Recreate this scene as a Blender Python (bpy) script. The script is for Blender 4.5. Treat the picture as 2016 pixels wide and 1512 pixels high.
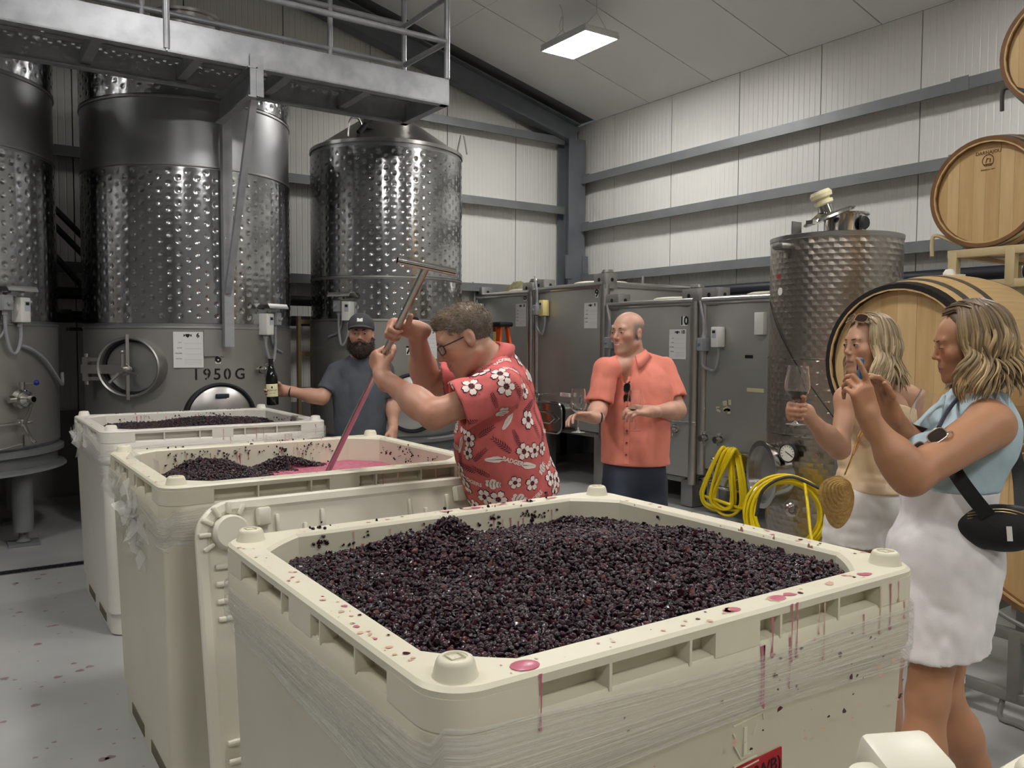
import bpy, bmesh, math, random
import numpy as np
from mathutils import Vector, Matrix, Euler
from mathutils.bvhtree import BVHTree
random.seed(7); np.random.seed(7)
for o in list(bpy.data.objects): bpy.data.objects.remove(o)
SC = bpy.context.scene
COL = SC.collection
# ------------------------------------------------------------------ camera
FPX = 1617.0; CAM_H = 1.64
_yaw, _pit, _rol = (math.radians(a) for a in (34.45, 2.90, 0.278))
_fwd = Vector((math.sin(_yaw)*math.cos(_pit), math.cos(_yaw)*math.cos(_pit), -math.sin(_pit)))
_rt = Vector((math.cos(_yaw), -math.sin(_yaw), 0)); _up = _rt.cross(_fwd)
_r2 = math.cos(_rol)*_rt + math.sin(_rol)*_up; _u2 = -math.sin(_rol)*_rt + math.cos(_rol)*_up
cam = bpy.data.cameras.new('camera'); cam.sensor_width = 36; cam.lens = FPX/2016*36; cam.clip_start = .05
camo = bpy.data.objects.new('camera', cam); COL.objects.link(camo)
M = Matrix((_r2, _u2, -_fwd)).transposed().to_4x4(); M.translation = (0, 0, CAM_H); camo.matrix_world = M
SC.camera = camo
# ------------------------------------------------------------------ world, exposure (all light comes from the hall's own ceiling lamps)
w = bpy.data.worlds.new('hall_world'); SC.world = w; w.use_nodes = True
w.node_tree.nodes['Background'].inputs[0].default_value = (.6, .65, .7, 1)
w.node_tree.nodes['Background'].inputs[1].default_value = 0.05
SC.view_settings.view_transform = 'Standard'; SC.view_settings.look = 'None'
SC.view_settings.exposure = 1.12; SC.view_settings.gamma = 1; SC.view_settings.use_curve_mapping = False
LAMP_POWER = 44.0      # emission strength of the lamps' diffusers
# ------------------------------------------------------------------ helpers
PI = math.pi
def srgb(r, g, b):
    f = lambda c: (c/255/12.92 if c/255 <= .04045 else ((c/255+.055)/1.055)**2.4)
    return (f(r), f(g), f(b), 1)
MATS = {}
def mat(name, col, rough=.5, metal=0, noise=None, bump=None, spec=.5, alpha=1, trans=0, ior=1.45, emit=None, attr=None, coat=0, sss=0, bump2=None):
    """principled material; noise=(scale, amount, colour2[, stretch xyz]) ; bump=(scale, strength[, stretch])"""
    if name in MATS: return MATS[name]
    m = bpy.data.materials.new(name); m.use_nodes = True; nt = m.node_tree; b = nt.nodes['Principled BSDF']
    MATS[name] = m
    b.inputs['Base Color'].default_value = col; b.inputs['Roughness'].default_value = rough; b.inputs['Metallic'].default_value = metal
    b.inputs['Specular IOR Level'].default_value = spec; b.inputs['IOR'].default_value = ior
    b.inputs['Alpha'].default_value = alpha; b.inputs['Transmission Weight'].default_value = trans; b.inputs['Coat Weight'].default_value = coat
    if sss: b.inputs['Subsurface Weight'].default_value = sss; b.inputs['Subsurface Radius'].default_value = (.012, .005, .003)
    if emit: b.inputs['Emission Color'].default_value = emit[0]; b.inputs['Emission Strength'].default_value = emit[1]
    N = nt.nodes.new; L = nt.links.new
    tc = N('ShaderNodeTexCoord')
    def nz(scale, stretch=None, detail=4):
        t = N('ShaderNodeTexNoise'); t.inputs['Scale'].default_value = scale; t.inputs['Detail'].default_value = detail
        if stretch:
            mp = N('ShaderNodeMapping'); mp.inputs['Scale'].default_value = stretch; L(tc.outputs['Object'], mp.inputs[0]); L(mp.outputs[0], t.inputs[0])
        else: L(tc.outputs['Object'], t.inputs[0])
        return t
    src = None
    if attr:
        a = N('ShaderNodeVertexColor'); a.layer_name = attr; src = a.outputs[0]; L(src, b.inputs['Base Color'])
    if noise:
        t = nz(noise[0], noise[3] if len(noise) > 3 else None)
        r = N('ShaderNodeValToRGB'); r.color_ramp.elements[0].position = .38; r.color_ramp.elements[1].position = .64
        L(t.outputs['Fac'], r.inputs[0])
        mu = N('ShaderNodeMath'); mu.operation = 'MULTIPLY'; mu.inputs[1].default_value = noise[1]; L(r.outputs[0], mu.inputs[0])
        mx = N('ShaderNodeMix'); mx.data_type = 'RGBA'
        L(mu.outputs[0], mx.inputs['Factor'])
        if src: L(src, mx.inputs['A'])
        else: mx.inputs['A'].default_value = col
        mx.inputs['B'].default_value = noise[2]; L(mx.outputs['Result'], b.inputs['Base Color'])
    prev = None
    for bp in (bump, bump2):
        if bp:
            t = nz(bp[0], bp[2] if len(bp) > 2 else None)
            bn = N('ShaderNodeBump'); bn.inputs['Strength'].default_value = bp[1]; bn.inputs['Distance'].default_value = .01
            L(t.outputs['Fac'], bn.inputs['Height'])
            if prev: L(prev, bn.inputs['Normal'])
            prev = bn.outputs[0]
    if prev: L(prev, b.inputs['Normal'])
    return m
LOCS = {}
def tag(o, label=None, cat=None, group=None, kind=None):
    if label: o['label'] = label
    if cat: o['category'] = cat
    if group: o['group'] = group
    if kind: o['kind'] = kind
    return o
def thing(name, label, cat, loc=(0, 0, 0), rot=0, group=None, kind=None):
    o = bpy.data.objects.new(name, None); COL.objects.link(o); o.empty_display_size = .1
    mw = Matrix.Translation(loc) @ (Matrix.Rotation(rot, 4, 'Z') if not isinstance(rot, Matrix) else rot.to_4x4())
    o.matrix_world = mw; LOCS[o.name] = mw
    return tag(o, label, cat, group, kind)
def obj(name, me, m, parent=None, smooth=35, loc=None):
    """link a mesh as one object; parented meshes are given in the parent's own coordinates"""
    o = bpy.data.objects.new(name, me); COL.objects.link(o)
    for mm in (m if isinstance(m, (list, tuple)) else [m]): me.materials.append(mm)
    if smooth and len(me.polygons):
        me.polygons.foreach_set('use_smooth', [True]*len(me.polygons))
        if smooth < 180: me.set_sharp_from_angle(angle=math.radians(smooth))
    if parent: o.parent = parent
    if loc is not None: o.location = loc
    return o
def frame(z, x=None):
    z = Vector(z).normalized(); x = Vector(x) if x is not None else (Vector((1, 0, 0)) if abs(z.x) < .9 else Vector((0, 1, 0)))
    y = z.cross(x).normalized(); x = y.cross(z)
    return Matrix((x, y, z)).transposed()
class MB:
    def __init__(s): s.v = []; s.f = []; s.mi = []; s.cur = 0
    def add(s, vs, fs):
        n = len(s.v); s.v += [tuple(p) for p in vs]; s.f += [[i+n for i in f] for f in fs]; s.mi += [s.cur]*len(fs); return s
    def box(s, c, sz, rot=None, bev=0):
        c = Vector(c); x, y, z = (d/2 for d in sz)
        if bev:
            bm = bmesh.new(); bmesh.ops.create_cube(bm, size=1)
            for v in bm.verts: v.co = Vector((v.co.x*sz[0], v.co.y*sz[1], v.co.z*sz[2]))
            bmesh.ops.bevel(bm, geom=bm.edges[:], offset=bev, segments=2, affect='EDGES', profile=.5)
            bm.verts.index_update(); vs = [v.co.copy() for v in bm.verts]; fs = [[v.index for v in f.verts] for f in bm.faces]; bm.free()
        else:
            vs = [Vector((a*x, b*y, d*z)) for a in (-1, 1) for b in (-1, 1) for d in (-1, 1)]
            fs = [(0, 1, 3, 2), (4, 6, 7, 5), (0, 4, 5, 1), (2, 3, 7, 6), (0, 2, 6, 4), (1, 5, 7, 3)]
        if rot is not None: vs = [rot @ v for v in vs]
        return s.add([v+c for v in vs], fs)
    def bar(s, a, b, w, h, up=(0, 0, 1), bev=0):
        a, b = Vector(a), Vector(b); d = b-a; z = d.normalized(); u = Vector(up)
        x = u.cross(z)
        if x.length < 1e-4: x = Vector((1, 0, 0)).cross(z)
        x.normalize(); y = z.cross(x)
        return s.box((a+b)/2, (w, h, d.length), Matrix((x, y, z)).transposed(), bev)
    def cyl(s, a, b, r0, r1=None, n=20, caps=True):
        a, b = Vector(a), Vector(b); r1 = r0 if r1 is None else r1; R = frame(b-a)
        vs = []
        for p, r in ((a, r0), (b, r1)):
            vs += [p+R @ Vector((r*math.cos(2*PI*i/n), r*math.sin(2*PI*i/n), 0)) for i in range(n)]
        fs = [(i, (i+1) % n, n+(i+1) % n, n+i) for i in range(n)]
        if caps: fs += [tuple(range(n))[::-1], tuple(range(n, 2*n))]
        return s.add(vs, fs)
    def tube(s, pts, r, n=8, closed=False, caps=True):
        pts = [Vector(p) for p in pts]; m = len(pts); rs = r if isinstance(r, (list, tuple)) else [r]*m
        vs = []; prev = None
        for i, p in enumerate(pts):
            t = (pts[(i+1) % m]-pts[i-1]) if closed else (pts[min(i+1, m-1)]-pts[max(i-1, 0)])
            if t.length < 1e-9: t = Vector((0, 0, 1))
            t.normalize()
            if prev is None: x = frame(t).col[0]
            else:
                x = prev-t*prev.dot(t)
                if x.length < 1e-6: x = frame(t).col[0]
            x = Vector(x).normalized(); y = t.cross(x); prev = x
            vs += [p+x*rs[i]*math.cos(2*PI*k/n)+y*rs[i]*math.sin(2*PI*k/n) for k in range(n)]
        fs = []
        for i in range(m if closed else m-1):
            j = (i+1) % m
            fs += [(i*n+k, i*n+(k+1) % n, j*n+(k+1) % n, j*n+k) for k in range(n)]
        if caps and not closed: fs += [tuple(range(n))[::-1], tuple(range((m-1)*n, m*n))]
        return s.add(vs, fs)
    def lathe(s, prof, n=32, mtx=None, ang=2*PI):
        """prof: list of (r, z) about local z"""
        vs = []; m = len(prof); full = abs(ang-2*PI) < 1e-6; cols = n if full else n+1
        for i in range(cols):
            a = ang*i/n
            vs += [Vector((r*math.cos(a), r*math.sin(a), z)) for r, z in prof]
        fs = []
        for i in range(n):
            j = (i+1) % cols
            for k in range(m-1): fs.append((i*m+k, j*m+k, j*m+k+1, i*m+k+1))
        if mtx is not None: vs = [mtx @ v for v in vs]
        return s.add(vs, fs)
    def prism(s, poly, h, mtx=None, z0=0):
        n = len(poly)
        vs = [Vector((x, y, z0)) for x, y in poly]+[Vector((x, y, z0+h)) for x, y in poly]
        fs = [tuple(range(n))[::-1], tuple(range(n, 2*n))]+[(i, (i+1) % n, n+(i+1) % n, n+i) for i in range(n)]
        if mtx is not None: vs = [mtx @ v for v in vs]
        return s.add(vs, fs)
    def ball(s, c, r, n=12, sc=(1, 1, 1), rot=None):
        c = Vector(c); prof = [(math.sin(PI*k/(n//2)), -math.cos(PI*k/(n//2))) for k in range(n//2+1)]
        M3 = Matrix.Diagonal((r*sc[0], r*sc[1], r*sc[2]))
        if rot is not None: M3 = rot.to_3x3() @ M3
        return s.lathe([(max(a, 1e-4), b) for a, b in prof], n, Matrix.Translation(c) @ M3.to_4x4())
    def mesh(s, name='mesh', sub=None):
        me = bpy.data.meshes.new(name)
        vs = s.v
        if sub is not None: vs = [tuple(Vector(p)-Vector(sub)) for p in vs]
        me.from_pydata(vs, [], s.f); me.polygons.foreach_set('material_index', s.mi); me.update()
        return me
    def build(s, name, m, parent=None, smooth=35, world=False):
        me = s.mesh(name)
        if world and parent is not None:
            q = parent
            while q.name not in LOCS: q = q.parent
            me.transform(LOCS[q.name].inverted())
        return obj(name, me, m, parent, smooth)
def grid_mesh(name, P, cols=None, closed_u=False):
    """P: (nu, nv, 3) array -> quad mesh"""
    nu, nv = P.shape[:2]; idx = np.arange(nu*nv).reshape(nu, nv)
    if closed_u: idx = np.vstack([idx, idx[:1]])
    q = np.stack([idx[:-1, :-1], idx[1:, :-1], idx[1:, 1:], idx[:-1, 1:]], -1).reshape(-1, 4)
    return np_mesh(name, P.reshape(-1, 3), q, cols)
def np_mesh(name, V, Q, cols=None):
    me = bpy.data.meshes.new(name); k = Q.shape[1]
    me.vertices.add(len(V)); me.vertices.foreach_set('co', np.ascontiguousarray(V, dtype=np.float32).ravel())
    me.loops.add(Q.size); me.loops.foreach_set('vertex_index', Q.astype(np.int32).ravel())
    me.polygons.add(len(Q)); me.polygons.foreach_set('loop_start', np.arange(0, Q.size, k, dtype=np.int32))
    me.update(calc_edges=True); me.validate()
    if cols is not None:
        a = me.color_attributes.new('col', 'FLOAT_COLOR', 'POINT')
        c = np.ones((len(V), 4), np.float32); c[:, :3] = cols; a.data.foreach_set('color', c.ravel())
    return me
def child_of(o, parent, keep=True):
    o.parent = parent; return o
def copy_tree(o, parent=None):
    c = o.copy(); COL.objects.link(c); c.parent = parent
    if o.name in LOCS: LOCS[c.name] = LOCS[o.name].copy()
    for ch in o.children: copy_tree(ch, c)
    return c
def curve_pts(ctrl, n=24):
    """Catmull-Rom through control points"""
    P = [Vector(p) for p in ctrl]; P = [2*P[0]-P[1]]+P+[2*P[-1]-P[-2]]; out = []
    seg = len(P)-3
    for i in range(n+1):
        u = i/n*seg; k = min(int(u), seg-1); t = u-k; a, b, c, d = P[k:k+4]
        out.append(.5*((2*b)+(c-a)*t+(2*a-5*b+4*c-d)*t*t+(3*b-a-3*c+d)*t**3))
    return out
def text_mesh(txt, size=.1, depth=.0008, font=None, bold=0, align='CENTER'):
    cu = bpy.data.curves.new('lettering', 'FONT'); cu.body = txt; cu.size = size; cu.extrude = depth; cu.offset = bold
    cu.align_x = align; cu.align_y = 'CENTER'; cu.resolution_u = 3
    t = bpy.data.objects.new('lettering', cu); COL.objects.link(t)
    dg = bpy.context.evaluated_depsgraph_get(); me = bpy.data.meshes.new_from_object(t.evaluated_get(dg))
    bpy.data.objects.remove(t); bpy.data.curves.remove(cu)
    return me
def text(txt, size, mtx, m, parent, name='lettering', bold=0, align='CENTER', depth=.0008, bend=None):
    me = text_mesh(txt, size, depth, None, bold, align)
    if bend:                                    # wrap x about a cylinder of radius bend (axis = local y)
        for v in me.vertices:
            a = v.co.x/bend; r = bend+v.co.z; v.co = (r*math.sin(a), v.co.y, r*math.cos(a)-bend)
    me.transform(mtx); return obj(name, me, m, parent, 0)
# ---- a small vectorised library of 2-D value noise for sculpting
def vnoise(P, scale, seed=0):
    """smooth value noise of points (N,3) in [-1,1]"""
    P = np.asarray(P)*scale+1000+seed*17.3; I = np.floor(P).astype(np.int64); F = P-I; F = F*F*(3-2*F)
    def h(i, j, k):
        n = (i*374761393+j*668265263+k*2147483647+seed*1442695) & 0x7fffffff
        n = ((n ^ (n >> 13))*1274126177) & 0x7fffffff
        return ((n ^ (n >> 16)) & 0xffff)/32767.5-1
    r = 0
    for a in (0, 1):
        for b in (0, 1):
            for c in (0, 1):
                wt = (F[..., 0] if a else 1-F[..., 0])*(F[..., 1] if b else 1-F[..., 1])*(F[..., 2] if c else 1-F[..., 2])
                r = r+wt*h(I[..., 0]+a, I[..., 1]+b, I[..., 2]+c)
    return r
# ------------------------------------------------------------------ shared materials
steel = mat('brushed_steel', srgb(186, 184, 181), .30, 1, noise=(3, .25, srgb(160, 158, 156)), bump=(60, .05, (1, 1, .05)))
steel_dull = mat('dull_steel', srgb(168, 167, 164), .42, .9, noise=(2, .3, srgb(145, 144, 142)), bump=(40, .05, (1, 1, .05)))
chrome = mat('polished_steel', srgb(196, 194, 190), .14, 1)
galv = mat('galvanised_steel', srgb(168, 170, 173), .45, .35, noise=(9, .5, srgb(138, 141, 146)), bump=(30, .06))
galv_light = mat('bright_galvanised_steel', srgb(180, 182, 186), .4, .45, noise=(6, .7, srgb(146, 148, 152)))
paint_grey = mat('grey_paint', srgb(112, 113, 115), .5, .0, noise=(6, .35, srgb(94, 96, 98)))
plastic_grey = mat('grey_plastic', srgb(150, 152, 154), .45)
plastic_white = mat('white_plastic', srgb(222, 221, 214), .42)
plastic_cream = mat('cream_plastic', srgb(224, 204, 140), .42)
conduit = mat('grey_conduit', srgb(140, 142, 144), .45)
black = mat('black_rubber', srgb(22, 22, 24), .55)
blackp = mat('black_print', srgb(18, 18, 20), .6)
paper = mat('white_paper', srgb(226, 225, 224), .8)
white_print = mat('white_print', srgb(238, 236, 232), .7)
blue_knob = mat('blue_plastic', srgb(28, 42, 140), .35)
glass = mat('clear_glass', (1, 1, 1, 1), .0, trans=1, ior=1.45)
wine = mat('red_wine', srgb(48, 4, 14), .02, trans=.2, ior=1.34)
wood = mat('oak', srgb(206, 170, 112), .55, noise=(5, .5, srgb(176, 138, 82), (1, 1, 9)), bump=(30, .1, (1, 1, 9)))
# ------------------------------------------------------------------ the hall
XR, YB, EAVE, SL = 7.9, 9.8, 4.88, .25
YF = -6.0
def ceil_z(x): return EAVE+SL*(XR-abs(x))
# floor
nf = mat('sealed_concrete', srgb(168, 168, 166), .34, noise=(1.1, .5, srgb(138, 139, 139)), bump=(14, .04), bump2=(1.5, .05))
fl = MB().box((0, (YB+YF)/2, -.06), (2*XR, YB-YF, .12)).build('floor', nf); tag(fl, kind='structure')
panel_mat = mat('white_wall_panel', srgb(214, 213, 208), .42, noise=(.9, .25, srgb(198, 197, 193)))
core = mat('wall_core', srgb(110, 110, 112), .8)
ceil_mat = mat('ceiling_panel', srgb(228, 227, 226), .6, noise=(.7, .35, srgb(214, 213, 213)))
def panel_mesh(wd, h0, h1, ribs=16, rd=.0028, gap=.006):
    """insulated panel seen from -y; x 0..wd; heights h0 (x=0) and h1 (x=wd); shallow V ribs"""
    xs = [(gap, 0)]; st = wd/ribs
    for i in range(1, ribs): xs += [(i*st-.007, 0), (i*st-.003, rd), (i*st+.003, rd), (i*st+.007, 0)]
    xs += [(wd-gap, 0)]; xs = [(gap, .05)]+xs+[(wd-gap, .05)]
    b = MB(); n = len(xs); H = lambda x: h0+(h1-h0)*x/wd
    b.add([(x, y, 0) for x, y in xs]+[(x, y, H(x)) for x, y in xs], [(i, i+1, n+i+1, n+i) for i in range(n-1)])
    return b.mesh('panel')
# right wall
wr = MB().box((XR+.13, (YB+YF)/2, EAVE/2), (.16, YB-YF+.4, EAVE)).build('wall_right', core); tag(wr, kind='structure')
pm = panel_mesh(1.12, EAVE, EAVE); seams = [8.96-1.12*k for k in range(14)]
pm0 = panel_mesh(YB-8.96, EAVE, EAVE, 12)
def put(name, me, m, parent, mtx, first=[0]):
    o = bpy.data.objects.new(name, me); COL.objects.link(o)
    if not me.materials: me.materials.append(m)
    o.parent = parent; o.matrix_local = mtx; return o
RotR = Matrix.Rotation(-PI/2, 4, 'Z')          # panel x -> -y, outward face (-y) -> -x
put('panel', pm0, panel_mat, wr, Matrix.Translation((XR, YB, 0)) @ RotR)
for y in seams[:-1]: put('panel', pm, panel_mat, wr, Matrix.Translation((XR, y, 0)) @ RotR)
# back wall (gable)
wb = MB().prism([(-XR, 0), (XR, 0), (XR, EAVE), (0, ceil_z(0)), (-XR, EAVE)], .16, Matrix.Translation((0, YB+.21, 0)) @ Matrix.Rotation(PI/2, 4, 'X')).build('wall_back', core, smooth=0)
tag(wb, kind='structure')
for k in range(14):
    x0 = -XR+k*(2*XR/14); wdt = 2*XR/14
    put('panel', panel_mesh(wdt, ceil_z(x0)-.01, ceil_z(x0+wdt)-.01), panel_mat, wb, Matrix.Translation((x0, YB, 0)))
# walls behind the camera and to its left
wl = MB().box((-XR-.08, (YB+YF)/2, EAVE/2), (.16, YB-YF+.4, EAVE)).build('wall_left', mat('grey_wall_panel', srgb(150, 150, 148), .6, noise=(.8, .3, srgb(132, 132, 130)))); tag(wl, kind='structure')
wf = MB().prism([(-XR, 0), (XR, 0), (XR, EAVE), (0, ceil_z(0)), (-XR, EAVE)], .16, Matrix.Translation((0, YF, 0)) @ Matrix.Rotation(PI/2, 4, 'X')).build('wall_front', MATS['grey_wall_panel'], smooth=0)
tag(wf, kind='structure')
# ceiling: two slopes of long panels
ce = MB()
for s in (1, -1):
    ce.add([(0, YF, ceil_z(0)+.03), (s*XR, YF, EAVE+.03), (s*XR, YB, EAVE+.03), (0, YB, ceil_z(0)+.03), (0, YF, ceil_z(0)+.15), (s*XR, YF, EAVE+.15), (s*XR, YB, EAVE+.15), (0, YB, ceil_z(0)+.15)],
           [(0, 1, 2, 3), (4, 7, 6, 5), (0, 4, 5, 1), (1, 5, 6, 2), (2, 6, 7, 3), (3, 7, 4, 0)])
ceo = ce.build('ceiling', core, smooth=0); tag(ceo, kind='structure')
cl = math.hypot(XR, SL*XR); cpb = MB()
for j in range(3):          # each strip is three sheets long with hairline joints
    cpb.box((cl*(j+.5)/3, .55, .02), (cl/3-.004, 1.106, .03))
cpm = cpb.mesh('panel')
for s in (1, -1):
    for k in range(14):
        y0 = YB-.4-1.12*(k+1)
        if s > 0: mt = Matrix.Translation((0, y0, ceil_z(0))) @ Matrix.Rotation(math.atan(SL), 4, 'Y')
        else: mt = Matrix.Translation((0, y0+1.11, ceil_z(0))) @ Matrix.Rotation(PI, 4, 'Z') @ Matrix.Rotation(math.atan(SL), 4, 'Y')
        put('panel', cpm, ceil_mat, ceo, mt)
# steel frame: corner column, gable rafter, girts
frame_mat = mat('slate_steel', srgb(116, 120, 126), .5, .4, noise=(5, .4, srgb(98, 102, 108)))
def struct(name, b, m, smooth=35): o = b.build(name, m, smooth=smooth); tag(o, kind='structure'); return o
c = MB()   # I-section column
c.box((7.62, 9.46, 2.3), (.30, .02, 4.6)); c.box((7.62, 9.72, 2.3), (.30, .02, 4.6)); c.box((7.62, 9.59, 2.3), (.02, .26, 4.6))
c.box((7.47, 9.45, 2.74), (.10, .03, .34)); c.box((7.77, 9.45, 2.74), (.10, .03, .34))
struct('trim_column', c, frame_mat)
r = MB()
for a, b_ in (((7.7, EAVE-.20), (.05, ceil_z(.05)-.20)),):
    for (dy, w_, h_, dz) in ((0, .2, .02, .14), (0, .2, .02, -.14), (0, .02, .28, 0)):
        r.bar((a[0], 9.58+dy, a[1]+dz), (b_[0], 9.58+dy, b_[1]+dz), w_, h_)
    r.bar((-7.7, 9.58, EAVE-.2), (-.05, 9.58, ceil_z(.05)-.2), .2, .28)
struct('trim_rafter', r, frame_mat)
gm = mat('girt_steel', srgb(124, 127, 128), .5, .4, noise=(4, .4, srgb(104, 108, 110)))
for i, z in enumerate((4.07, 3.38, 2.63)):
    g = MB(); ym = (YB+YF)/2; ln = YB-YF-.3
    g.box((7.705, ym, z-.055), (.012, ln, .11)); g.box((7.80, ym, z-.006), (.19, ln, .012)); g.box((7.715, ym, z-.104), (.03, ln, .012))
    for yy in (9.35, 4.0): g.box((7.697, yy, z-.05), (.008, .16, .13))
    struct('trim_girt_right_%d' % i, g, gm)
for i, z in enumerate((4.63, 3.63, 2.45)):
    g = MB(); g.box((-.1, 9.605, z-.055), (15.2, .012, .11)); g.box((-.1, 9.70, z-.006), (15.2, .19, .012)); g.box((-.1, 9.615, z-.104), (15.2, .03, .012))
    struct('trim_girt_back_%d' % i, g, gm)
# dark base strip of the back wall behind the tanks
bs = MB().box((0, YB-.05, .45), (2*XR-.1, .06, .9)); struct('baseboard_back', bs, mat('kick_wall', srgb(120, 119, 117), .7))
# insulated pipes along the right wall with hangers, and a pair along the back wall
pipe_mat = mat('black_insulation', srgb(26, 28, 36), .5)
for (nm, a, b_, rr, lab) in (('insulated_pipe', (7.6, -5, 2.27), (7.6, 9.3, 2.27), .065, 'black insulated pipe running along the right wall above the square tanks'),
                             ('insulated_pipe', (-7, 9.5, 2.12), (5.8, 9.5, 2.12), .06, 'upper black insulated pipe running along the back wall behind the round tanks'),
                             ('insulated_pipe', (-7, 9.5, 1.88), (5.8, 9.5, 1.88), .06, 'lower black insulated pipe running along the back wall behind the round tanks')):
    t = thing(nm, lab, 'pipe', a); MB().cyl(a, b_, rr, n=16).build('insulation', pipe_mat, t, world=True)
    for k in range(6):
        f = (k+.5)/6; p = Vector(a).lerp(Vector(b_), f)
        hb = MB(); hb.bar(p+Vector((.075, 0, .26)) if a[0] == b_[0] else p+Vector((0, .075, .09)), p+Vector((.075, 0, -.08)) if a[0] == b_[0] else p+Vector((0, .075, -.08)), .03, .012)
        hb.tube([p+(Vector((math.cos(q), 0, math.sin(q))) if a[0] == b_[0] else Vector((0, math.cos(q), math.sin(q))))*(rr+.004) for q in np.linspace(0, 2*PI, 14)], .006, 6)
        hb.build('hanger', galv, t, world=True)
# floor drain
dr = thing('floor_drain', 'long black slotted drain channel set in the concrete floor', 'drain', (-1.6, 6.72, 0))
d = MB(); d.box((0, -.055, .0015), (4.9, .012, .004)); d.box((0, .055, .0015), (4.9, .012, .004)); d.build('frame', steel_dull, dr)
d = MB().box((0, 0, .0005), (4.9, .098, .002)); d.build('trough', mat('drain_dark', srgb(14, 14, 15), .7), dr)
d = MB()
for k in range(108):
    for s in (-1, 1): d.box((-2.42+k*.045, s*.025, .003), (.014, .045, .004))
d.box((0, 0, .003), (4.9, .008, .004)); g = d.build('grate', mat('drain_grate', srgb(48, 48, 50), .5, .5), dr); tag(g, kind='stuff')
# wine drips dried on the floor
b = MB(); rnd = random.Random(3)
for k in range(120):
    x, y = (rnd.uniform(-.3, .62), rnd.uniform(3.2, 6.6)) if k < 90 else (rnd.uniform(2.6, 3.4), rnd.uniform(.4, 2.2))
    R0 = rnd.choice((.005, .007, .010, .014, .02)); n = 16; ph = rnd.random()*6
    b.add([(x+R0*(1+.15*math.sin(3*t+ph)+.1*math.sin(5*t))*math.cos(t), y+.8*R0*(1+.15*math.sin(3*t+ph))*math.sin(t), .0012) for t in np.linspace(0, 2*PI, n, endpoint=False)], [tuple(range(n))])
o = b.build('wine_drips', mat('dried_wine', srgb(132, 112, 114), .4), smooth=0); tag(o, 'dried purple wine drips spotting the grey concrete floor', 'stain', kind='stuff')
# ------------------------------------------------------------------ ceiling lamps
lamp_white = mat('lamp_housing', srgb(215, 215, 215), .4)
lamp_glow = mat('lamp_glow', (1, 1, 1, 1), .5, emit=((1, .975, .94, 1), LAMP_POWER))
def make_lamp(loc, label):
    t = thing('ceiling_lamp', label, 'lamp', loc, group='high bay lamps under the ceiling')
    h = MB(); h.box((0, 0, .035), (.48, .80, .05), bev=.01); h.box((0, 0, .08), (.16, .4, .05), bev=.01); h.build('housing', lamp_white, t)
    for sx in (-1, 1):
        f = MB(); f.box((sx*.233, 0, .0), (.014, .80, .03)); f.box((0, sx*.393, 0), (.45, .014, .03)); f.build('frame', lamp_white, t)
    MB().box((0, 0, .004), (.452, .772, .01)).build('diffuser', lamp_glow, t)
    cz = ceil_z(loc[0])-loc[2]
    for sy in (-1, 1):
        wv = MB(); wv.tube([(-.18, sy*.3, .06), (0, sy*.3, min(.25, cz*.8)), (.18, sy*.3, .06)], .0025, 5); wv.tube([(0, sy*.3, min(.25, cz*.8)), (0, sy*.3, cz)], .0025, 5); wv.build('hanging_wire', galv, t)
    MB().tube(curve_pts([(-.1, .1, .1), (-.28, .0, .12), (-.2, .05, .3), (-.2, .1, cz+.02)], 16), .005, 6).build('power_cord', plastic_white, t)
    return t
make_lamp((5.91, 7.32, 4.98), 'bright flat lamp panel hanging below the sloping ceiling near the corner')
for i, (x, y, z, wh) in enumerate(((5.9, 1.9, 4.98, 'over the barrel racks'), (1.8, 2.6, 5.3, 'over the picking bins'), (-1.6, 3.6, 5.3, 'left of the picking bins'), (1.8, -2.6, 5.3, 'behind the photographer'),
                                  (5.9, -3.2, 4.98, 'behind the photographer by the right wall'), (-2.2, -2.4, 5.3, 'behind the photographer on the left'))):
    make_lamp((x, y, z), 'flat lamp panel hanging from the ceiling '+wh)
# ------------------------------------------------------------------ round fermentation tanks
def cylm(c, R, ang, z, off=0):
    """frame on a cylinder wall: x along the tangent, y up, z outward; ang 0 faces -Y"""
    a = math.radians(ang); n = Vector((math.sin(a), -math.cos(a), 0)); t = Vector((math.cos(a), math.sin(a), 0))
    m = Matrix((t, Vector((0, 0, 1)), n)).transposed().to_4x4(); m.translation = Vector((c[0], c[1], z))+n*(R+off)
    return m
jacket_mat = mat('dimpled_steel', srgb(188, 189, 190), .15, 1, noise=(2.5, .25, srgb(161, 162, 163)))
tank_grey = mat('tank_steel', srgb(167, 168, 169), .36, .92, noise=(1.6, .3, srgb(148, 149, 150)), bump=(45, .04, (1, 1, .04)))
tank_lower = mat('tank_lower_steel', srgb(158, 156, 152), .46, .7, noise=(1.8, .35, srgb(138, 136, 132)), bump=(45, .04, (1, 1, .04)))
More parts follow.
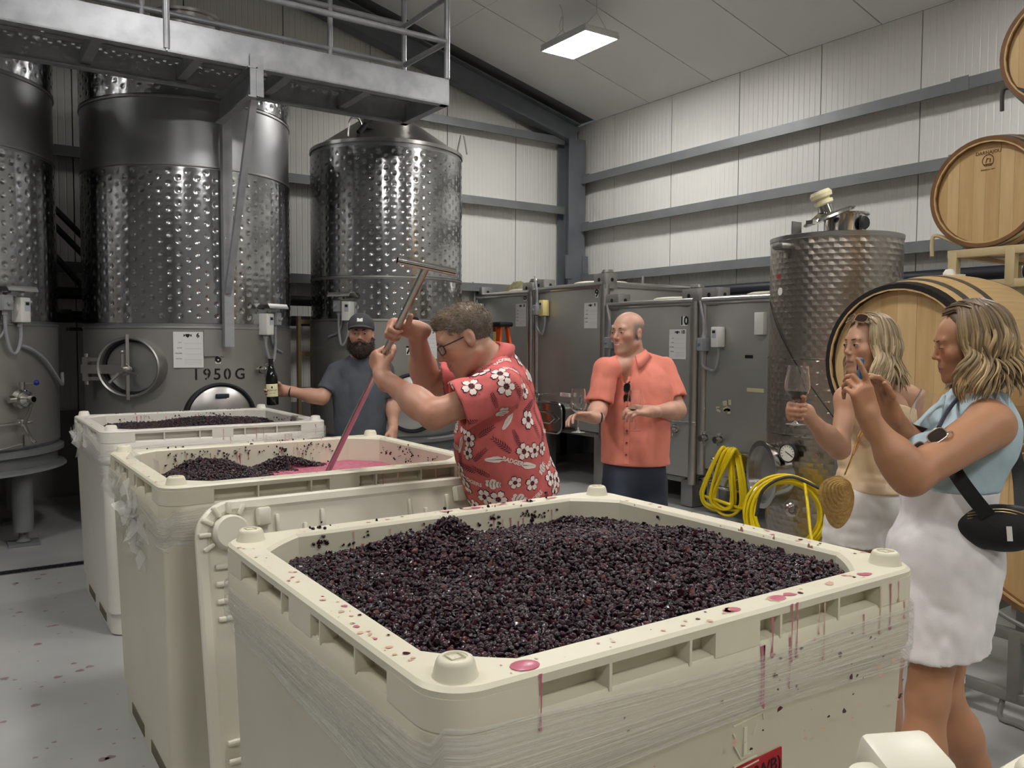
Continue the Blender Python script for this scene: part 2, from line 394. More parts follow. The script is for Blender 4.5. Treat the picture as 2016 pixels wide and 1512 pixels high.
def dimple_jacket(R, z0, z1, s=.104, depth=.0085, a0=-118, a1=118):
    """pillow-plate jacket, front half sculpted with staggered dimples"""
    na = int(math.radians(a1-a0)*R/(s/9)); nz = max(8, int((z1-z0)/(s/9)))
    A = np.radians(np.linspace(a0, a1, na)); Z = np.linspace(z0, z1, nz); AA, ZZ = np.meshgrid(A, Z, indexing='ij')
    u = AA*R/(s*.70); v = (ZZ-z0-s*.55)/s
    d = np.full(AA.shape, 9.)
    for du in (-1, 0, 1):
        ku = np.round(u)+du; off = np.where(np.mod(ku, 2) > .5, .5, 0)
        dv = v-off; dv = dv-np.round(dv)
        d = np.minimum(d, np.hypot((u-ku)*s*.70, dv*s))
    edge = np.clip(np.minimum(ZZ-z0, z1-ZZ)/.04, 0, 1)
    disp = (-depth*np.exp(-(d/.0135)**2)+.0007*np.cos(np.minimum(d/.052, 1)*PI))*edge
    r = R+.008+disp
    P = np.stack([r*np.sin(AA), -r*np.cos(AA), ZZ], -1)
    return grid_mesh('jacket', P)
def rounded_rect(w, h, r, n=5):
    out = []
    for cx, cy, a0 in ((w/2-r, h/2-r, 0), (-w/2+r, h/2-r, 90), (-w/2+r, -h/2+r, 180), (w/2-r, -h/2+r, 270)):
        for k in range(n+1):
            a = math.radians(a0+90*k/n); out.append((cx+r*math.cos(a), cy+r*math.sin(a)))
    return out
def round_tank(name, label, c, R, ztop, seams, jackets, cone, ring_z, legs, dscale=.104, cat='tank'):
    t = thing(name, label, cat, (c[0], c[1], 0))
    b = MB(); b.lathe([(R*.3, ring_z-.10), (R*.98, ring_z+.02), (R, ring_z+.04), (R, ztop-.01), (R-.012, ztop), (R-.03, ztop+.01)], 96); b.build('shell', tank_grey, t)
    b = MB(); b.lathe([(R+.004, ring_z+.05), (R+.004, seams[0]-.004)], 96); b.build('lower_shell', tank_lower, t)
    b = MB(); b.lathe([(R+.012, ztop-.03), (R+.012, ztop+.006), (R-.02, ztop+.012), (.30, ztop+cone), (.28, ztop+cone+.005), (.28, ztop+cone+.16), (.31, ztop+cone+.165), (.31, ztop+cone+.19), (.001, ztop+cone+.22)], 72); b.build('cone_top', steel, t)
    for z in seams:
        MB().lathe([(R-.002, z-.011), (R+.011, z-.008), (R+.012, z), (R+.011, z+.008), (R-.002, z+.011)], 96).build('weld_band', steel_dull, t)
    for z0, z1 in jackets: obj('dimple_jacket', dimple_jacket(R, z0, z1, dscale), jacket_mat, t, 180)
    MB().lathe([(R-.1, ring_z-.05), (R+.005, ring_z-.04), (R+.03, ring_z-.03), (R+.03, ring_z+.0), (R-.02, ring_z+.02), (R-.02, ring_z-.13), (R+.04, ring_z-.15), (R+.05, ring_z-.165), (R-.12, ring_z-.17)], 72).build('support_ring', paint_grey, t)
    for a in legs:
        q = math.radians(a); x, y = (R-.13)*math.sin(q), -(R-.13)*math.cos(q)
        lg = MB(); lg.cyl((x, y, .11), (x, y, ring_z-.16), .075, n=20); leg = lg.build('leg', paint_grey, t)
        f = MB(); f.cyl((x, y, .03), (x, y, .13), .035, n=14); f.cyl((x, y, .03), (x, y, .05), .055, .035, 14); f.box((x, y, .012), (.22, .2, .024)); f.build('foot', paint_grey, leg)
    return t
def control_boxes(t, c, R, ang, z, drive_col, span=9.5, hood=True, side=1):
    """weather hood, motor drive, switch box and looping conduits on a tank wall; coordinates local to the tank"""
    if hood:
        m = cylm((0, 0), R, ang, z+.12, .0); h = MB()
        pr = [(.001, .0), (.05, .035), (.13, .03), (.15, .0), (.15, -.012), (.13, .018), (.05, .023), (.0, -.012)]
        h.prism([(y_, x_) for y_, x_ in [(p[0], p[1]) for p in pr]], .25, m @ Matrix.Translation((-.125, 0, 0)) @ Matrix(((0, 0, 1, 0), (0, 1, 0, 0), (1, 0, 0, 0), (0, 0, 0, 1)))); h.build('rain_hood', steel_dull, t)
    m = cylm((0, 0), R, ang-side*3.2, z-.03, 0)
    b = MB(); b.box((0, 0, .05), (.088, .19, .10), bev=.008)
    bx = MB(); bx.v = [tuple(m @ Vector(v)) for v in b.v]; bx.f = b.f; bx.mi = b.mi; d = bx.build('motor_drive', drive_col, t)
    b = MB(); b.box((.012, .03, .101), (.045, .075, .003)); b2 = MB(); b2.v = [tuple(m @ Vector(v)) for v in b.v]; b2.f = b.f; b2.mi = b.mi; b2.build('keypad', mat('keypad', srgb(176, 182, 192), .4), d)
    b = MB(); b.box((.012, .048, .103), (.03, .024, .002)); b2 = MB(); b2.v = [tuple(m @ Vector(v)) for v in b.v]; b2.f = b.f; b2.mi = b.mi; b2.build('display', black, d)
    m2 = cylm((0, 0), R, ang+side*4.4, z+.02, 0)
    b = MB(); b.box((0, 0, .04), (.08, .115, .08), bev=.004); b.box((0, 0, .083), (.07, .105, .006))
    b2 = MB(); b2.v = [tuple(m2 @ Vector(v)) for v in b.v]; b2.f = b.f; b2.mi = b.mi; sw = b2.build('switch_box', plastic_grey, t)
    b = MB(); b.cyl((0, -.005, .085), (0, -.005, .105), .014); b.box((.006, .0, .108), (.04, .01, .008), Matrix.Rotation(.6, 3, 'Z')); b2 = MB(); b2.v = [tuple(m2 @ Vector(v)) for v in b.v]; b2.f = b.f; b2.mi = b.mi; b2.build('switch_handle', galv_light, sw)
    p = lambda mm, x, y, z_: mm @ Vector((x, y, z_))
    MB().tube(curve_pts([p(m, 0, -.095, .04), p(m, 0, -.2, .045), p(m, side*.03, -.30, .05), p(m, side*.07, -.335, .05), p(m2, -side*.02, -.33, .05), p(m2, 0, -.2, .045), p(m2, .0, -.055, .04)], 30), .013, 8).build('conduit_loop', conduit, t)
    MB().tube(curve_pts([p(m2, -.02*side, -.05, .03), p(m2, -.02*side, -.16, .02), p(m2, .03*side, -.26, .02), p(m2, .16*side, -.30, .0)], 20), .011, 8).build('conduit', conduit, t)
    for mm, yy in ((m, -.11), (m2, -.07)):
        MB().cyl(p(mm, 0, yy+.012, .04), p(mm, 0, yy-.02, .04), .02, n=10).build('conduit_fitting', plastic_grey, t)
def place_mesh(b, m):
    r = MB(); r.v = [tuple(m @ Vector(v)) for v in b.v]; r.f = b.f; r.mi = b.mi; return r
def form_sheet(t, m, num, w=.23, h=.30):
    """printed tank record: crest, big number, ruled rows. m = frame at the sheet's centre"""
    s = place_mesh(MB().box((0, 0, .001), (w, h, .002)), m).build('record_sheet', paper, t, smooth=0)
    b = MB(); b.prism([(-.018, .012), (.018, .012), (.016, -.006), (0, -.02), (-.016, -.006)], .0006, Matrix.Translation((-.005*w/.23, h*.40, .002)))
    for sx in (-1, 1): b.prism([(sx*.02, .006), (sx*.034, .012), (sx*.030, .001), (sx*.036, -.008), (sx*.02, -.008)][::sx], .0006, Matrix.Translation((-.005, h*.40, .002)))
    b.prism([(-.008, .004), (.008, .004), (0, -.012)], .0008, Matrix.Translation((-.005, h*.40, .0021)))
    place_mesh(b, m).build('crest', blackp, s, smooth=0)
    text(num, .05, m @ Matrix.Translation((w*.32, h*.40, .0024)), blackp, s, 'sheet_number', bold=.002)
    for k, wd in enumerate(('LOT:', 'DATE:', 'VOLUME:', 'NOTES:')):
        y = h*(.20-.15*k); text(wd, .014, m @ Matrix.Translation((-w*.21, y, .0022)), blackp, s, 'row_title', align='RIGHT')
        place_mesh(MB().box((w*.16, y-.006, .0023), (w*.58, .0012, .0006)), m).build('ruled_line', mat('grey_ink', srgb(150, 150, 152), .7), s, smooth=0)
    for k in range(4): place_mesh(MB().box((w*.16, -h*(.30+.035*k), .0023), (w*.58, .001, .0006)), m).build('ruled_line', MATS['grey_ink'], s, smooth=0)
    return s
def number_plate(t, m, num, w=.045, h=.085):
    s = place_mesh(MB().box((0, 0, .001), (w, h, .002)), m).build('number_plate', white_print, t, smooth=0)
    text(num, h*1.22, m @ Matrix.Translation((0, 0, .0024)), blackp, s, 'number', bold=.004)
def valve(t, m, s=1.0, handle=chrome, col=None):
    """sample valve: flange, barrel, clamp ring and lever; m z axis points out of the wall"""
    b = MB(); b.cyl((0, 0, 0), (0, 0, .06*s), .02*s, n=14); b.cyl((0, 0, .03*s), (0, 0, .045*s), .035*s, n=16); b.cyl((0, 0, .06*s), (0, 0, .12*s), .026*s, n=14); b.cyl((0, 0, .10*s), (0, 0, .115*s), .034*s, n=16)
    v = place_mesh(b, m).build('valve', col or chrome, t)
    b = MB(); b.tube([(0, .02*s, .08*s), (.0, .05*s, .085*s), (.06*s, .06*s, .09*s)], .007*s, 8); b.cyl((0, -.02*s, .08*s), (0, -.06*s, .08*s), .008*s, n=8); place_mesh(b, m).build('valve_handle', handle, v)
    return v
T5, T6, T7 = (-.12, 8.1), (1.89, 8.1), (3.92, 8.1)
JK = [(1.79, 3.08), (3.67, 4.18)]
t5 = round_tank('fermentation_tank', 'leftmost tall round steel tank with dimpled jacket and blue-knobbed valve', T5, .9, 4.2, [1.76, 3.11, 3.65], JK, .22, .76, (-60, 15, 49, 130, 200))
t6 = round_tank('fermentation_tank', 'tall round dimpled steel tank stencilled 1950 G behind the rear bin', T6, .9, 4.2, [1.75, 3.10, 3.65], JK, .22, .74, (-75, -25, 25, 75, 150, 210))
t7 = round_tank('fermentation_tank', 'shiny cone-topped dimpled steel tank marked 7 behind the man in the cap', T7, .795, 3.62, [2.277, 1.85], [(1.87, 2.26), (2.295, 3.55)], .34, .66, (-60, -15, 30, 75, 150, 210))
# --- tank 6 fittings (local coordinates: tank axis at origin)
R6 = .9
def door6(t, R, ang, z):
    m = cylm((0, 0), R, ang, z, -.02)
    ring = MB(); ring.lathe([(.285, -.05), (.285, .10), (.275, .108), (.262, .10), (.262, -.02)], 56, m @ Matrix.Diagonal((1, .88, 1, 1))); fr = ring.build('manway_frame', steel_dull, t)
    g = MB(); g.tube([m @ Vector((.255*math.cos(a), .255*.88*math.sin(a), .035)) for a in np.linspace(0, 2*PI, 40, endpoint=False)], .014, 8, closed=True); g.build('gasket', black, fr)
    d = MB(); d.lathe([(.001, .055), (.12, .05), (.235, .03), (.245, .02)], 48, m @ Matrix.Diagonal((1, .88, 1, 1))); dr_ = d.build('manway_door', steel_dull, t)
    b = MB(); b.bar(m @ Vector((0, -.27, .105)), m @ Vector((0, .27, .105)), .03, .025); b.build('cross_bar', steel, t)
    b = MB(); b.bar(m @ Vector((-.44, -.02, .075)), m @ Vector((0, -.02, .09)), .02, .075, up=(0, 0, 1)); b.box(m @ Vector((-.40, -.02, .06)), (.05, .05, .20), m.to_3x3() @ Matrix.Rotation(PI/2, 3, 'X'))
    for s in (-1, 1): b.cyl(m @ Vector((-.40, -.02+s*.10, .06)), m @ Vector((-.40, -.02+s*.13, .06)), .022, n=10); b.bar(m @ Vector((-.42, -.02+s*.08, .04)), m @ Vector((-.27, -.02+s*.08, .05)), .02, .03)
    b.build('hinge_arm', steel, t)
    b = MB(); b.cyl(m @ Vector((0, -.02, .08)), m @ Vector((0, -.02, .20)), .028, n=14); b.cyl(m @ Vector((0, -.02, .13)), m @ Vector((0, -.02, .15)), .05, n=14)
    for a in (85, 225, 345): 
        q = math.radians(a); e = Vector((.15*math.cos(q), -.02+.15*math.sin(q), .19)); b.tube([m @ Vector((0, -.02, .17)), m @ e], [.014, .011], 8)
        if a == 85: b.ball(m @ e, .018)
    b.build('hand_wheel', steel, t)
door6(t6, R6, -43.3, 1.42)
form_sheet(t6, cylm((0, 0), R6, -14.6, 1.565, .012), '6', .235, .30)
number_plate(t6, cylm((0, 0), R6, 0.3, 1.49, .006), '6')
for txt, a in (('1', -12.2), ('9', -6.7), ('5', -1.4), ('0', 4.0), ('G', 11.2)):
    text(txt, .135, cylm((0, 0), R6, a+1.2, 1.352, .006), blackp, t6, 'stencil_lettering', bold=.0015)
b = MB()      # stencil bridges across the digits
for a in (-6.7, 4.0): place = cylm((0, 0), R6, a+1.2, 1.352, .0075); q = place_mesh(MB().box((0, 0, 0), (.006, .1, .001)), place); b.add(q.v, q.f)
b.build('stencil_bridge', tank_lower, t6, smooth=0)
m = cylm((0, 0), R6, 1.2, .985, -.02)
MB().lathe([(.30, -.03), (.30, .06), (.285, .068), (.27, .05)], 56, m).build('hatch_frame', black, t6)
MB().lathe([(.001, .085), (.15, .075), (.25, .05), (.272, .04), (.272, 0)], 56, m).build('hatch_lid', steel, t6)
place_mesh(MB().box((.0, .19, .09), (.11, .035, .03), bev=.006), m).build('hatch_latch', mat('navy_plastic', srgb(40, 44, 62), .5), t6)
control_boxes(t6, T6, R6, 31, 1.82, plastic_white)
valve(t6, cylm((0, 0), R6, 24.4, 1.386), 1.1)
# --- tank 7 fittings
form_sheet(t7, cylm((0, 0), .795, 3.2, 1.62, .012), '7', .235, .30)
number_plate(t7, cylm((0, 0), .795, -10.9, 1.555, .006), '7')
control_boxes(t7, T7, .795, -56, 1.97, plastic_white, side=-1)
m = cylm((0, 0), .795, -8, 1.03, -.02)
MB().lathe([(.30, -.03), (.30, .06), (.285, .068), (.27, .05)], 48, m).build('hatch_frame', black, t7); MB().lathe([(.001, .085), (.15, .075), (.25, .05), (.272, .04), (.272, 0)], 48, m).build('hatch_lid', steel, t7)
place_mesh(MB().lathe([(.05, 0), (.05, .004), (.001, .006)], 24, Matrix.Diagonal((1.0, .6, 1, 1))), cylm((0, 0), .795, -7, 1.86, .012)).build('maker_badge', black, t7)
b = MB(); b.tube(curve_pts([(-.62, -.42, 3.66), (-.60, -.42, 3.82), (-.52, -.40, 3.86), (-.46, -.36, 3.82), (-.44, -.34, 3.72)], 14), .011, 8); b.build('lifting_lug', steel, t7)
b = MB(); b.tube([(.58, -.50, 3.66), (.62, -.50, 3.83), (.66, -.50, 3.83), (.70, -.50, 3.64)], .010, 8); b.build('lifting_lug', steel, t7)
b = MB(); b.cyl((-.52, -.44, 3.70), (-.44, -.44, 3.80), .028); b.cyl((-.46, -.44, 3.77), (-.36, -.44, 3.76), .02); b.tube([(-.44, -.44, 3.80), (-.36, -.44, 3.86)], .008, 6); b.build('vent_valve', black, t7)
# --- tank 5 fittings
control_boxes(t5, T5, .9, 35, 1.90, plastic_white, side=-1)
m = cylm((0, 0), .9, 36.6, 1.188)
b = MB(); b.cyl((-.10, 0, .05), (-.02, 0, .07), .03); b.lathe([(.02, 0), (.045, .02), (.075, .05), (.075, .08), (.06, .09), (.06, .12), (.03, .15), (.03, .19), (.022, .19), (.022, .1)], 24); b.cyl((.0, .07, .07), (.0, .13, .07), .022)
v5 = place_mesh(b, m).build('butterfly_valve', chrome, t5)
b = MB(); b.tube([(0, .12, .075), (.10, .12, .085)], .006, 8); place_mesh(b, m).build('valve_lever', chrome, v5)
place_mesh(MB().ball((.115, .12, .086), .022), m).build('lever_knob', blue_knob, v5)
b = MB(); b.tube([(-.25, -.19, .06), (.09, -.185, .06)], .013, 8); b.box((.0, -.185, .06), (.05, .06, .05), bev=.01); b.tube([(0, -.19, .08), (.035, -.10, .10), (.05, -.04, .11)], [.014, .012, .010], 8); b.tube([(0, -.19, .08), (.03, -.28, .10), (.065, -.33, .10)], [.016, .013, .016], 8); b.ball((.068, -.335, .10), .018)
place_mesh(b, m).build('door_clamp', chrome, t5)
b = MB(); b.tube([(-.2, -.38, .03), (.02, -.35, .04)], .008, 8); b.box((.12, -.33, .012), (.12, .09, .006)); place_mesh(b, m).build('name_plate', steel, t5)
b = MB(); b.tube(curve_pts([cylm((0, 0), .9, 38, 1.60, .03).translation, cylm((0, 0), .9, 44, 1.57, .04).translation, cylm((0, 0), .9, 54, 1.48, .04).translation, cylm((0, 0), .9, 66, 1.33, .04).translation, cylm((0, 0), .9, 74, 1.27, .04).translation, cylm((0, 0), .9, 80, 1.36, .03).translation], 30), .014, 8); b.build('conduit', conduit, t5)
# ------------------------------------------------------------------ catwalk in front of the tanks
cw = thing('catwalk', 'galvanised steel catwalk with pipe railing high in front of the tanks', 'catwalk', (-3.5, 6.6, 3.66))
x0, x1, yn, yf, zb, zt = -4.2, 3.58, 6.2, 7.0, 3.66, 3.88
def channel(y, s):
    b = MB(); b.box(((x0+x1)/2, y, (zb+zt)/2), (x1-x0, .010, zt-zb)); b.box(((x0+x1)/2, y+s*.03, zt-.006), (x1-x0, .07, .012)); b.box(((x0+x1)/2, y+s*.03, zb+.006), (x1-x0, .07, .012)); return b
channel(yn, 1).build('side_channel', galv_light, cw, world=True); channel(yf, -1).build('side_channel', galv, cw, world=True)
b = MB(); b.box((x1, (yn+yf)/2, (zb+zt)/2), (.010, yf-yn, zt-zb)); b.box((x1-.03, (yn+yf)/2, zb+.006), (.07, yf-yn, .012)); b.box((x1+.002, yn+.02, (zb+zt)/2), (.014, .03, .2)); b.build('end_channel', galv_light, cw, world=True)
for x in (-3.9, -3.2, -2.5, -1.8, -1.1, -.5, .17, .87, 1.55, 2.23, 2.9):
    b = MB(); b.box((x, (yn+yf)/2, zb+.10), (.012, yf-yn-.02, .10)); b.box((x+.03, (yn+yf)/2, zb+.053), (.07, yf-yn-.02, .010)); b.build('cross_beam', galv, cw, world=True)
for y, k in ((yn, 1.31), (yn, -1.6)):
    b = MB(); b.box((k, y-.008, zb+.11), (.012, .02, .21)); b.build('splice_plate', galv_light, cw, world=True)
def tread(xa, xb):
    """serrated safety-grating plank: a sheet with staggered lens-shaped openings"""
    nx = int((xb-xa)/.0225); ny = 24; X = np.linspace(xa, xb, nx+1); Y = np.linspace(yn+.06, yf-.06, ny+1); b = MB(); vid = {}
    def v(i, j, lo):
        k = (i, j, lo)
        if k not in vid: vid[k] = len(b.v); b.v.append((X[i], Y[j]+(.004*math.sin(i*2.1)), 3.838 if lo else 3.846))
        return vid[k]
    for i in range(nx):
        for j in range(ny):
            row = j//2; hole = (j % 2 == 1) and ((i+(2 if row % 2 else 0)) % 4 in (0, 1, 2))
            if hole:
                st_ = len(b.v); b.v += [(X[i], Y[j+1], 3.846), (X[i+1], Y[j+1], 3.846), (X[i+1], Y[j+1]+.004, 3.872), (X[i], Y[j+1]+.004, 3.872)]; b.f.append([st_, st_+1, st_+2, st_+3]); b.mi.append(0)
                continue
            for lo in (0, 1):
                f = [v(i, j, lo), v(i+1, j, lo), v(i+1, j+1, lo), v(i, j+1, lo)]; b.f.append(f if not lo else f[::-1]); b.mi.append(0)
    return b
for xa, xb in ((-4.18, -2.6), (-2.58, -1.0), (-.98, .6), (.62, 2.2), (2.22, 3.56)):
    tag(tread(xa, xb).build('grating_plank', mat('grating_steel', srgb(196, 198, 200), .5, .4), cw, smooth=0, world=True), kind='stuff')
b = MB(); 
for y in (yn+.14, yn+.4, yn+.66): b.box(((x0+x1)/2, y, 3.826), (x1-x0-.03, .05, .012))
b.build('plank_stiffener', galv, cw, world=True)
rail = .024
def rp(name, pts, r=rail): MB().tube(pts, r, 12).build(name, galv_light, cw, world=True)
for x in (1.31, -.9, -3.1, 3.565): rp('railing_post', [(x, yn, zb+.02 if x == 1.31 else zt), (x, yn, 4.93)])
for x in (3.61, 2.84, 1.30, -.2, -1.8, -3.4): rp('railing_post', [(min(x, 3.565), yf, zt), (min(x, 3.565), yf, 4.93)])
for z in (4.195, 4.56, 4.93):
    if z != 4.195: rp('rail', [(x0, yf, z+.02), (3.565, yf, z+.02)])
    rp('rail', [(3.565, yn, z if z != 4.195 else 4.19), (3.565, yf, z if z != 4.195 else 4.21)])
rp('rail', [(x0, yf, 4.225), (3.565, yf, 4.215)]); rp('rail', [(x0, yn, 4.93), (3.565, yn, 4.93)]); rp('rail', [(x0, yn, 4.19), (3.565, yn, 4.19)])
rp('rail', [(x0, yn, 4.56), (3.565, yn, 4.56)])
# bracket: arm, upright against the tank and diagonal brace
b = MB(); b.box((1.93, 6.62, 3.55), (.012, .92, .22)); b.box((1.90, 6.62, 3.445), (.07, .92, .012)); b.box((1.90, 6.62, 3.655), (.07, .92, .012)); b.box((1.93, 6.17, 3.60), (.10, .012, .30)); b.build('support_arm', galv, cw, world=True)
b = MB(); b.box((1.93, 7.12, 2.62), (.012, .08, 2.06)); b.box((1.965, 7.085, 2.62), (.075, .012, 2.06)); b.build('upright', galv, cw, world=True)
b = MB(); b.box((1.86, 7.185, 1.62), (.17, .02, .22)); b.build('wall_plate', steel_dull, cw, world=True)
MB().bar((1.93, 6.25, 3.45), (1.95, 7.07, 2.05), .05, .05).build('diagonal_brace', galv_light, cw, world=True)
# stair stringers seen between the two tall tanks
st = thing('staircase', 'dark steel stair rails slanting down behind the two left tanks', 'stairs', (1.0, 9.2, 0))
dm = mat('dark_steel', srgb(62, 64, 68), .45, .6)
for (za, zb_) in ((2.90, 2.72), (2.73, 2.545), (2.43, 2.22)):
    dz = (zb_-za)/.17; MB().tube([(-.2, 9.2, za-dz*1.1), (2.6, 9.2, za+dz*1.7)] if False else [(.55, 9.2, za-dz*.36), (1.6, 9.2, za+dz*.69)], .03, 10).build('stair_rail', dm, st, world=True)
for k in range(6):
    x = .75+k*.16; z = 2.45-.175*k
    MB().box((x, 9.2, z-.35), (.18, .3, .03)).build('step', dm, st, world=True)
for x, h in ((.6, 3.2), (1.55, 2.2)): MB().box((x, 9.2, h/2), (.05, .05, h)).build('post', dm, st, world=True)
# timber frame leaning behind tank 7
tf = thing('wooden_ladder', 'pale wooden frame standing in the gap left of the cone-topped tank', 'ladder', (3.28, 8.95, 0))
pine = mat('pale_pine', srgb(190, 168, 128), .6, noise=(6, .4, srgb(160, 138, 100), (3, 3, .3)))
for x in (3.24, 3.40): MB().box((x, 8.95, .96), (.035, .06, 1.92)).build('stile', pine, tf, world=True)
for z in (.3, .7, 1.1, 1.5, 1.86): MB().box((3.32, 8.95, z), (.15, .03, .05)).build('rung', pine, tf, world=True)
# ------------------------------------------------------------------ square tanks along the right wall
XF = 6.05
sq_mat = mat('square_tank_steel', srgb(172, 171, 167), .42, .65, noise=(1.3, .45, srgb(150, 149, 145)), bump=(45, .05, (1, 1, .03)))
def square_tank(label, y0, y1, top, bot, num, depth=1.38, door=None, ctl=plastic_white, lid=True):
    """near corner post at y0 (towards the camera), face on the plane x = XF"""
    t = thing('square_tank', label, 'tank', (XF+depth/2, (y0+y1)/2, 0), group='square steel tanks along the right wall')
    X0 = XF; X1 = XF+depth
    b = MB(); b.box(((X0+X1)/2, (y0+y1)/2, (top+bot)/2), (depth, y1-y0, top-bot), bev=.012); b.build('shell', sq_mat, t, world=True)
    for y in (y0+.0, y1-.0):
        for x in (X0+.02, X1-.02):
            if y == y1 and x == X1-.02: continue
            MB().cyl((x, y, bot-.06), (x, y, top), .055, n=20).build('corner_post', steel, t, world=True)
    for (a, c_) in (((X0, y0, top), (X0, y1, top)), ((X0, y0, top), (X1, y0, top)), ((X1, y0, top), (X1, y1, top))):
        MB().cyl(a, c_, .038, n=16).build('top_pipe', steel, t, world=True)
    for x, y in ((X0, y0), (X0, y1-.14)):
        b = MB(); b.box((x-.012, y+.055, top+.04), (.012, .19, .17), bev=.004); b.box((x+.07, y-.045, top+.04), (.17, .012, .17), bev=.004)
        bk = b.build('stacking_bracket', steel_dull, t, world=True)
        MB().cyl((x-.019, y+.06, top+.055), (x-.0185, y+.06, top+.055), .022, n=14).build('hole_shade_disc', mat('hole_shade', srgb(30, 30, 30), .8), bk, world=True)  # solid dark disc on the plate paints the shade inside a hole
        MB().cyl((x+.08, y-.052, top+.055), (x+.08, y-.0515, top+.055), .022, n=14).build('hole_shade_disc', MATS['hole_shade'], bk, world=True)
    for y in (y0+.08, y1-.14):
        for x in (X0+.09, X1-.12):
            MB().box((x, y, (bot-.02)/2), (.17, .17, bot-.02), bev=.03).build('leg', steel_dull, t, world=True)
    MB().box(((X0+X1)/2, (y0+y1)/2, bot-.04), (depth-.1, y1-y0-.1, .05)).build('base_frame', steel_dull, t, world=True)
    if lid:
        b = MB(); b.lathe([(.001, .07), (.30, .07), (.33, .06), (.34, .05), (.34, .035), (.30, .03), (.30, 0)], 40, Matrix.Translation((X0+.42, (y0+y1)/2-.12, top+.0))); b.build('top_hatch', mat('hatch_cream', srgb(186, 180, 160), .5), t, world=True)
        b = MB(); b.lathe([(.05, 0), (.05, .09), (.07, .10), (.075, .13), (.06, .16), (.001, .165)], 24, Matrix.Translation((X0+.16, y0+.12, top+.02))); b.build('vent_cap', steel, t, world=True)
    M0 = Matrix(((0, 0, -1, 0), (-1, 0, 0, 0), (0, 1, 0, 0), (0, 0, 0, 1)))       # x -> -y, y -> up, z -> -x (out of the face)
    F = lambda y, z, off=.004: Matrix.Translation((-depth/2-off, y-(y0+y1)/2, z)) @ M0
    return t, F
def flat_controls(t, F, y, z, col, switch_dy=.2, dz=-.03):
    m = F(y, z); b = MB(); b.box((0, 0, .05), (.09, .19, .10), bev=.008); d = place_mesh(b, m).build('motor_drive', col, t)
    place_mesh(MB().box((-.005, .03, .102), (.05, .08, .003)), m).build('keypad', mat('keypad', srgb(176, 182, 192), .4), d); place_mesh(MB().box((-.005, .048, .104), (.034, .024, .002)), m).build('display', black, d)
    m2 = F(y+switch_dy, z+dz); b = MB(); b.box((0, 0, .04), (.085, .125, .08), bev=.004); b.box((0, 0, .083), (.072, .11, .006)); s = place_mesh(b, m2).build('switch_box', plastic_grey, t)
    b = MB(); b.cyl((-.01, 0, .085), (-.01, 0, .105), .013); b.box((-.005, 0, .108), (.04, .01, .008), Matrix.Rotation(.7, 3, 'Z')); place_mesh(b, m2).build('switch_handle', galv_light, s)
    p = lambda mm, x, yy, zz: mm @ Vector((x, yy, zz))
    MB().tube(curve_pts([p(m, 0, -.095, .04), p(m, 0, -.20, .04), p(m, -.04, -.31, .04), p(m2, .08, -.31-dz, .04), p(m2, 0, -.2, .04), p(m2, 0, -.06, .04)], 26), .014, 8).build('conduit_loop', conduit, t)
    MB().tube(curve_pts([p(m2, 0, .06, .04), p(m2, 0, .22, .04), p(m2, -.02, .30, .04), p(m2, -.06, .42, .03)], 18), .012, 8).build('conduit', conduit, t)
    for mm, yy in ((m, -.11), (m2, -.075), (m2, .075)): MB().cyl(p(mm, 0, yy+.015, .04), p(mm, 0, yy-.015, .04), .021, n=10).build('conduit_fitting', plastic_grey, t)
def door_square(t, F, y, z, w=.46, h=.34, open_=True):
    m = F(y, z); rr = rounded_rect(w, h, .09, 6)
    b = MB(); n = len(rr); inn = rounded_rect(w-.03, h-.03, .08, 6)
    b.add([(x, yy, 0) for x, yy in rr]+[(x, yy, .16) for x, yy in rr]+[(x, yy, .16) for x, yy in inn]+[(x, yy, .02) for x, yy in inn],
          [(i, (i+1) % n, n+(i+1) % n, n+i) for i in range(n)]+[(n+i, n+(i+1) % n, 2*n+(i+1) % n, 2*n+i) for i in range(n)]+[(2*n+i, 2*n+(i+1) % n, 3*n+(i+1) % n, 3*n+i) for i in range(n)])
    fr = place_mesh(b, m).build('door_frame', steel, t)
    place_mesh(MB().prism([(x*.97, yy*.97) for x, yy in rounded_rect(w-.04, h-.04, .075, 6)], .03, None, .02), m).build('door_opening', black, fr)
    off = .20 if open_ else .16
    d = place_mesh(MB().prism(rounded_rect(w*.93, h*.93, .085, 6), .018, None, off), m).build('door', chrome, t)
    place_mesh(MB().tube([(x, yy, off+.025) for x, yy in rounded_rect(w+.02, h+.02, .10, 6)], .011, 8, closed=True), m).build('door_bail', chrome, d)
    b = MB(); b.tube([(-w*.5, h*.18, off+.03), (w*.12, h*.16, off+.045), (w*.32, -h*.02, off+.05), (w*.12, -h*.2, off+.045), (-w*.5, -h*.2, off+.03)], .010, 8)
    b.cyl((-w*.5, h*.3, off), (-w*.5, -h*.3, off), .012, n=10); b.cyl((-w*.58, h*.28, off+.02), (-w*.42, h*.28, off+.02), .024, n=12)
    place_mesh(b, m).build('door_latch', chrome, d)
    return m
t8, F8 = square_tank('square steel tank numbered 8 in the far corner beside the orange ladder', 8.42, 9.72, 2.27, .62, '8')
t9, F9 = square_tank('square steel tank numbered 9 with open oval door behind the man in coral', 7.02, 8.30, 2.29, .62, '9')
t10, F10 = square_tank('square steel tank numbered 10 beside the man in coral', 5.66, 6.94, 2.05, .30, '10')
t11, F11 = square_tank('unnumbered square steel tank next to number 10 with yellow hose on its door', 4.57, 5.54, 2.05, .42, '')
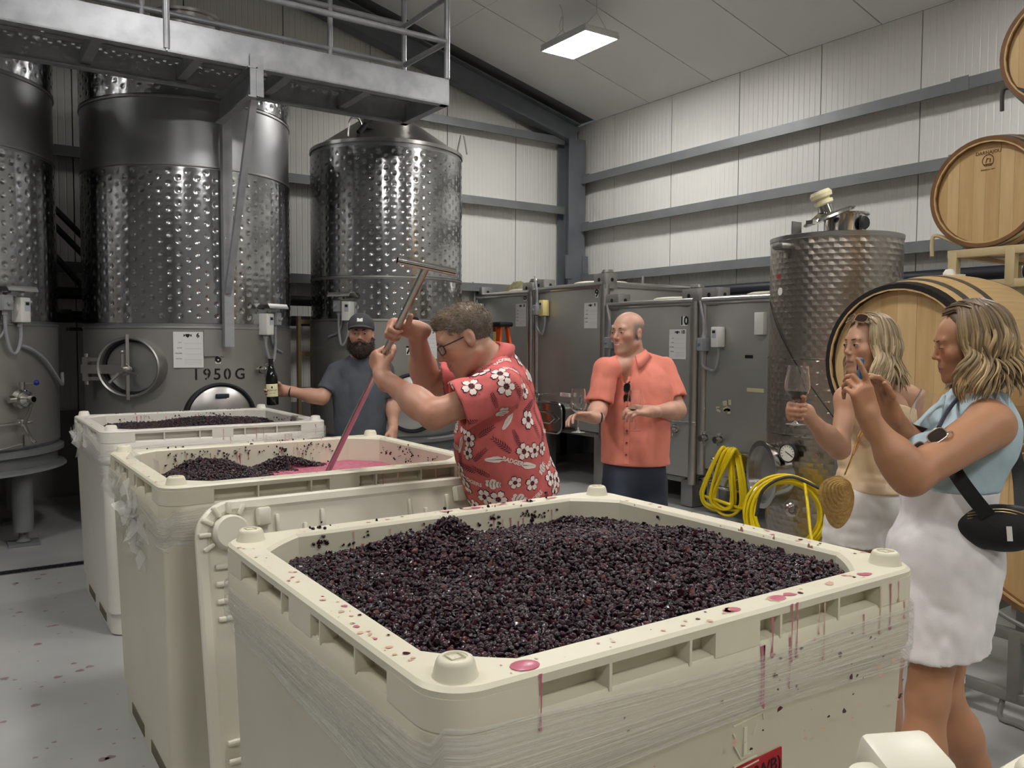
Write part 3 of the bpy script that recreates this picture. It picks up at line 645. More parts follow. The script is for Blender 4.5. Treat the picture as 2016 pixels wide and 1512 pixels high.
for t, F, ys, zs, yn_, zn, num, sh in ((t8, F8, 8.62, 1.99, 8.53, 2.215, '8', .29), (t9, F9, 7.235, 1.95, 7.13, 2.195, '9', .29), (t10, F10, 5.875, 1.63, 5.79, 1.86, '10', .30)):
    form_sheet(t, F(ys, zs), num, .23, sh); number_plate(t, F(yn_, zn), num, .052 if num != '10' else .085, .095)
flat_controls(t9, F9, 8.06, 2.06, plastic_cream, .16, -.02); flat_controls(t8, F8, 9.54, 2.07, plastic_white, .14, -.02)
flat_controls(t11, F11, 5.308, 1.70, plastic_white, .19, -.07); flat_controls(t10, F10, 6.72, 1.74, plastic_white, .14, -.1)
m = door_square(t9, F9, 7.72, .76, .48, .34)
place_mesh(MB().box((0, 0, 0), (.20, .045, .002)), F9(7.69, 1.02)).build('warning_label', white_print, t9, smooth=0)
text('CONFINED SPACE', .016, F9(7.69, 1.027, .006), mat('red_print', srgb(170, 40, 40), .6), t9, 'label_lettering'); text('ENTRY BY PERMIT ONLY', .013, F9(7.69, 1.008, .006), MATS['red_print'], t9, 'label_lettering')
door_square(t11, F11, 4.98, .47, .44, .32, False); door_square(t10, F10, 6.5, .55, .44, .32, False)
for F, t, y, z in ((F9, t9, 7.25, .98), (F10, t10, 5.85, .77), (F11, t11, 5.45, .73), (F11, t11, 5.267, .73), (F9, t9, 8.18, .99), (F11, t11, 5.38, .33)): valve(t, F(y, z, 0), 1.0)
b = MB(); b.tube([(.0, 0, .02), (.30, .0, .02)], .007, 8); place_mesh(b, F10(5.9, .86)).build('valve_rod', chrome, t10)
place_mesh(MB().box((0, 0, 0), (.19, .035, .002)), F11(4.90, 1.216)).build('tape_strip', mat('old_tape', srgb(196, 186, 150), .7), t11, smooth=0)
place_mesh(MB().box((0, 0, .03), (.10, .20, .06), bev=.006), F11(4.83, 1.82)).build('junction_box', plastic_white, t11)
place_mesh(MB().box((0, 0, 0), (.09, .03, .002)), F11(4.98, 1.52)).build('maker_plate', blackp, t11, smooth=0)
b = MB(); rnd = random.Random(5)
for k in range(10): b.box((rnd.uniform(-.08, .08), rnd.uniform(-.05, .05), 0), (rnd.uniform(.02, .06), rnd.uniform(.015, .05), .0015), Matrix.Rotation(rnd.uniform(-.4, .4), 3, 'Z'))
place_mesh(b, F11(5.27, 1.05)).build('label_remnant', MATS['old_tape'], t11, smooth=0)
# valve cluster on top of the last square tank
b = MB(); b.tube([(XF+.3, 4.95, 2.06), (XF+.34, 4.9, 2.2), (XF+.36, 4.8, 2.32)], .03, 10); b.ball((XF+.36, 4.79, 2.34), .05); b.cyl((XF+.3, 4.6, 2.09), (XF+.3, 4.4, 2.09), .05); b.cyl((XF+.3, 4.55, 2.05), (XF+.3, 4.55, 2.22), .03)
b.build('top_valves', chrome, t11, world=True)
# khaki tarpaulin heap on tank 8
# ------------------------------------------------------------------ swirl-finished round tank
def swirl_material():
    m = bpy.data.materials.new('swirl_steel'); m.use_nodes = True; nt = m.node_tree; N = nt.nodes.new; L = nt.links.new; b = nt.nodes['Principled BSDF']
    b.inputs['Base Color'].default_value = srgb(176, 168, 158); b.inputs['Metallic'].default_value = 1; b.inputs['Roughness'].default_value = .28
    uv = N('ShaderNodeUVMap'); sp = N('ShaderNodeSeparateXYZ'); L(uv.outputs[0], sp.inputs[0])
    def M_(op, a, c=None):
        n = N('ShaderNodeMath'); n.operation = op
        for i, q in enumerate((a, c)):
            if q is None: continue
            if isinstance(q, (int, float)): n.inputs[i].default_value = q
            else: L(q, n.inputs[i])
        return n.outputs[0]
    def layer(s, offset):
        u = M_('DIVIDE', sp.outputs[0], s); v = M_('ADD', M_('DIVIDE', sp.outputs[1], s*.58), offset)
        row = M_('FLOOR', v); sh = M_('MULTIPLY', M_('MODULO', row, 2.0), .5)
        uu = M_('SUBTRACT', M_('FRACT', M_('ADD', u, sh)), .5); vv = M_('MULTIPLY', M_('SUBTRACT', M_('FRACT', v), .5), .58)
        return uu, vv
    uu, vv = layer(.074, 0)
    ang = M_('ARCTAN2', vv, uu); rad = M_('SQRT', M_('ADD', M_('MULTIPLY', uu, uu), M_('MULTIPLY', vv, vv)))
    h = M_('ADD', M_('MULTIPLY', rad, .55), M_('MULTIPLY', M_('SINE', M_('MULTIPLY', ang, 2.0)), .03))
    bn = N('ShaderNodeBump'); bn.inputs['Strength'].default_value = .8; bn.inputs['Distance'].default_value = .016; L(h, bn.inputs['Height']); L(bn.outputs[0], b.inputs['Normal'])
    return m
swirl = swirl_material()
def cyl_uv_mesh(R, z0, z1, dimples=False):
    na, nz = (400, int((z1-z0)/.012)+2) if dimples else (120, 8)
    A = np.linspace(0, 2*PI, na+1); Z = np.linspace(z0, z1, nz); AA, ZZ = np.meshgrid(A, Z, indexing='ij'); rr = np.full(AA.shape, R)
    if dimples:
        s = .088; u = AA*R/s; v = (ZZ-z0-.02)/s; ku = np.round(u); dv = v-np.where(np.mod(ku, 2) > .5, .5, 0.); dv = dv-np.round(dv); d = np.hypot((u-ku)*s, dv*s)
        rr = rr-.007*np.exp(-(d/.011)**2)
    me = grid_mesh('shell', np.stack([rr*np.sin(AA), -rr*np.cos(AA), ZZ], -1))
    uvl = me.uv_layers.new(name='UVMap'); li = np.empty(len(me.loops), np.int32); me.loops.foreach_get('vertex_index', li)
    U = np.stack([(AA*R).ravel(), ZZ.ravel()], -1)[li]; uvl.data.foreach_set('uv', U.astype(np.float32).ravel())
    return me
TR, RR, ZR = (5.88, 4.0), .497, 2.48
tr = thing('swirl_tank', 'round steel tank with overlapping swirl finish and white vent cap', 'tank', (TR[0], TR[1], 0))
obj('upper_shell', cyl_uv_mesh(RR, 1.52, ZR), swirl, tr, 180); obj('jacket', cyl_uv_mesh(RR+.004, .93, 1.52, True), swirl, tr, 180); obj('lower_shell', cyl_uv_mesh(RR, .10, .93), swirl, tr, 180)
for z in (1.522, .925): MB().lathe([(RR, z-.007), (RR+.009, z-.005), (RR+.009, z+.005), (RR, z+.007)], 80).build('band', chrome, tr)
MB().lathe([(RR, ZR-.035), (RR+.006, ZR-.03), (RR+.008, ZR), (RR-.01, ZR+.006), (.01, ZR+.04)], 80).build('top_plate', steel, tr)
MB().lathe([(RR, .14), (RR-.02, .10), (.02, .08)], 60).build('bottom_plate', steel, tr)
for a in (20, 110, 200, 290):
    q = math.radians(a); MB().cyl((.4*math.sin(q), -.4*math.cos(q), 0), (.4*math.sin(q), -.4*math.cos(q), .14), .035, n=12).build('leg', steel_dull, tr)
nk = Matrix.Translation((.02, -.06, ZR+.02))
MB().lathe([(.155, 0), (.155, .155), (.185, .158), (.185, .168), (.148, .168), (.148, 0)], 40, nk).build('hatch_neck', chrome, tr)
lm = Matrix.Translation((-.20, -.08, ZR+.14)) @ Matrix.Rotation(math.radians(-14), 4, 'X') @ Matrix.Rotation(math.radians(-16), 4, 'Y')
ld = MB().lathe([(.001, -.004), (.19, -.004), (.205, .012), (.19, .026), (.06, .04), (.001, .04)], 40, lm).build('hatch_lid', chrome, tr)
MB().lathe([(.001, -.006), (.04, -.006), (.04, -.004)], 20, lm).build('lid_port', black, ld)
MB().lathe([(.048, .03), (.048, .12), (.001, .12)], 20, lm @ Matrix.Translation((.06, .04, 0))).build('vent_pipe', chrome, ld)
MB().lathe([(.06, .11), (.072, .12), (.072, .145), (.055, .15), (.055, .165), (.08, .17), (.085, .20), (.07, .225), (.001, .23)], 24, lm @ Matrix.Translation((.06, .04, 0))).build('vent_cap', mat('ivory_plastic', srgb(218, 212, 176), .4), ld)
b = MB(); b.bar(lm @ Vector((-.24, 0, .01)), lm @ Vector((-.05, .02, .05)), .05, .02); b.box(lm @ Vector((-.26, 0, .01)), (.05, .06, .03)); b.build('lid_clamp', chrome, ld)
MB().lathe([(.001, 0), (.045, 0), (.055, .012), (.045, .03), (.001, .03)], 10, Matrix.Translation((.0, -.235, ZR+.10)) @ Matrix.Rotation(PI/2, 4, 'X')).build('clamp_knob', black, tr)
MB().tube([(.0, -.22, ZR+.02), (.0, -.22, ZR+.16)], .008, 8).build('clamp_bolt', chrome, tr)
MB().box((-.34, .12, ZR+.07), (.11, .012, .10)).build('lifting_eye', steel_dull, tr)
b = MB(); m = cylm((0, 0), RR, -100, 2.36); b.box((0, .03, .04), (.12, .05, .14), bev=.02); b.cyl((0, -.02, .03), (0, -.06, .03), .02); place_mesh(b, m).build('mounting_lug', steel_dull, tr)
place_mesh(MB().box((0, 0, .001), (.05, .035, .001)), cylm((0, 0), RR, -112, 2.17)).build('red_sticker', mat('red_sticker', srgb(170, 40, 48), .5), tr, smooth=0)
place_mesh(MB().lathe([(.001, .002), (.03, .002), (.03, 0)], 20), cylm((0, 0), RR, -109, 2.05)).build('round_sticker', white_print, tr, smooth=0)
m = cylm((0, 0), RR, -88, .80)
g = place_mesh(MB().lathe([(.02, 0), (.02, .05), (.072, .055), (.075, .085), (.066, .09), (.064, .08)], 32), m).build('thermometer', black, tr)
place_mesh(MB().lathe([(.001, .082), (.066, .082)], 32), m).build('dial', white_print, g); place_mesh(MB().box((.012, -.006, .084), (.07, .006, .002), Matrix.Rotation(-.5, 3, 'Z')), m).build('needle', blackp, g, smooth=0)
b = MB()
for k in range(11):
    q = math.radians(-120+k*24-0); b.box((.052*math.sin(q), .052*math.cos(q), .0835), (.004, .012, .001), Matrix.Rotation(-q, 3, 'Z'))
tag(place_mesh(b, m).build('dial_marks', blackp, g, smooth=0), kind='stuff')
b = MB(); b.cyl((0, 0, 0), (0, 0, .09), .02, n=12); b.cyl((0, 0, .05), (0, 0, .075), .03, n=12); place_mesh(b, cylm((0, 0), RR, -66, .80)).build('thermo_well', chrome, tr)
m = cylm((0, 0), RR, -112, .60, -.03)
fr = place_mesh(MB().lathe([(.22, -.05), (.22, .13), (.235, .14), (.235, .15), (.2, .15), (.2, 0)], 40, Matrix.Diagonal((1, 1.15, 1, 1))), m).build('manway_collar', chrome, tr)
place_mesh(MB().lathe([(.001, .10), (.2, .10)], 40, Matrix.Diagonal((1, 1.15, 1, 1))), m).build('manway_door', steel, fr)
MB().tube([cylm((0, 0), RR+.004, a, 2.0-.012*(a+130), .004).translation for a in range(-128, -20, 6)], .0035, 5).build('thin_cable', black, tr)
# ------------------------------------------------------------------ yellow hoses
hose = mat('yellow_hose', srgb(236, 208, 20), .38)
h1 = thing('yellow_hose', 'hank of bright yellow hose hung over the door of the square tank', 'hose', (5.72, 4.92, .2))
rnd = random.Random(11)
for k in range(9):
    y = 4.86+.022*k+rnd.uniform(-.01, .01); w_ = .13+.05*rnd.random()+.012*abs(k-4); zb_ = .08+rnd.uniform(0, .12); zt_ = .70+rnd.uniform(-.015, .01); x = 5.74+rnd.uniform(-.04, .04)
    MB().tube(curve_pts([(x+.06, y+.0, zt_-.05), (x, y, zt_), (x-.05, y+.01, zt_-.06), (x-.06, y+w_*.55, .45), (x-.05, y+w_, .26), (x-.02, y+w_*.9, zb_+.03), (x+.02, y+w_*.2, zb_), (x+.02, y-w_*.5, .2), (x+.0, y-w_*.55, .42), (x+.06, y+.0, zt_-.05)], 46), .013, 8, caps=False).build('hose_loop', hose, h1, world=True)
h2 = thing('yellow_hose', 'coil of thin yellow hose with steel coupling leaning on the swirl tank', 'hose', (5.12, 3.93, 0))
ax = Vector((-.72, -.62, .12)).normalized(); cx = ax.cross(Vector((0, 0, 1))).normalized(); cyv = cx.cross(ax)
for k in range(12):
    c0 = Vector((5.20, 3.90, .36))+ax*(-.02+.016*k)+Vector((rnd.uniform(-.02, .02), rnd.uniform(-.02, .02), rnd.uniform(-.03, .02))); R0 = .27+rnd.uniform(-.03, .03)
    MB().tube([c0+cx*R0*1.0*math.cos(a)-cyv*R0*math.sin(a) for a in np.linspace(0, 2*PI, 40, endpoint=False)], .011, 7, closed=True).build('hose_loop', hose, h2, world=True)
MB().tube(curve_pts([Vector((5.2, 3.75, .62)), Vector((5.06, 3.62, .50)), Vector((4.92, 3.48, .28)), Vector((4.80, 3.32, .03)), Vector((4.6, 3.0, .015))], 26), .011, 7).build('hose_end', hose, h2, world=True)
MB().tube(curve_pts([c0+ax*.08+cx*.25, c0+ax*.1+cx*.20+Vector((0, 0, .2)), c0+ax*.1+cx*.02+Vector((0, 0, .30)), c0+ax*.1-cx*.2+Vector((0, 0, .22))], 20), [.012]*21, 7).build('hook_arm', mat('dark_hook', srgb(60, 60, 58), .5), h2, world=True)
q = c0+ax*.07+Vector((0, 0, .06)); MB().lathe([(.02, .0), (.05, .01), (.05, .03), (.04, .035), (.045, .05), (.045, .065), (.03, .07), (.03, .10), (.022, .10), (.022, .02)], 22, Matrix.Translation(q) @ frame(ax).to_4x4()).build('hose_coupling', chrome, h2, world=True)
# ------------------------------------------------------------------ oak barrels and their racks
hoop_mat = mat('hoop_steel', srgb(126, 124, 120), .42, .8, noise=(8, .4, srgb(92, 90, 86)))
hoop_dark = mat('dark_hoop', srgb(52, 50, 50), .5, .6)
stave_mat = mat('oak_stave', srgb(198, 168, 120), .5, noise=(7, .4, srgb(184, 148, 96), (.4, 5, 5)), bump=(18, .12, (.4, 5, 5)))
head_mats = [mat('oak_head_%d' % k, srgb(*c_), .5, noise=(9, .5, srgb(c_[0]-20, c_[1]-22, c_[2]-22), (4, 4, .35)), bump=(20, .1, (4, 4, .3))) for k, c_ in enumerate(((200, 170, 122), (194, 163, 115), (203, 174, 127), (191, 160, 112)))]
chime_dark = mat('charred_oak', srgb(120, 84, 50), .6, noise=(10, .5, srgb(80, 54, 32)))
def oak_barrel(label, c, rh, rb, Ln, dark=False, stamp=None, bung=True, tilt=0):
    t = thing('oak_barrel', label, 'barrel', c, Matrix.Rotation(tilt, 3, 'X'), group='oak wine barrels')
    prof = lambda x: rb-(rb-rh)*(2*x/Ln-1)**2
    ns = 26; xs = np.linspace(0, Ln, 15); sb = MB(); da = PI/ns*.996
    rows = []
    for x in xs:
        r = prof(x); rows += [(x, r*math.sin(-da), r*math.cos(-da)), (x, r*1.002, 0) if False else (x, 0, r), (x, r*math.sin(da), r*math.cos(da))]
    n = len(xs); inner = []
    for x in xs:
        r = prof(x)-.027; inner += [(x, r*math.sin(-da), r*math.cos(-da)), (x, r*math.sin(da), r*math.cos(da))]
    sb.add(rows+inner, [f for i in range(n-1) for f in ((3*i, 3*i+1, 3*i+4, 3*i+3), (3*i+1, 3*i+2, 3*i+5, 3*i+4))]+[(3*n+2*i, 3*n+2*i+2, 3*n+2*i+3, 3*n+2*i+1) for i in (0, n-2)]
           + [(3*i, 3*i+3, 3*n+2*i+2, 3*n+2*i) for i in (0, 1, n-3, n-2)]+[(3*i+2, 3*n+2*i+1, 3*n+2*i+3, 3*i+5) for i in (0, 1, n-3, n-2)]
           + [(0, 3*n, 3*n+1, 2, 1), (3*n-3, 3*n-2, 3*n-1, 3*n+2*n-1, 3*n+2*n-2)])
    sm = sb.mesh('stave')
    for k in range(ns):
        o = bpy.data.objects.new('stave', sm); COL.objects.link(o); o.parent = t; o.rotation_euler = (2*PI*k/ns, 0, 0)
    sm.materials.append(stave_mat); sm.polygons.foreach_set('use_smooth', [True]*len(sm.polygons)); sm.set_sharp_from_angle(angle=.7)
    MX = Matrix(((0, 0, 1, 0), (1, 0, 0, 0), (0, 1, 0, 0), (0, 0, 0, 1)))       # lathe z -> barrel x
    for i, (x0_, w_) in enumerate(((.004, .042), (.095, .038), (.24, .038))):
        for s in (0, 1):
            xa = x0_*Ln/.95 if not s else Ln-x0_*Ln/.95-w_
            h = MB().lathe([(prof(xa)+.0005, xa), (prof(xa)+.0025, xa), (prof(xa+w_)+.0025, xa+w_), (prof(xa+w_)+.0005, xa+w_)], 64, MX); h.build('hoop', hoop_dark if (dark and i == 0 and not s) else hoop_mat, t)
    rr = rh-.024
    for s in (0, 1):
        xh = .035 if not s else Ln-.035
        MB().lathe([(rh+.0015, .004 if not s else Ln-.004), (rh+.0015, -.002 if not s else Ln+.002), (rh-.020, -.001 if not s else Ln+.001), (rr-.004, xh)], 56, MX).build('chime', hoop_dark if (dark and not s) else chime_dark, t)
        nb = 8 if not s else 1; cuts = [-1+2*i/nb for i in range(nb+1)]
        if nb > 1: cuts = [-1, -.78, -.5, -.24, .04, .28, .56, .8, 1]
        for i in range(nb):
            a, b_ = cuts[i]*rr, cuts[i+1]*rr; pts = []
            g = .0005
            ys = np.linspace(a+g, b_-g, 8)
            pts = [(y, math.sqrt(max(rr*rr-y*y, 0))) for y in ys]+[(y, -math.sqrt(max(rr*rr-y*y, 0))) for y in ys[::-1]]
            MB().prism(pts, .018, Matrix.Translation((xh+(.0005*((i*7) % 3)), 0, 0)) @ Matrix(((0, 0, 1, 0), (1, 0, 0, 0), (0, 1, 0, 0), (0, 0, 0, 1)))).build('head_board', head_mats[(i*5+int(c[2]*10)) % 4], t, smooth=20)
    if bung: MB().lathe([(.03, rb-.005), (.03, rb+.012), (.018, rb+.03), (.001, rb+.033)], 20, Matrix.Translation((Ln/2, 0, 0))).build('bung', plastic_white, t); MB().lathe([(.05, rb-.004), (.05, rb+.005), (.001, rb+.006)], 20, Matrix.Translation((Ln/2+.05, .0, 0))).build('bung_plate', plastic_white, t)
    if stamp:
        Mx = Matrix.Translation((.033, 0, 0)) @ Matrix(((0, 0, -1, 0), (-1, 0, 0, 0), (0, 1, 0, 0), (0, 0, 0, 1)))
        brand = mat('brand_mark', srgb(96, 62, 34), .7)
        text('DARNAJOU', .026, Mx @ Matrix.Translation((0, rr*.80, 0)), brand, t, 'brand_lettering')
        b = MB(); ring = [(.03*math.cos(a), rr*.64+.032*math.sin(a), .0004) for a in np.linspace(-.9, PI+.9, 24)]; b.tube(ring, .0018, 5)
        b.tube([(-.022, rr*.64-.02, .0004), (.022, rr*.64-.02, .0004)], .002, 5); b.tube([(-.012, rr*.64-.012, .0004), (-.004, rr*.64+.012, .0004), (.012, rr*.64+.008, .0004), (.010, rr*.64-.012, .0004)], .002, 5)
        place_mesh(b, Mx).build('brand_emblem', brand, t); text('TONNELIER', .008, Mx @ Matrix.Translation((0, rr*.64-.028, 0)), brand, t, 'brand_lettering'); text('BORDEAUX - 2014', .009, Mx @ Matrix.Translation((0, rr*.46, 0)), brand, t, 'brand_lettering')
    return t
oak_barrel('huge pale oak barrel with blackened rim behind the two women', (3.72, 2.2, 1.555), .37, .435, .95, dark=True)
oak_barrel('big oak barrel low on the floor rack behind the white skirt', (3.74, 1.50, .86), .37, .43, .93)
oak_barrel('oak barrel with branded emblem resting on the beige rack', (4.70, 2.29, 2.475), .298, .35, .95, stamp=True)
oak_barrel('topmost oak barrel cut off by the right edge near the ceiling', (4.70, 1.93, 3.17), .30, .35, .95)
oak_barrel('oak barrel below the beige rack cut off by the right edge', (4.70, 1.90, 1.56), .30, .345, .95)
def barrel_rack(label, yc, z, m, w=1.0, x=(4.72, 5.45), h=.20, saddles=(0,), sw=.27):
    t = thing('barrel_rack', label, 'rack', ((x[0]+x[1])/2, yc, z), group='steel barrel racks')
    for xx in x:
        MB().box((xx, yc, z+h), (.045, w, .045), bev=.004).build('top_rail', m, t, world=True); MB().box((xx, yc, z+.022), (.045, w, .045), bev=.004).build('bottom_rail', m, t, world=True)
        for s in np.linspace(-w/2+.03, w/2-.03, 4): MB().box((xx, yc+s, z+h/2+.01), (.05, .05, h), bev=.004).build('upright', m, t, world=True)
        for s0 in saddles:
            for s in (-1, 1):
                MB().tube(curve_pts([(xx, yc+s0+s*.02, z+h+.02), (xx, yc+s0+s*sw*.6, z+h+.07), (xx, yc+s0+s*sw*.95, z+h+.115), (xx, yc+s0+s*(sw+.02), z+h+.10), (xx, yc+s0+s*(sw+.02), z+h)], 16), .011, 7).build('saddle', m, t, world=True)
    for s in (-1, 1): MB().box(((x[0]+x[1])/2, yc+s*(w/2-.03), z+h), (x[1]-x[0], .045, .045), bev=.004).build('cross_rail', m, t, world=True)
    return t
beige = mat('beige_paint', srgb(196, 178, 138), .5, noise=(8, .35, srgb(170, 150, 112)))
grey_rack = mat('grey_rack_paint', srgb(128, 127, 124), .45, .3, noise=(8, .3, srgb(104, 103, 100)))
dark_rack = mat('dark_rack_paint', srgb(66, 62, 60), .5, .3)
barrel_rack('beige steel barrel rack holding the branded oak barrel', 1.99, 1.95, beige, .98, saddles=(.30,))
barrel_rack('dark steel rack holding the topmost barrel', 1.68, 2.70, dark_rack, .68, saddles=(.25,))
barrel_rack('beige steel rack below the right edge barrel', 1.96, 1.03, beige, .9, saddles=(-.06,))
barrel_rack('grey steel floor rack under the low big barrel', 1.5, .10, grey_rack, .86, (3.76, 4.6), .29, saddles=(0,), sw=.3)
rk = barrel_rack('grey steel cradle under the huge barrel behind the women', 2.26, .92, grey_rack, .66, (3.86, 4.6), .20, saddles=(-.06,), sw=.24)
for xx in (3.86, 4.6):
    for y in (1.97, 2.55): MB().box((xx, y, .46), (.05, .05, .92)).build('post', grey_rack, rk, world=True)
rk2 = bpy.data.objects['barrel_rack.002']
for xx in (4.72, 5.45):
    for y in (1.55, 2.37): MB().box((xx, y, .515), (.05, .05, 1.03)).build('post', beige, rk2, world=True)
rk3 = bpy.data.objects['barrel_rack']
for xx in (4.72, 5.45):
    for y in (1.525, 2.455): MB().box((xx, y, 1.49), (.045, .045, .92)).build('post', beige, rk3, world=True)
rk4 = bpy.data.objects['barrel_rack.001']
for xx in (4.72, 5.45):
    for y in (1.40, 1.90): MB().box((xx, y+.0, 2.45), (.045, .045, .62)).build('post', dark_rack, rk4, world=True)
fr = bpy.data.objects['barrel_rack.003']
for xx in (3.76, 4.6):
    for y in (1.13, 1.68): MB().tube(curve_pts([(xx, y, .10), (xx-.02, y, .02), (xx-.02, y-.06, .014), (xx-.02, y-.14, .014), (xx, y-.18, .10)], 14), .012, 7).build('foot', grey_rack, fr, world=True)
place = Matrix.Translation((3.735, 1.88, .135)) @ Matrix(((0, 0, -1, 0), (-1, 0, 0, 0), (0, 1, 0, 0), (0, 0, 0, 1)))
q = place_mesh(MB().box((0, 0, 0), (.10, .035, .002)), place); sl = q.build('rack_label', white_print, fr, smooth=0, world=True)
me = text_mesh('PROPERTY OF', .013); me.transform(LOCS[fr.name].inverted() @ place @ Matrix.Translation((0, .006, .002))); obj('label_lettering', me, blackp, sl, 0)
# ------------------------------------------------------------------ orange ladder and a tarpaulin on tank 8
la = thing('step_ladder', 'orange fibreglass step ladder with black top cap by tank 8', 'ladder', (5.62, 8.48, 0))
orange = mat('orange_fibreglass', srgb(228, 92, 32), .45)
MB().box((5.60, 8.50, 1.86), (.20, .44, .06), bev=.02).build('top_cap', black, la, world=True)
place = Matrix.Translation((5.495, 8.60, 1.86)) @ Matrix(((0, 0, -1, 0), (-1, 0, 0, 0), (0, 1, 0, 0), (0, 0, 0, 1)))
place_mesh(MB().lathe([(.001, .001), (.045, .001)], 20, Matrix.Diagonal((1, .35, 1, 1))), place).build('cap_badge', white_print, la, smooth=0, world=True)
for y0_, y1_ in ((8.64, 8.74), (8.37, 8.27)):
    MB().bar((5.56, y0_, 1.84), (5.34, y1_, .01), .03, .075, up=(0, 1, 0)).build('front_rail', orange, la, world=True); MB().bar((5.66, y0_, 1.84), (5.92, y1_, .01), .03, .06, up=(0, 1, 0)).build('rear_rail', orange, la, world=True)
for k in range(5):
    f = (k+1)/6; x = 5.56-.22*f; z = 1.84-1.83*f; MB().box((x-.02, 8.505, z), (.09, .28+.18*f, .025)).build('step', galv_light, la, world=True)
place_mesh(MB().box((0, 0, 0), (.06, .14, .002)), Matrix.Translation((5.50, 8.40, 1.70)) @ Matrix(((0, 0, -1, 0), (-1, 0, 0, 0), (0, 1, 0, 0), (0, 0, 0, 1)))).build('warning_sticker', mat('yellow_sticker', srgb(230, 206, 120), .5), la, smooth=0, world=True)
tp = np.zeros((26, 26, 3)); uu, vv = np.meshgrid(np.linspace(-1, 1, 26), np.linspace(-1, 1, 26), indexing='ij'); r_ = np.hypot(uu, vv)
tp[..., 0] = 6.30+.16*uu; tp[..., 1] = 9.05+.30*vv; base = np.stack([uu, vv, uu*0], -1).reshape(-1, 3)
tp[..., 2] = 2.315+np.clip(1-r_**2, 0, 1)*(.13+.07*vnoise(base, 3, 2).reshape(26, 26))+.03*vnoise(base, 7, 5).reshape(26, 26)*np.clip(1.1-r_, 0, 1)
me = grid_mesh('tarpaulin', tp-np.array([6.3, 9.05, 2.3])); o = obj('tarpaulin', me, mat('khaki_canvas', srgb(128, 122, 92), .85, noise=(12, .6, srgb(84, 82, 60))), None, 180, (6.3, 9.05, 2.3)); tag(o, 'crumpled khaki tarpaulin lying on top of tank 8', 'tarpaulin')
# ------------------------------------------------------------------ picking bins
bin_cream = mat('bin_cream_plastic', srgb(214, 209, 188), .42, noise=(2.2, .35, srgb(196, 190, 168)), bump=(25, .03))
bin_white = mat('bin_white_plastic', srgb(222, 218, 208), .42, noise=(2.2, .3, srgb(205, 199, 186)), bump=(25, .03))
stain_pink = mat('wine_stain_pink', srgb(186, 104, 122), .3)
stain_faint = mat('wine_stain_faint', srgb(206, 166, 146), .3)
stain_dark = mat('wine_stain_dark', srgb(66, 16, 32), .25)
def wrap_material():
    m = bpy.data.materials.new('stretch_film'); m.use_nodes = True; nt = m.node_tree; N = nt.nodes.new; L = nt.links.new
    b = nt.nodes['Principled BSDF']; out = nt.nodes['Material Output']
    b.inputs['Base Color'].default_value = srgb(226, 224, 218); b.inputs['Roughness'].default_value = .16; b.inputs['Specular IOR Level'].default_value = .8
    tc = N('ShaderNodeTexCoord'); uv = N('ShaderNodeUVMap'); mp = N('ShaderNodeMapping'); mp.inputs['Scale'].default_value = (1.2, 60, 1); L(uv.outputs[0], mp.inputs[0])
    t = N('ShaderNodeTexNoise'); t.inputs['Scale'].default_value = 1.6; t.inputs['Detail'].default_value = 6; L(mp.outputs[0], t.inputs[0])
    bn = N('ShaderNodeBump'); bn.inputs['Strength'].default_value = .7; bn.inputs['Distance'].default_value = .006; L(t.outputs['Fac'], bn.inputs['Height']); L(bn.outputs[0], b.inputs['Normal'])
    r = N('ShaderNodeValToRGB'); r.color_ramp.elements[0].position = .38; r.color_ramp.elements[0].color = (.14, .14, .15, 1); r.color_ramp.elements[1].position = .72; r.color_ramp.elements[1].color = (.62, .62, .62, 1); L(t.outputs['Fac'], r.inputs[0])
    L(r.outputs[0], b.inputs['Alpha'])
    return m
film = wrap_material()
def rring(hx, hy, r, n=7):
    out = []
    for sx, sy, a0 in ((1, 1, 0), (-1, 1, 90), (-1, -1, 180), (1, -1, 270)):
        for k in range(n+1):
            a = math.radians(a0+90*k/n); out.append((sx*(hx-r)+r*math.cos(a), sy*(hy-r)+r*math.sin(a)))
    return out
def cring(hx, hy, c, n=7, rr=0):
    """inner ring with chamfered corners, same point count as rring"""
    out = []
    for sx, sy, flip in ((1, 1, 0), (-1, 1, 1), (-1, -1, 0), (1, -1, 1)):
        a, b_ = ((sx*hx, sy*(hy-c)), (sx*(hx-c), sy*hy)); 
        if flip: a, b_ = b_, a
        for k in range(n+1):
            f = k/n; bul = rr*math.sin(PI*f); out.append((a[0]+(b_[0]-a[0])*f+sx*bul, a[1]+(b_[1]-a[1])*f+sy*bul))
    return out
def loft(b, rings):
    n = len(rings[0][0]); st = len(b.v); 
    for ring, z in rings: b.v += [(x, y, z) for x, y in ring]
    for i in range(len(rings)-1):
        for k in range(n):
            b.f.append([st+i*n+k, st+i*n+(k+1) % n, st+(i+1)*n+(k+1) % n, st+(i+1)*n+k]); b.mi.append(b.cur)
RIM = 1.148
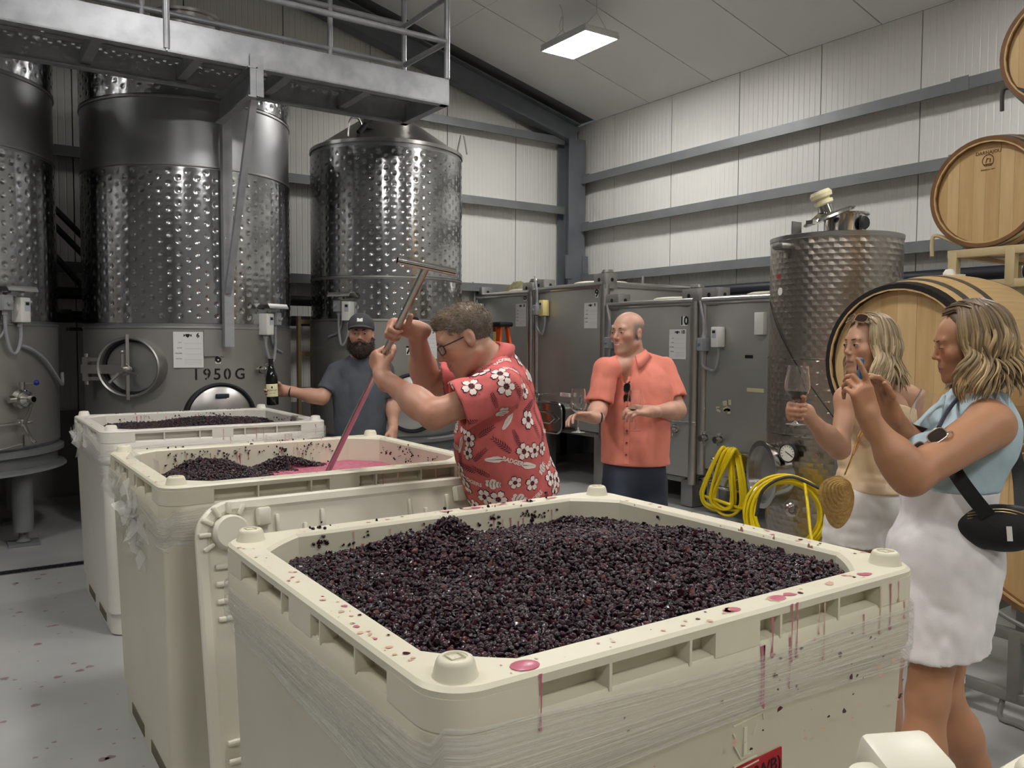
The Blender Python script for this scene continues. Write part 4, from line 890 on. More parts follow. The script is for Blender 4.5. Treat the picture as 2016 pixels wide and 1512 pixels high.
def picking_bin(label, x0, x1, y0, y1, m, chamfer=.11):
    cx, cy = (x0+x1)/2, (y0+y1)/2; hx, hy = (x1-x0)/2, (y1-y0)/2; H = RIM
    t = thing('picking_bin', label, 'bin', (cx, cy, 0), group='plastic picking bins full of grapes')
    b = MB(); R = lambda ins, z, r=.075: (rring(hx-ins, hy-ins, r), z)
    outer = [R(.050, .004), R(.046, .010), R(.044, .12), R(.034, .128), R(.010, .96), R(.004, .972), R(0, .985), R(0, 1.078), R(.005, 1.087), R(.036, 1.091), R(.036, H-.020), R(.001, H-.020), R(0, H-.006), R(.006, H)]
    inn = [(cring(hx-.06, hy-.06, chamfer, rr=.004), H), (cring(hx-.066, hy-.066, chamfer, rr=.004), H-.008), (cring(hx-.085, hy-.085, chamfer, rr=.004), .55), (cring(hx-.09, hy-.09, chamfer, rr=.004), .2)]
    loft(b, outer+inn); n = len(outer[0][0]); b.f.append(list(range(len(b.v)-n, len(b.v)))); b.mi.append(0)
    b.f.append(list(range(n))[::-1]); b.mi.append(0)
    bd = b.build('body', m, t, 30)
    # flush blocks and ribs that part the hand pockets under the rim
    z0, z1 = 1.082, H-.016; zc, hz = (z0+z1)/2, z1-z0
    for sx in (-1, 1):
        for sy in (-1, 1):
            arc = [(sx*(hx-.075)+.0755*math.cos(a)*sx-.0*sx, sy*(hy-.075)+.0755*math.sin(a)*sy) for a in np.linspace(0, PI/2, 8)]
            poly = [(sx*(hx-.0005), sy*(hy-.17))]+arc+[(sx*(hx-.17), sy*(hy-.0005)), (sx*(hx-.17), sy*(hy-.05)), (sx*(hx-.05), sy*(hy-.05)), (sx*(hx-.05), sy*(hy-.17))]
            MB().prism(poly if sx*sy > 0 else poly[::-1], hz, None, z0).build('corner_block', m, bd, 30)
    for s in (-1, 1):
        MB().box((0, s*(hy-.0245), zc), (.12, .048, hz)).build('rim_block', m, bd); MB().box((s*(hx-.0245), 0, zc), (.048, .12, hz)).build('rim_block', m, bd)
        for f in (-.40, -.16, .16, .40):
            MB().box((f*2*(hx-.17)*.85, s*(hy-.024), zc), (.006, .046, hz)).build('rim_rib', m, bd); MB().box((s*(hx-.024), f*2*(hy-.17)*.85, zc), (.046, .006, hz)).build('rim_rib', m, bd)
    # vertical draft seams on the lower walls, and thin darker plates painting the shade of fork openings
    for s in (-1, 1):
        for f in (-.62, 0, .62):
            w = MB(); w.box((f*hx, s*(hy-.036), .54), (.007, .01, .82), Matrix.Rotation(-s*.021, 3, 'X')); w.build('wall_rib', m, bd)
    slot = mat('slot_shade', srgb(104, 99, 84), .8)
    for s in (-1, 1):
        for f in (-.36, .36):
            MB().box((s*(hx-.0445), f*hy, .055), (.004, .26, .05), bev=.0015).build('fork_slot_shade', slot, bd); MB().box((f*hx, s*(hy-.0445), .055), (.26, .004, .05), bev=.0015).build('fork_slot_shade', slot, bd)
    for sx in (-1, 1):
        for sy in (-1, 1):
            px_, py_ = sx*(hx-.058), sy*(hy-.058)
            p = MB().lathe([(.036, 0), (.034, .003), (.0295, .022), (.027, .027), (.023, .0295), (.019, .0295), (.0185, .0275), (.001, .0275)], 28, Matrix.Translation((px_, py_, H-.001)))
            cp = p.build('corner_post', m, t); MB().tube([(px_+a*.011, py_+c_*.011, H+.0285) for a, c_ in ((-1, -1), (1, -1), (1, 1), (-1, 1))], .0016, 6, closed=True).build('moulded_square', m, cp)
    return t, (cx, cy, hx, hy)
def film_band(t, dims, zf, wf, seed, m=film, twist=.0):
    """loose stretch film round the upper walls; zf(u) centre height, wf(u) half width"""
    cx, cy, hx, hy = dims; base = rring(hx+.006, hy+.006, .08, 10); n = len(base); pts = []; us = []
    acc = 0; L_ = [0]
    for i in range(n): acc += math.dist(base[i], base[(i+1) % n]); L_.append(acc)
    # resample evenly
    N_ = 220; P = []
    for k in range(N_):
        s = acc*k/N_; i = next(j for j in range(n) if L_[j+1] >= s-1e-9); f = (s-L_[i])/max(L_[i+1]-L_[i], 1e-9); a, b_ = base[i], base[(i+1) % n]; P.append((a[0]+(b_[0]-a[0])*f, a[1]+(b_[1]-a[1])*f, k/N_))
    G = np.zeros((N_+1, 22, 3)); 
    for k in range(N_+1):
        x, y, _ = P[k % N_]; u = k/N_; nrm = Vector((x/hx, y/hy, 0)).normalized()
        for j in range(22):
            v = j/21*2-1; z = zf(u, x, y)+v*wf(u, x, y); ins = -.001 if z > .97 else (.97-z)*.030+.004
            G[k, j] = (x-nrm.x*ins, y-nrm.y*ins, z)
    nz_ = vnoise(G.reshape(-1, 3)*np.array([.5, .5, 3]), 9, seed).reshape(G.shape[:2]); G[..., 0] *= 1+.003*nz_+.003; G[..., 1] *= 1+.003*nz_+.003
    me = grid_mesh('stretch_film', G); uvl = me.uv_layers.new(name='UVMap'); li = np.empty(len(me.loops), np.int32); me.loops.foreach_get('vertex_index', li)
    U, V = np.meshgrid(np.arange(N_+1)/N_*acc, np.linspace(0, .35, 22), indexing='ij'); sl = np.stack([U.ravel(), (V+.0*U).ravel()], -1)[li]; uvl.data.foreach_set('uv', sl.astype(np.float32).ravel())
    return obj('stretch_film', me, m, t, 180)
def blob(b, rnd, c, r, ex, ey, k=.35, n=11, elong=1.0):
    ph = [rnd.uniform(0, 6.3) for _ in range(3)]
    pts = []
    for i in range(n):
        a = 2*PI*i/n; q = r*(1+k*math.sin(2*a+ph[0])*.6+k*math.sin(3*a+ph[1])*.5+k*.4*math.sin(5*a+ph[2])); pts.append(tuple(Vector(c)+Vector(ex)*q*math.cos(a)+Vector(ey)*q*elong*math.sin(a)))
    b.add(pts, [tuple(range(n))])
def drip(b, rnd, c, ln, w, ex, n_out):
    """a run of wine down a wall, ending in a bead"""
    c = Vector(c); ex = Vector(ex); dz = Vector((0, 0, -1)); o = Vector(n_out)*.0012; L_ = []; R_ = []
    for i in range(9):
        f = i/8; ww = w*(1.6 if i == 0 else .7+.25*math.sin(7*f))*(1 if f < .85 else 1.5); L_.append(c+o+dz*ln*f-ex*ww+ex*w*.8*math.sin(3*f)); R_.append(c+o+dz*ln*f+ex*ww+ex*w*.8*math.sin(3*f))
    b.add(L_+R_[::-1], [(i, i+1, 16-i, 17-i) for i in range(8)]); b.ball(c+o*1.5+dz*ln, w*1.5, 8, (1, 1, 1.5))
def splashes(t, dims, seed, dens=1.0, sides=('front',)):
    cx, cy, hx, hy = dims; rnd = random.Random(seed); bs = {k: MB() for k in ('p', 'f', 'd')}
    H = RIM
    def top(): 
        s = rnd.random(); q = rnd.uniform(.008, .050)
        if s < .5: return (rnd.uniform(-hx+.12, hx-.12), rnd.choice((-1, 1))*(hy-q))
        return (rnd.choice((-1, 1))*(hx-q), rnd.uniform(-hy+.12, hy-.12))
    for k in range(int(150*dens)):
        x, y = top(); blob(bs[rnd.choice('fffpd')], rnd, (x, y, H+.0012), rnd.choice((.0015, .002, .003, .004, .006)), (1, 0, 0), (0, 1, 0), k=.2)
    for k in range(int(14*dens)):
        x, y = rnd.uniform(.0, hx-.15), rnd.choice((-1, 1))*(hy-.03); blob(bs['p' if k % 2 else 'f'], rnd, (x, y, H+.001), rnd.uniform(.008, .015), (1.4, 0, 0), (0, .9, 0), k=.22, n=18)
    # inner walls: spatter
    zb = H-.10
    for k in range(int(520*dens)):
        s = rnd.random(); z = H-.012-abs(rnd.gauss(0, .07)); z = max(z, .8); i_ = .066+(H-z)*.03+.0-.0025; kind = rnd.choice('ffppd')
        r = rnd.choice((.0018, .0025, .0035, .005, .008))
        if s < .55: blob(bs[kind], rnd, (rnd.uniform(-hx+.24, hx-.24), (hy-i_), z), r, (1, 0, 0), (0, 0, 1), elong=rnd.choice((1, 1.5, 2.5)))
        elif s < .8: blob(bs[kind], rnd, (hx-i_, rnd.uniform(-hy+.24, hy-.24), z), r, (0, 1, 0), (0, 0, 1), elong=rnd.choice((1, 1.5, 2.5)))
        else: blob(bs[kind], rnd, (-(hx-i_), rnd.uniform(-hy+.24, hy-.24), z), r, (0, 1, 0), (0, 0, 1), elong=rnd.choice((1, 1.5, 2.5)))
    for k in range(int(18*dens)):
        z = H-.01-rnd.random()*.05; drip(bs[rnd.choice('fp')], rnd, (rnd.uniform(-hx+.25, hx-.25), hy-.0685, z), rnd.uniform(.03, .12), rnd.uniform(.0012, .0028), (1, 0, 0), (0, -1, 0))
    # outer face towards the camera
    for k in range(int(60*dens)):
        x = rnd.uniform(-hx+.1, hx-.1); x = x if rnd.random() < .3 else rnd.uniform(0, hx-.08); z = rnd.uniform(.86, 1.07); blob(bs['d' if rnd.random() < .6 else 'f'], rnd, (x, -hy-.0085 if z < 1 else -hy-.0012, z), rnd.choice((.0015, .002, .003, .005)), (1.4, 0, 0), (0, 0, 1))
    for k in range(int(12*dens)):
        x = rnd.uniform(.0, hx-.06); drip(bs[rnd.choice('ppf')], rnd, (x, -hy-.0005, H-.02 if k % 2 else 1.08), rnd.uniform(.03, .12), rnd.uniform(.0012, .0026), (1, 0, 0), (0, -1, 0))
    for k, m in (('p', stain_pink), ('f', stain_faint), ('d', stain_dark)):
        if bs[k].v: tag(bs[k].build('wine_splash', m, t, smooth=0), kind='stuff')
    return rnd
binF, dF = picking_bin('nearest cream plastic bin heaped with dark crushed grapes', .549, 1.785, .972, 2.085, bin_cream)
binM, dM = picking_bin('middle cream bin the man in the red shirt is stirring', .575, 1.875, 2.90, 4.02, bin_cream, .12)
binR, dRr = picking_bin('rear white bin with the wine bottle on its far rim', .665, 1.945, 4.87, 6.07, bin_white, .12)
splashes(binF, dF, 21, 1.0); splashes(binM, dM, 22, .8); splashes(binR, dRr, 23, .8)
# spilled must on the near rim of the front bin: two pink puddles with runs
b = MB(); rnd = random.Random(4); hx, hy = dF[2], dF[3]
for x, r in ((-.455, .022), (.145, .016), (.02, .012)):
    b.ball((x, -hy+.028, RIM+.001), r, 14, (1.15, .9, .16)); 
for x, ln in ((-.447, .085), (.150, .11), (.166, .105)): drip(b, rnd, (x, -hy-.0005, RIM-.004), ln, .0022, (1, 0, 0), (0, -1, 0))
tag(b.build('must_spill', stain_pink, binF), kind='stuff')
# film: front bin band sags from high at the far right to lower on the near left corner
def zF(u, x, y): 
    if y < -dF[3]+.02: return 1.012+.008*math.sin(3*x)-.022*(x/dF[2])
    if x < -dF[2]+.02: return 1.0+.0*(y/dF[3])
    return 1.0
film_band(binF, dF, zF, lambda u, x, y: .062+.008*math.sin(5*x+3*y), 3)
film_band(binM, dM, lambda u, x, y: 1.015+(.035*(y/dM[3]) if x < -dM[2]+.02 else (-.01)), lambda u, x, y: .055+.015*math.sin(6*x+4*y), 5)
film_band(binR, dRr, lambda u, x, y: 1.01+(.04*(y/dRr[3]) if x < -dRr[2]+.02 else .03*(x/dRr[2])), lambda u, x, y: .06+.015*math.sin(6*x+4*y), 8)
def bunch(t, c, n, spread, seed):
    """gathered tail of stretch film"""
    rnd = random.Random(seed); b = MB(); c = Vector(c)
    for k in range(n):
        p = c+Vector((rnd.gauss(0, spread[0]), rnd.gauss(0, spread[1]), rnd.gauss(0, spread[2]))); q = p+Vector((rnd.gauss(0, .02), rnd.gauss(0, .03), -rnd.uniform(.02, .10))); w = Vector((rnd.gauss(0, .01), rnd.gauss(0, .012), rnd.gauss(0, .01)))
        mid = (p+q)/2+Vector((rnd.gauss(0, .008), rnd.gauss(0, .008), 0)); b.add([p-w, p+w, mid+w*1.6, mid-w*1.6, q+w*.7, q-w*.7], [(0, 1, 2, 3), (3, 2, 4, 5)])
    tag(b.build('film_tail', mat('film_crumple', srgb(226, 224, 220), .14, alpha=.42, spec=.8), t, 0), kind='stuff')
bunch(binM, (-dM[2]-.012, -.05, .98), 60, (.008, .09, .05), 2); bunch(binM, (-dM[2]+.04, .30, 1.10), 40, (.03, .10, .03), 3); bunch(binR, (-dRr[2]-.01, .30, 1.06), 26, (.006, .16, .03), 4)
# moulded emblem and the red lot label on the front bin
EM = Matrix.Translation((.041, -dF[3]+.0115, .900)) @ Matrix.Scale(.86, 4) @ Matrix.Rotation(PI/2, 4, 'X')
b = MB()
for a, c_, w in (((-.045, .045), (.05, .052), .003), ((-.05, -.058), (.04, -.052), .003), ((-.04, -.045), (.035, -.040), .003), ((-.006, .035), (-.006, -.03), .010), ((-.045, .03), (-.035, .01), .003), ((.03, .03), (.02, .012), .003), ((-.04, .0), (-.02, -.03), .003), ((.05, .052), (.055, .035), .003), ((-.02, -.032), (.012, -.03), .004)):
    b.bar((a[0], a[1], .001), (c_[0], c_[1], .001), w, .004)
tag(place_mesh(b, EM).build('moulded_emblem', bin_cream, binF, smooth=0), kind='stuff')
lb = MB().box((.02, -dF[3]+.0115, .822), (.25, .003, .07), Matrix.Rotation(-.035, 3, 'Y')).build('lot_label', mat('red_label', srgb(166, 22, 36), .5), binF, smooth=0)
for tx, x, s in (('3', .048, .042), ('(WB)', .100, .038)):
    text(tx, s, Matrix.Translation((x, -dF[3]+.0095, .832)) @ Matrix.Rotation(PI/2, 4, 'X') @ Matrix.Rotation(.03, 4, 'Z'), blackp, lb, 'handwriting')
# another bin's corner at the lower right, close to the camera
# ------------------------------------------------------------------ bin lid leaning in the gap
LW, LH = 1.19, 1.13
lid = thing('bin_lid', 'white moulded bin lid standing on edge between two bins', 'lid', (1.235, 2.50, .012), Matrix.Rotation(math.radians(-13), 3, 'X'))
lid_mat = mat('lid_plastic', srgb(220, 216, 200), .4, noise=(2.5, .25, srgb(206, 201, 178)))
LM = Matrix(((1, 0, 0, 0), (0, 0, -1, 0), (0, 1, 0, LH/2), (0, 0, 0, 1)))       # sheet x,y -> x,z ; sheet z -> -y (towards the camera)
b = MB(); loft(b, [(rring(LW/2-.02, LH/2-.02, .10), -.02), (rring(LW/2, LH/2, .115), -.012), (rring(LW/2, LH/2, .115), .008), (rring(LW/2-.008, LH/2-.008, .11), .018), (rring(LW/2-.030, LH/2-.030, .09), .020), (rring(LW/2-.040, LH/2-.040, .085), .012), (rring(.2, .2, .05), .010), (rring(.19, .19, .05), .016), (rring(.01, .01, .004), .016)])
n = 32; b.f.append(list(range(n))[::-1]); b.mi.append(0); place_mesh(b, LM).build('sheet', lid_mat, lid, 30)
for sx in (-1, 1):
    for sy in (-1, 1):
        cxy = (sx*(LW/2-.105), sy*(LH/2-.105))
        boss = place_mesh(MB().lathe([(.06, .008), (.056, .05), (.05, .058), (.001, .058)], 26, Matrix.Translation((*cxy, 0))), LM).build('socket', lid_mat, lid)
        for k in range(6):
            a = math.atan2(sy, sx)+(-75+30*k)*PI/180; u = Vector((math.cos(a), math.sin(a))); p = Vector(cxy)+u*.062; q = Vector(cxy)+u*.10
            place_mesh(MB().bar((p.x, p.y, .022), (q.x, q.y, .022), .014, .026, up=(0, 0, 1), bev=.004), LM).build('gusset', lid_mat, boss)
        place_mesh(MB().box((sx*(LW/2-.215), sy*(LH/2-.065), .03), (.045, .06, .045), bev=.01), LM).build('locating_block', lid_mat, lid)
        for k in range(4):
            place_mesh(MB().box((sx*(LW/2-.085), sy*(LH/2-.21-.055*k), .018), (.07, .016, .026), bev=.005), LM).build('stiffener', lid_mat, lid)
for x in (-.33, -.235, -.17, .17, .235, .33):
    place_mesh(MB().box((x, LH/2-.10-(.04 if abs(x) == .235 else 0), .016), (.014, .075, .022), bev=.005), LM).build('stiffener', lid_mat, lid)
# ------------------------------------------------------------------ corner of a further bin in the foreground

fb, dX = picking_bin('further cream bin just showing at the lower right corner', .93, 2.15, -.72, .452, bin_cream, .11)
bl = MB().box((-dX[2]-.045, dX[3]+.045, RIM+.012), (.085, .066, .05), Matrix.Rotation(-.45, 3, 'Z') @ Matrix.Rotation(.25, 3, 'X'), bev=.009); bk = bl.build('cream_block', lid_mat, fb)  # unidentified cream block, its shape only approximated
MB().lathe([(.03, -.03), (.03, .012), (.026, .018), (.001, .02)], 24, Matrix.Translation((-dX[2]-.105, dX[3]+.045, RIM+.004))).build('block_knob', lid_mat, bk)
MB().box((-dX[2]-.01, dX[3]-.02, RIM-.03), (.16, .10, .04), bev=.01).build('block_bracket', lid_mat, fb)  # bracket added to join the block to the bin
# ------------------------------------------------------------------ crushed grapes
def grape_material():
    m = bpy.data.materials.new('grape_skin'); m.use_nodes = True; nt = m.node_tree; N = nt.nodes.new; L = nt.links.new; b = nt.nodes['Principled BSDF']
    oi = N('ShaderNodeObjectInfo'); r = N('ShaderNodeValToRGB'); L(oi.outputs['Random'], r.inputs[0]); cr = r.color_ramp
    stops = ((0, (15, 9, 17)), (.22, (36, 16, 27)), (.45, (20, 12, 23)), (.62, (52, 20, 32)), (.80, (26, 14, 24)), (.92, (48, 22, 30)), (1, (88, 48, 44)))
    cr.elements[0].position = 0; cr.elements[0].color = srgb(*stops[0][1]); cr.elements[1].position = 1; cr.elements[1].color = srgb(*stops[-1][1])
    for p, c in stops[1:-1]: e = cr.elements.new(p); e.color = srgb(*c)
    L(r.outputs[0], b.inputs['Base Color']); b.inputs['Roughness'].default_value = .19; b.inputs['Specular IOR Level'].default_value = .42
    tc = N('ShaderNodeTexCoord'); t = N('ShaderNodeTexNoise'); t.inputs['Scale'].default_value = 420; L(tc.outputs['Object'], t.inputs[0])
    bn = N('ShaderNodeBump'); bn.inputs['Strength'].default_value = .25; bn.inputs['Distance'].default_value = .001; L(t.outputs['Fac'], bn.inputs['Height']); L(bn.outputs[0], b.inputs['Normal'])
    return m
grape_skin = grape_material()
must_mat = mat('dark_must', srgb(40, 16, 26), .3, noise=(30, .6, srgb(70, 24, 38)), bump=(120, .5))
def grape_nodes():
    g = bpy.data.node_groups.new('scatter_grapes', 'GeometryNodeTree'); I = g.interface
    I.new_socket('Geometry', in_out='INPUT', socket_type='NodeSocketGeometry'); I.new_socket('Geometry', in_out='OUTPUT', socket_type='NodeSocketGeometry')
    N = g.nodes.new; L = g.links.new; gi = N('NodeGroupInput'); go = N('NodeGroupOutput')
    join = N('GeometryNodeJoinGeometry')
    for k, (amp, sc_, sub) in enumerate(((.0010, (1, 1, 1.05), 3), (.0032, (1.1, .9, .85), 3), (.0052, (1.2, .85, .6), 3), (.0040, (1.45, .95, .36), 3))):
        ico = N('GeometryNodeMeshIcoSphere'); ico.inputs['Radius'].default_value = .0068; ico.inputs['Subdivisions'].default_value = sub
        sp = N('GeometryNodeSetPosition'); L(ico.outputs[0], sp.inputs['Geometry'])
        nz = N('ShaderNodeTexNoise'); nz.noise_dimensions = '4D'; nz.inputs['Scale'].default_value = 130; nz.inputs['W'].default_value = 3.7*k; nz.inputs['Detail'].default_value = 1
        sub_ = N('ShaderNodeVectorMath'); sub_.operation = 'SUBTRACT'; sub_.inputs[1].default_value = (.5, .5, .5); L(nz.outputs['Color'], sub_.inputs[0])
        sc2 = N('ShaderNodeVectorMath'); sc2.operation = 'SCALE'; sc2.inputs['Scale'].default_value = amp*2.2; L(sub_.outputs[0], sc2.inputs[0]); L(sc2.outputs[0], sp.inputs['Offset'])
        tr_ = N('GeometryNodeTransform'); tr_.inputs['Scale'].default_value = sc_; L(sp.outputs[0], tr_.inputs[0])
        ss = N('GeometryNodeSetShadeSmooth'); L(tr_.outputs[0], ss.inputs[0]); sm = N('GeometryNodeSetMaterial'); sm.inputs['Material'].default_value = grape_skin; L(ss.outputs[0], sm.inputs[0])
        gt = N('GeometryNodeGeometryToInstance'); L(sm.outputs[0], gt.inputs[0]); L(gt.outputs[0], join.inputs[0])
    ip = N('GeometryNodeInstanceOnPoints'); L(gi.outputs[0], ip.inputs['Points']); L(join.outputs[0], ip.inputs['Instance']); ip.inputs['Pick Instance'].default_value = True
    rv = N('FunctionNodeRandomValue'); rv.data_type = 'FLOAT_VECTOR'; rv.inputs['Max'].default_value = (6.28, 6.28, 6.28); L(rv.outputs[0], ip.inputs['Rotation'])
    ri = N('FunctionNodeRandomValue'); ri.data_type = 'INT'; ri.inputs[4].default_value = 0; ri.inputs[5].default_value = 3; ri.inputs['Seed'].default_value = 5; L(ri.outputs[2], ip.inputs['Instance Index'])
    at = N('GeometryNodeInputNamedAttribute'); at.data_type = 'FLOAT'; at.inputs['Name'].default_value = 'size'; L(at.outputs[0], ip.inputs['Scale'])
    L(ip.outputs[0], go.inputs[0]); return g
GN = grape_nodes()
def scatter(name, pts, sizes, parent, label=None):
    me = bpy.data.meshes.new(name); me.from_pydata([tuple(p) for p in pts], [], []); a = me.attributes.new('size', 'FLOAT', 'POINT'); a.data.foreach_set('value', np.asarray(sizes, np.float32))
    o = bpy.data.objects.new(name, me); COL.objects.link(o); o.parent = parent
    md = o.modifiers.new('scatter', 'NODES'); md.node_group = GN; me.materials.append(grape_skin); tag(o, label, None, kind='stuff'); return o
def inside(x, y, hx, hy, c, ins=.075):
    ax, ay = np.abs(x), np.abs(y); return (ax < hx-ins) & (ay < hy-ins) & (ax+ay < hx+hy-2*ins-c+.012)
def field(dims, hfun, step, seed, chamfer, mask=None, layers=1.6):
    cx, cy, hx, hy = dims; rs = np.random.RandomState(seed); xs = np.arange(-hx, hx, step); ys = np.arange(-hy, hy, step*.87)
    X, Y = np.meshgrid(xs, ys); X = X+((np.arange(len(ys)) % 2)*step/2)[:, None]; X = (X+rs.uniform(-.35, .35, X.shape)*step).ravel(); Y = (Y+rs.uniform(-.35, .35, Y.shape)*step).ravel()
    n2 = int(len(X)*(layers-1)); X = np.concatenate([X, rs.uniform(-hx, hx, n2)]); Y = np.concatenate([Y, rs.uniform(-hy, hy, n2)])
    k = inside(X, Y, hx, hy, chamfer)
    if mask is not None: k &= mask(X, Y)
    X, Y = X[k], Y[k]; Z = hfun(X, Y)+rs.uniform(-.006, .006, X.shape); return np.stack([X, Y, Z], -1), rs.uniform(.68, 1.16, X.shape)
def bed(name, dims, hfun, parent, m, ins=.07, n=70, drop=.008, chamfer=.15):
    cx, cy, hx, hy = dims; u = np.linspace(-1, 1, n); U, V = np.meshgrid(u, u, indexing='ij'); X, Y = U*(hx-ins), V*(hy-ins)
    lim = hx+hy-2*ins-chamfer; s = np.minimum(1, lim/np.maximum(np.abs(X)+np.abs(Y), 1e-6)); X, Y = X*s, Y*s
    P = np.stack([X, Y, hfun(X, Y)-drop], -1); return obj(name, grid_mesh(name, P), m, parent, 180)
def nz2(X, Y, s, seed): return vnoise(np.stack([X, Y, X*0], -1), s, seed)
def bump(X, Y, x, y, r, h): return h*np.exp(-((X-x)**2+(Y-y)**2)/(r*r))
hF = lambda X, Y: 1.104+.020*np.clip(-Y/.5, -1, 1)+.008*nz2(X, Y, 7, 1)+.005*nz2(X, Y, 18, 2)+bump(X, Y, -.02, .44, .055, .055)+bump(X, Y, -.16, .40, .10, .035)+bump(X, Y, .14, .12, .20, .030)+bump(X, Y, .50, .05, .10, .02)-bump(X, Y, -.20, .14, .14, .022)-bump(X, Y, .34, .36, .12, .012)
obj_bed = bed('must', dF, hF, binF, must_mat, chamfer=.11)
P, S = field(dF, hF, .0112, 1, .11)
# the berries nearest the camera are things of their own
cam_l = np.array([0-dF[0], 0-dF[1], CAM_H]); order = np.argsort(np.linalg.norm(P-cam_l, axis=1)+np.where(P[:, 2] < hF(P[:, 0], P[:, 1])-.001, .5, 0)); near = order[:300]; far = order[300:]
scatter('grape_pomace', P[far], S[far], binF, 'mass of dark purple crushed grapes filling the nearest bin')
gm_ = []
for k in range(4):
    bm = bmesh.new(); bmesh.ops.create_icosphere(bm, subdivisions=2, radius=.0068); V_ = np.array([v.co for v in bm.verts]); d = vnoise(V_+k, 160, k)
    for v, q in zip(bm.verts, d): v.co = Vector(v.co)*(1+(.08, .22, .3, .25)[k]*q); v.co.z *= (1, .85, .6, .5)[k]
    me = bpy.data.meshes.new('grape'); bm.to_mesh(me); bm.free(); me.polygons.foreach_set('use_smooth', [True]*len(me.polygons)); me.materials.append(grape_skin); gm_.append(me)
rs = random.Random(9)
for i in near:
    o = bpy.data.objects.new('grape', gm_[rs.randrange(4)]); COL.objects.link(o); o.location = Vector(P[i])+Vector((dF[0], dF[1], 0)); o.rotation_euler = (rs.random()*6, rs.random()*6, rs.random()*6); o.scale = [S[i]]*3
    tag(o, 'single dark purple grape at the near corner of the nearest bin', 'grape', 'loose grapes at the near corner of the nearest bin')
# middle bin: a hump of skins on the left, pink foaming must on the right
hM = lambda X, Y: 1.012+.012*nz2(X, Y, 6, 4)+bump(X, Y, -.45, .15, .24, .05)+bump(X, Y, -.22, .32, .13, .07)+bump(X, Y, -.34, .38, .08, .04)+bump(X, Y, .12, .44, .12, .06)+bump(X, Y, -.42, -.1, .25, .035)
lq = lambda X, Y: 1.03+.004*nz2(X, Y, 10, 8)
foam = mat('pink_foam', srgb(200, 114, 136), .45, noise=(40, .7, srgb(164, 68, 96)), bump=(160, .8), sss=.1)
bed('foaming_must', dM, lq, binM, foam, chamfer=.12, drop=0)
edge = lambda X, Y: (hM(X, Y) > 1.022) & (X < .02+.10*np.sin(6*Y)+.30*(Y > .36))
P, S = field(dM, hM, .0125, 2, .12, edge, 1.8); scatter('grape_pomace', P, S*1.05, binM, 'hump of dark grape skins in the middle bin')
hR = lambda X, Y: 1.055+.012*nz2(X, Y, 5, 9)+bump(X, Y, .1, .35, .22, .035)+.02*np.clip(Y/.5, -1, 1)+bump(X, Y, .4, .3, .2, .02)
bed('must', dRr, hR, binR, must_mat, chamfer=.12)
P, S = field(dRr, hR, .0145, 3, .12, None, 1.5); scatter('grape_pomace', P, S*1.2, binR, 'dark crushed grapes in the rear bin')
# skins thrown onto the inner walls and rim
def wall_skins(dims, parent, seed, n, zlo):
    cx, cy, hx, hy = dims; rs = np.random.RandomState(seed); pts = []
    for k in range(n):
        c0 = rs.rand(); z = RIM-.02-abs(rs.randn())*.035
        if c0 < .6: pts.append((rs.uniform(-hx+.22, hx-.22), hy-.070-(RIM-z)*.03, z))
        elif c0 < .85: pts.append((hx-.070-(RIM-z)*.03, rs.uniform(-hy+.22, hy-.22), z))
        else: pts.append((rs.uniform(-hx+.15, hx-.15), hy-rs.uniform(.02, .055), RIM+.003))
        for j in range(rs.randint(0, 3)): q = np.array(pts[-1])+rs.randn(3)*np.array([.012, .0, .008]); pts.append(tuple(q))
    scatter('grape_pomace', pts, rs.uniform(.3, .72, len(pts)), parent, 'dark skins stuck to the inner wall')
wall_skins(dF, binF, 31, 110, 1.08); wall_skins(dM, binM, 32, 120, 1.0); wall_skins(dRr, binR, 33, 70, 1.05)
